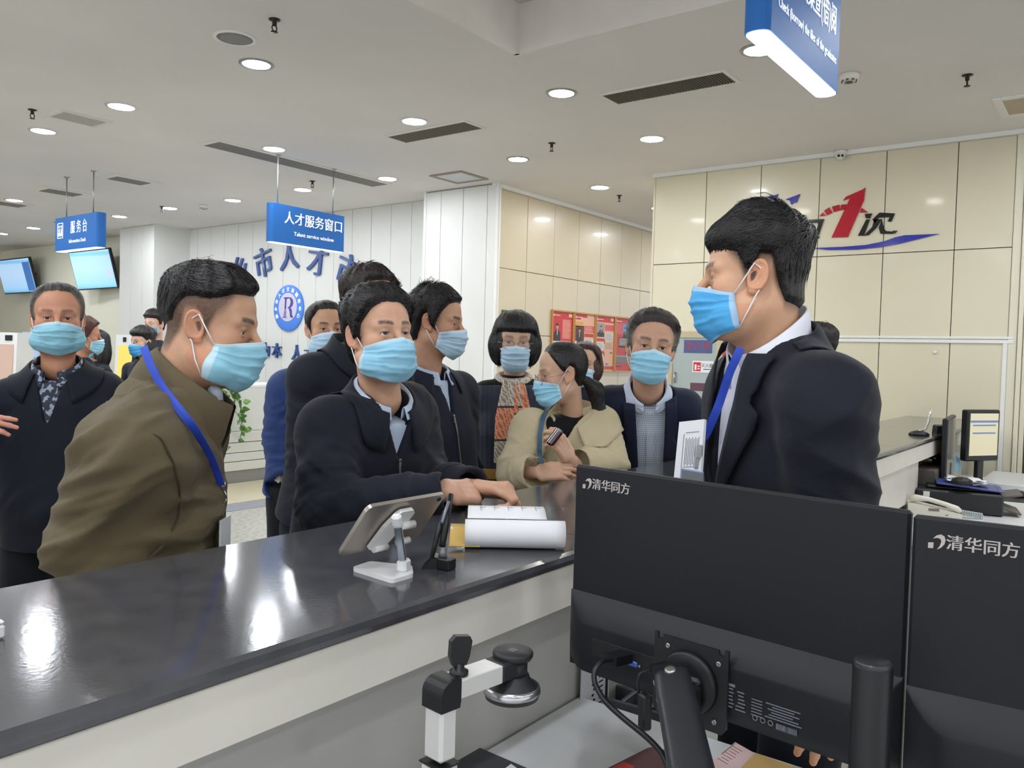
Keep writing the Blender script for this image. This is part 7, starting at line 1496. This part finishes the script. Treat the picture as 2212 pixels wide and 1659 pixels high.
def poster(i, label):
    a, b = PX[i] + .004, PX[i + 1] - .004; w_ = b - a; h_ = Z1 - Z0_; t = thing('poster', label, 'poster', ((a + b) / 2, 5.128, (Z1 + Z0_) / 2), group='red posters on the tan wall')
    q = MB(); f = .018
    for c, s in (((0, 0, h_ / 2 - f / 2), (w_, .024, f)), ((0, 0, -h_ / 2 + f / 2), (w_, .024, f)), ((w_ / 2 - f / 2, 0, 0), (f, .024, h_ - 2 * f)), ((-w_ / 2 + f / 2, 0, 0), (f, .024, h_ - 2 * f))): q.box(c, s, bev=.002)
    q.build('frame', M_pf, t); W2, H2 = w_ - 2 * f, h_ - 2 * f
    q = MB(); q.box((0, .004, 0), (W2, .004, H2)); q.build('sheet', M_pr if i in (0, 3) else M_pp, t)
    def r_(m, u0, u1, v0, v1, lay=1, name='print'):
        p = MB(); p.box(((u0 + u1) / 2 * W2 - W2 / 2, .002 - lay * .0006, H2 / 2 - (v0 + v1) / 2 * H2), ((u1 - u0) * W2, .0005, (v1 - v0) * H2)); p.build(name, m, t)
    def lines(m, u0, u1, v0, v1, n, lay=2, seed=0):
        p = MB(); rr = random.Random(seed)
        for k in range(n):
            v = v0 + (v1 - v0) * (k + .5) / n; e = u1 - (u1 - u0) * (.25 * rr.random()); p.box(((u0 + e) / 2 * W2 - W2 / 2, .002 - lay * .0006, H2 / 2 - v * H2), ((e - u0) * W2, .0004, (v1 - v0) * H2 / n * .4))
        p.build('text_lines', m, t)
    def bust(u, v, s, lay=3):
        p = MB(); X0 = u * W2 - W2 / 2; Zc_ = H2 / 2 - v * H2; yy = .002 - lay * .0006; p.prism([(X0 + s * x, Zc_ + s * z) for x, z in ((-.5, -1), (-.48, -.35), (-.3, -.12), (-.1, 0), (.1, 0), (.3, -.12), (.48, -.35), (.5, -1))], (0, yy, 0), (1, 0, 0), (0, 0, 1), (0, .0003, 0)); p.build('portrait_coat', M_pk, t)
        p = MB(); p.prism([(X0 + s * (.17 * math.cos(k * .45)), Zc_ + s * (.24 + .24 * math.sin(k * .45))) for k in range(14)], (0, yy - .0003, 0), (1, 0, 0), (0, 0, 1), (0, .0003, 0)); p.build('portrait_face', M_psk, t)
        p = MB(); p.prism([(X0 + s * (.19 * math.cos(k * .35)), Zc_ + s * (.30 + .24 * math.sin(k * .35))) for k in range(10)], (0, yy - .0004, 0), (1, 0, 0), (0, 0, 1), (0, .0003, 0)); p.prism([(X0 - s * .06, Zc_ - s * .02), (X0 + s * .06, Zc_ - s * .02), (X0 + s * .03, Zc_ - s * .5), (X0 - s * .03, Zc_ - s * .5)], (0, yy - .0004, 0), (1, 0, 0), (0, 0, 1), (0, .0003, 0), 1); p.build('portrait_hair', [M_pk, M_pw], t)
    r_(M_pw, .05, .10, .045, .075, 2); lines(M_pw, .12, .45, .045, .075, 1, 2); r_(M_pp, .80, .97, .02, .08, 2)
    if i == 0:
        bust(.24, .30, .13); r_(M_pink, .48, .95, .12, .46); lines(M_pp, .50, .93, .13, .45, 15); r_(M_pw, .05, .93, .495, .59, 1); lines(M_pr, .08, .9, .52, .57, 1, 2); lines(M_pp, .1, .9, .61, .65, 2)
        r_(M_pg, .05, .58, .68, .98); r_(M_pm, .2, .45, .71, .98, 2); r_(M_py, .22, .42, .82, .90, 3); r_(M_pk, .6, .95, .68, .98)
        for k in range(4): r_(M_pw, .62 + .08 * k, .66 + .08 * k, .70 + .03 * k, .94, 2)
    if i == 1:
        r_(M_pr, .0, .30, .0, .10, 1); r_(M_pr, .3, .62, .0, .06, 1); r_(M_py, .05, .42, .14, .22); r_(M_pm, .03, .48, .21, .52, 1); bust(.25, .33, .11); r_(M_pw, .02, .12, .48, .53, 5); r_(M_pink, .5, .98, .2, .32, 1); lines(M_pp, .52, .95, .21, .31, 5)
        r_(M_pr, .5, .96, .34, .40, 1); r_(M_pw, .52, .97, .43, .95, 1); lines(M_pg, .54, .95, .44, .94, 22); r_(M_pr, .02, .48, .56, .62, 1); lines(M_pw, .1, .35, .58, .60, 1); r_(M_pw, .03, .48, .66, .95, 1); lines(M_pg, .05, .45, .67, .94, 12)
    if i == 2:
        r_(M_pr, .0, 1, .0, .11, 1); r_(M_pg, .05, .45, .13, .36); r_(M_pm, .05, .45, .30, .38, 2); bust(.26, .24, .09); r_(M_pink, .48, .98, .15, .26); r_(M_pr, .03, .45, .41, .46, 1); r_(M_pw, .03, .43, .48, .62, 1); lines(M_pg, .05, .4, .49, .61, 6); r_(M_pr, .03, .45, .64, .69, 1); r_(M_pw, .03, .43, .71, .82, 1); lines(M_pg, .05, .4, .72, .81, 5); r_(M_pw, .05, .35, .86, .97, 1)
        r_(M_pw, .5, .96, .3, .45, 1); lines(M_pg, .52, .95, .31, .44, 6); lines(M_pg, .52, .93, .48, .6, 4); r_(M_pk, .46, .49, .42, .5, 2); r_(M_pk, .46, .49, .66, .74, 2); r_(M_pbl, .55, .72, .86, .90, 2); r_(M_pr, .5, .98, .92, .98, 1); r_(M_pk, .8, .92, .66, .68, 2)
    if i == 3:
        r_(M_pink, .03, .97, .10, .30, 1); r_(M_pbl, .42, .72, .10, .33, 2); bust(.57, .24, .09); r_(M_pk, .2, .97, .37, .56, 1); lines(M_pw, .22, .8, .38, .52, 7); r_(M_pk, .62, .72, .56, .68, 1); r_(M_pg, .04, .97, .71, .86, 1); lines(M_pk, .06, .95, .74, .86, 5); lines(M_pk, .03, .5, .9, .94, 1)
for i, lb in enumerate(('red wall poster with gold frame, first of four, nearest the exit sign', 'red and peach wall poster with a seated portrait, second of four from the exit sign', 'red and peach wall poster with many text boxes, third of four from the exit sign', 'red wall poster with a small blue portrait, fourth of four from the exit sign')): poster(i, lb)

# fire equipment cabinet on the end of the beige wall
t = thing('fire_cabinet', 'fire equipment cabinet with grey glass door and red edge behind the suited man', 'cabinet', (XW - .01, 3.135, 1.40)); cz_ = np.array([XW - .01, 3.135, 1.40])
q = MB(); w_, h_ = .52, .72
for c, s in (((0, 0, h_ / 2 - .03), (.05, w_, .06)), ((0, 0, -h_ / 2 + .05), (.05, w_, .10)), ((0, w_ / 2 - .02, 0), (.05, .04, h_)), ((0, -w_ / 2 + .035, 0), (.05, .07, h_))): q.box(c, s, bev=.004)
q.build('frame', mat('cabinet_frame', 'bcae90', .4), t); q = MB(); q.box((-.004, .01, .01), (.02, w_ - .08, h_ - .12)); q.build('glass_door', mat('door_glass', '9aa5a2', .12, coat=.3), t)
q = MB(); q.box((.0, -.285, 0), (.06, .05, h_)); q.build('red_edge', mat('cabinet_red', 'b03a31', .4), t)
q = MB(); q.box((-.017, -.02, .225), (.004, .27, .115), bev=.002); q.build('name_plate', mat('plate_blue', '41578a', .4), t); q = MB(); put_text(q, '消火栓', (-.0198, -.02, .225), EX, EZ, .085, .0006, 0, 1, 'CENTER', 0, .001); q.build('plate_lettering', mat('plate_red', 'a0384a', .5), t)
q = MB(); q.box((-.017, -.075, .045), (.004, .20, .105), bev=.002); q.build('notice', M_paper, t); q = MB(); put_text(q, '灭火器', (-.0196, -.115, .055), EX, EZ, .038, .0004); q.box((-.0195, -.115, .025), (.001, .07, .006)); q.build('notice_lettering', M_bl, t)
q = MB(); q.box((-.0192, -.02, .045), (.001, .07, .08)); q.build('notice_red', mat('notice_red', 'c5282f', .5), t); q = MB(); q.box((-.0198, -.006, .04), (.001, .018, .05)); q.box((-.0198, -.035, .05), (.001, .02, .012)); q.box((-.0198, -.035, .028), (.001, .02, .012)); q.build('notice_pictogram', M_paper, t)
q = MB(); q.box((-.017, -.06, -.135), (.004, .2, .07), bev=.002); q.build('dark_plate', mat('plate_plum', '5b3b46', .4), t)
q = MB(); q.tube([(-.02, .19, -.02), (-.035, .19, -.01), (-.035, .19, -.09), (-.02, .19, -.10)], .008, 8); q.build('handle', mat('steel', 'b5b5b8', .25, .95), t)
# small studs on the beige wall
for y, z in ((.95, 1.60),): t = thing('wall_stud', 'small white round stud on the beige wall below the white rail', 'stud', (XW - .004, *[1.21, 1.61])); q = MB(); q.lathe((0, 0, 0), (-1, 0, 0), [(.014, 0), (.014, .004), (.004, .006)], 12); q.build('cap', M_wp, t)

# information desk in front of the white wall, trailing plant
t = thing('information_desk', 'white information desk with grooved front and grey plinth before the white wall', 'desk', (5.85, 8.2, 0)); 
q = MB(); q.box((-.2, .02, 1.075), (1.6, .64, .03), bev=.003); q.build('desk_top', M_trim, t); q = MB(); q.box((-.2, -.28, .82), (1.5, .03, .48)); q.build('front_panel', M_white, t)
for k, (z0, z1) in enumerate(((.455, .575), (.342, .447), (.245, .334), (.14, .237))): q = MB(); q.box((-.2, -.29 - .012 * (k % 1), (z0 + z1) / 2), (1.5, .03, z1 - z0), frame((1, 0, 0), (0, -.10, 1)), bev=.004); q.build('front_slat', M_white, t)
q = MB(); q.box((-.2, -.27, .068), (1.5, .03, .136)); q.build('plinth', mat('plinth_grey', '8b8b88', .4), t); q = MB(); q.box((-.2, .05, .55), (1.4, .5, 1.05)); q.build('body', M_white, t)
pp = onY(468, 838, 7.86); t = thing('trailing_plant', 'green trailing pothos plant hanging over the information desk', 'plant', (pp[0] - .1, 7.95, 1.09)); o = np.array(t.location)
q = MB(); q.lathe((0, .05, 0), (0, 0, 1), [(.07, 0), (.09, .1), (.095, .12), (.085, .12), (.08, .1)], 20); q.build('pot', M_wp, t)
rs = random.Random(4); lf = None; M_leaf = [mat('leaf_green_%d' % k, c, .4, noise=(30, .2)) for k, c in enumerate(('5d8f3c', '4a7a35', '7aa852'))]; stems = MB()
for s in range(11):
    x0 = rs.uniform(-.10, .30); ln_ = rs.uniform(.15, .75); pts = [np.array([0, .05, .12]), np.array([x0 * .6, -.02, .16]), np.array([x0, -.13, .06])]
    for k in range(6): pts.append(np.array([x0 + rs.uniform(-.03, .05) + .02 * k, -.15 - rs.uniform(0, .03), .06 - ln_ * (k + 1) / 6]))
    stems.tube(pts, .0035, 5)
    for k in range(3, len(pts)):
        for rep in range(2 if ln_ < .4 else 1):
            L_ = rs.uniform(.055, .095); d = nrm((rs.uniform(-.7, .9), rs.uniform(-.6, -.1), rs.uniform(-1, .15))); n_ = nrm(np.cross(d, (rs.uniform(-.4, .4), 0, 1))); W_ = np.cross(n_, d); p0 = pts[k] + np.array([rs.uniform(-.03, .03), -.01, rs.uniform(-.02, .04)]); q = MB(); G = []
            for u, wv in ((0, .02), (.15, .30), (.4, .40), (.7, .26), (1, .01)): G.append([p0 + d * L_ * u + W_ * L_ * wv * e + n_ * L_ * (.10 * abs(e) - .12 * u * u) for e in (-1, 0, 1)])
            q.sheet(np.array(G), 0, .0008); q.build('leaf', M_leaf[rs.randrange(3)], t)
stems.build('stem', M_leaf[1], t)

# televisions on the far wall
M_tv = mat('tv_black', '101114', .3)
def tv_mat(n, seed):
    m = mat(n, '8fc4ea', .3, emit=('86bce6', .75)); nt = m.node_tree; L = nt.links; b = nt.nodes['Principled BSDF']; tc = nt.nodes.new('ShaderNodeTexCoord'); sx = nt.nodes.new('ShaderNodeSeparateXYZ'); L.new(tc.outputs['Generated'], sx.inputs[0]); rp = nt.nodes.new('ShaderNodeValToRGB')
    for p, c in ((.06, '6fb4e4'), (.16, '9fc3e6'), (.5, 'b9cde8'), (.84, 'b5cbe6'), (.90, '5aa6e0'), (.96, '7fbdea')):
        e = rp.color_ramp.elements.new(p); e.color = lin(c)
    L.new(sx.outputs[2], rp.inputs[0]); L.new(rp.outputs[0], b.inputs['Emission Color']); return m
for lb, cy_, kx in (('wall television with pale blue screen nearer the white column', 13.1, 0), ('wall television with pale blue screen and a dark side picture, farther left', 15.86, 1)):
    t = thing('television', lb, 'television', (6.38, cy_, 2.67), group='televisions on the far wall'); ex = nrm((.10, -1, .02)); R_ = np.stack([nrm(np.cross((.30, 0, 1), ex)) * 1.0, ex, nrm((-.26, 0, 1))], 1); R_[:, 0] = np.cross(R_[:, 1], R_[:, 2]); sg = -1 if R_[0, 0] > 0 else 1
    q = MB(); q.box((0, 0, 0), (.05, 1.08, .62), R_, bev=.008); q.build('housing', M_tv, t); q = MB(); q.box(R_[:, 0] * sg * .026, (.003, 1.04, .58), R_); q.build('screen', tv_mat('tv_screen', 1), t)
    q = MB(); q.box((.16, 0, -.05), (.25, .3, .25)); q.build('bracket', M_tv, t)
    q = MB(); q.box(R_[:, 0] * sg * .029 + R_[:, 1] * (.40 if kx else .42) - R_[:, 2] * (.02 if kx else .06), (.002, .22 if kx else .14, .50 if kx else .10), R_); q.build('screen_picture', mat('tv_picture_%d' % kx, '3f6fb0' if kx else 'b7c2d8', .4, emit=('3f6fb0' if kx else 'c3cbe0', .6)), t)
# self-service machines
def kiosk(label, px0, px1, ytop, d, scr, ybot):
    a = at(px0, ytop, d); w_ = (px1 - px0) / FPX * d; t = thing('service_kiosk', label, 'kiosk', (a[0] + KR[0] * w_ / 2, a[1] + KR[1] * w_ / 2, 0), np.stack([KR, KF, KU], 1)); h_ = a[2]
    q = MB(); q.prism([(0, 0), (0, .95), (.12, 1.0), (.16, h_), (.42, h_), (.42, 0)], (-w_ / 2, 0, 0), (0, 1, 0), (0, 0, 1), (w_, 0, 0)); q.build('cabinet', M_wp, t)
    q = MB(); q.box((0, .135, h_ - .30), (w_ * .78, .012, .38), frame((1, 0, 0), (0, .1, 1))); q.build('screen', scr, t)
    q = MB(); q.box((w_ * .2, .152, h_ - .05), (w_ * .25, .01, .05)); q.box((-w_ * .2, .152, h_ - .05), (w_ * .1, .01, .05)); q.build('sensor', M_bl, t); q = MB(); q.box((0, .03, .97), (w_ * .9, .2, .03), frame((1, 0, 0), (0, -.3, 1)), bev=.004); q.build('keyboard_shelf', mat('kiosk_grey', '8d9093', .4), t); q = MB(); q.box((0, -.002, .5), (w_ * .7, .006, .5)); q.build('front_door', mat('kiosk_door', 'c9c9c8', .35), t); return t
kiosk('white self-service kiosk cut by the left edge of the photo', -45, 15, 716, 7.5, mat('kiosk_screen_tan', 'b39a8c', .3, emit=('a8846f', .4)), 900)
t = kiosk('white self-service kiosk with red and gold screen beside the white column', 235, 300, 722, 8.6, mat('kiosk_screen_gold', 'd9c25c', .3, emit=('cdb455', .5)), 830)
# information stand leaflet near the first kiosk
c = at(66, 745, 9.2); t = thing('notice_stand', 'tilted blue and white notice board on a stand behind the grey haired man', 'notice board', (c[0], c[1], 0), np.stack([KR, KF, KU], 1)); q = MB(); q.box((0, 0, c[2]), (.24, .02, .3), frame((1, 0, .0), (.25, .35, 1)), bev=.003); q.build('board', mat('board_blue', '9db3cc', .4), t); q = MB(); q.lathe((0, .05, 0), (0, 0, 1), [(.15, 0), (.15, .02), (.02, .03), (.02, c[2] - .1)], 16); q.build('pole', M_alu, t)
# ================================================================ people in the background, hands at the edges
def simple_person(label, head_px, d, s, yaw, cut, hmat, mk, skin, cl, seed, pitch=0, roll=0, neck=(0, 55), hip=(0, 330), shw=.19, extra=None, glasses=None, female=True, st_over=None, vox=.006, legs_=True, hl=0):
    cx_, cy_ = head_px; c = at(cx_, cy_, d); N = c - KU * .165 * s + kdir(-math.sin(math.radians(yaw)) * .02, math.cos(math.radians(yaw)) * .02, 0); B = np.array([N[0], N[1], N[2] - .62]); M = head_axes(yaw, pitch, roll); X = nrm([M[0, 0], M[1, 0], 0])
    S = lambda k: N + X * shw * k - KU * .075
    b = Body(N, B, X, SR=S(1), SL=S(-1), ER=S(1) + X * .05 - KU * .28, EL=S(-1) - X * .05 - KU * .28, WR=S(1) + X * .02 - KU * .5 + np.cross(KU, X) * .12, WL=S(-1) - X * .02 - KU * .5 + np.cross(KU, X) * .12, rs=(.062, .052, .05, .042), prof=[(0, .17, .13, 0), (.3, .15, .12, 0), (.62, .165, .115, .01), (.82, .145, .10, 0), (.95, .085, .075, 0), (1, .055, .06, 0)])
    r = thing('person', label, 'person', b.org); st = dict(CUTS[cut]); st.update(st_over or {})
    if extra: st['extra'] = extra; st['lo'] = (-.14, -.16, -.24)
    HD = build_head(r, b.org, c, M, dict(neckw=N, s=s, nr=.046 if female else .055, eye=.0035, brow=.5), seed, st, hmat, mk, skin, h=vox, nstr=250, glasses=glasses); finish_body(r, b.org, HD, [], skin_mat('k%d' % seed, skin)); lo, hi = b.bounds()
    cloth('jacket', b.full, lo, hi, .014, cl, r, b.org, folds=b.folds_auto(.006), fine=.002)
    if legs_: legs(r, b.org, B, X, M_blackc, wid=.078)
def longhair(P, d, nz):
    sh = ell(P, (0, -.035, -.06), (.100, .085, .17)); ax = np.abs(P[:, 0]); face = np.maximum(ax - .062, -(P[:, 1] - .0)); sh = np.maximum(sh, -np.maximum(face, P[:, 2] - .055)); sh = np.maximum(sh, P[:, 2] - .06); return smin(d, sh + nz * .003, .02)
simple_person('woman with long black hair and blue mask, standing at the kiosks', (208, 745), 6.6, .93, -52, 'tied', M_hair, MKb, 'd3ab93', fab('dark_top', '1b1c24'), 201, extra=longhair)
simple_person('person with reddish brown hair turned away, behind the grey haired man', (183, 729), 5.6, .94, 118, 'full', M_hairr, MKd, 'b98468', fab('black_top', '15161b'), 202, female=True)
simple_person('woman with black fringe and blue mask, half hidden behind the olive jacket', (308, 741), 6.9, .93, -30, 'fringe', M_hair, MKb, 'd3ab93', fab('grey_top', '2a2c36'), 203, extra=longhair, st_over=dict(zz=[.046, .046, .046, .042, .03, .02, .02, .03, .03, .0, -.05, -.06], drop=(0, 0, -1)))
simple_person('person in glasses with dark fringe and blue mask at the white column', (335, 703), 7.6, .95, -20, 'fringe', hair_mat('dark_plum', '2c1f22'), MKb, 'd3ab93', fab('grey_top', '2a2c36'), 204, glasses=dict(m=mat('rose_wire', 'a98a84', .25, .8)), female=False)
simple_person('dark haired person almost hidden behind the shoulder of the clerk, only the crown shows', (1770, 748), 5.3, 1.0, -100, 'full', M_hair, MK, 'c29375', M_suit, 205, female=False, vox=.004)

# a bystander at the left edge: only fingers reach into the picture
wr = at(-98, 915, 2.45)
def edge_hand():
    r_o = np.array([at(-330, 905, 2.5)[0], at(-330, 905, 2.5)[1], 0.0]); N = at(-340, 700, 2.55); B = at(-340, 1140, 2.55); X = nrm(KF * .8 + KR * .6) * -1
    b = Body(N, B, X, SR=N + X * .19 - KU * .08, SL=N - X * .19 - KU * .08, ER=at(-300, 960, 2.4), EL=at(-300, 960, 2.75), WR=wr, WL=at(-280, 1080, 2.6))
    r = thing('person', 'bystander out of frame whose hand points in at the left edge', 'person', b.org)
    c = N + KU * .17; M = head_axes(60, 0, 0); HD = build_head(r, b.org, c, M, dict(neckw=N, s=1.0), 300, dict(CUTS['short']), M_hair, MK, 'c58f78', h=.006, nstr=0)
    hd = hand_geo(wr, nrm(KR * .99 + KU * .02), nrm(KU * .75 - KF * .65), 1, [(.15, .15, .1), (.2, .2, .12), (.25, .3, .2), (.3, .4, .3)], .10, (.3, .5, .3), .9, skin='c9907c', fore=b.E['R'] * .3 + wr * .7)
    finish_body(r, b.org, HD, [hd], skin_mat('edge', 'c9907c'), [[N, b.S['R'], b.E['R'], b.E['R'] * .3 + wr * .7]]); lo, hi = b.bounds(); cloth('jacket', b.cutf(), lo, hi, .014, M_navy, r, b.org); legs(r, b.org, B, X, M_trou)
edge_hand()
# seated colleague behind the monitors: two fingers show under the screen edge
def seated():
    wr = at(1800, 1740, 1.10); r0 = at(1900, 1500, 1.62); b0 = np.array([r0[0], r0[1], 0])
    N = at(1930, 1175, 1.55); B = at(1950, 1560, 1.62); X = nrm(-KR * .8 + KF * .3) * -1; X = nrm(KF * .55 - KR * .83); 
    b = Body(N, B, X, SR=N + X * .16 - KU * .08, SL=N - X * .16 - KU * .08, rs=(.055, .05, .05, .04), prof=[(0, .15, .12, 0), (.3, .14, .115, 0), (.62, .155, .11, .0), (.82, .14, .095, 0), (.95, .08, .07, 0), (1, .05, .055, 0)]); return b, wr
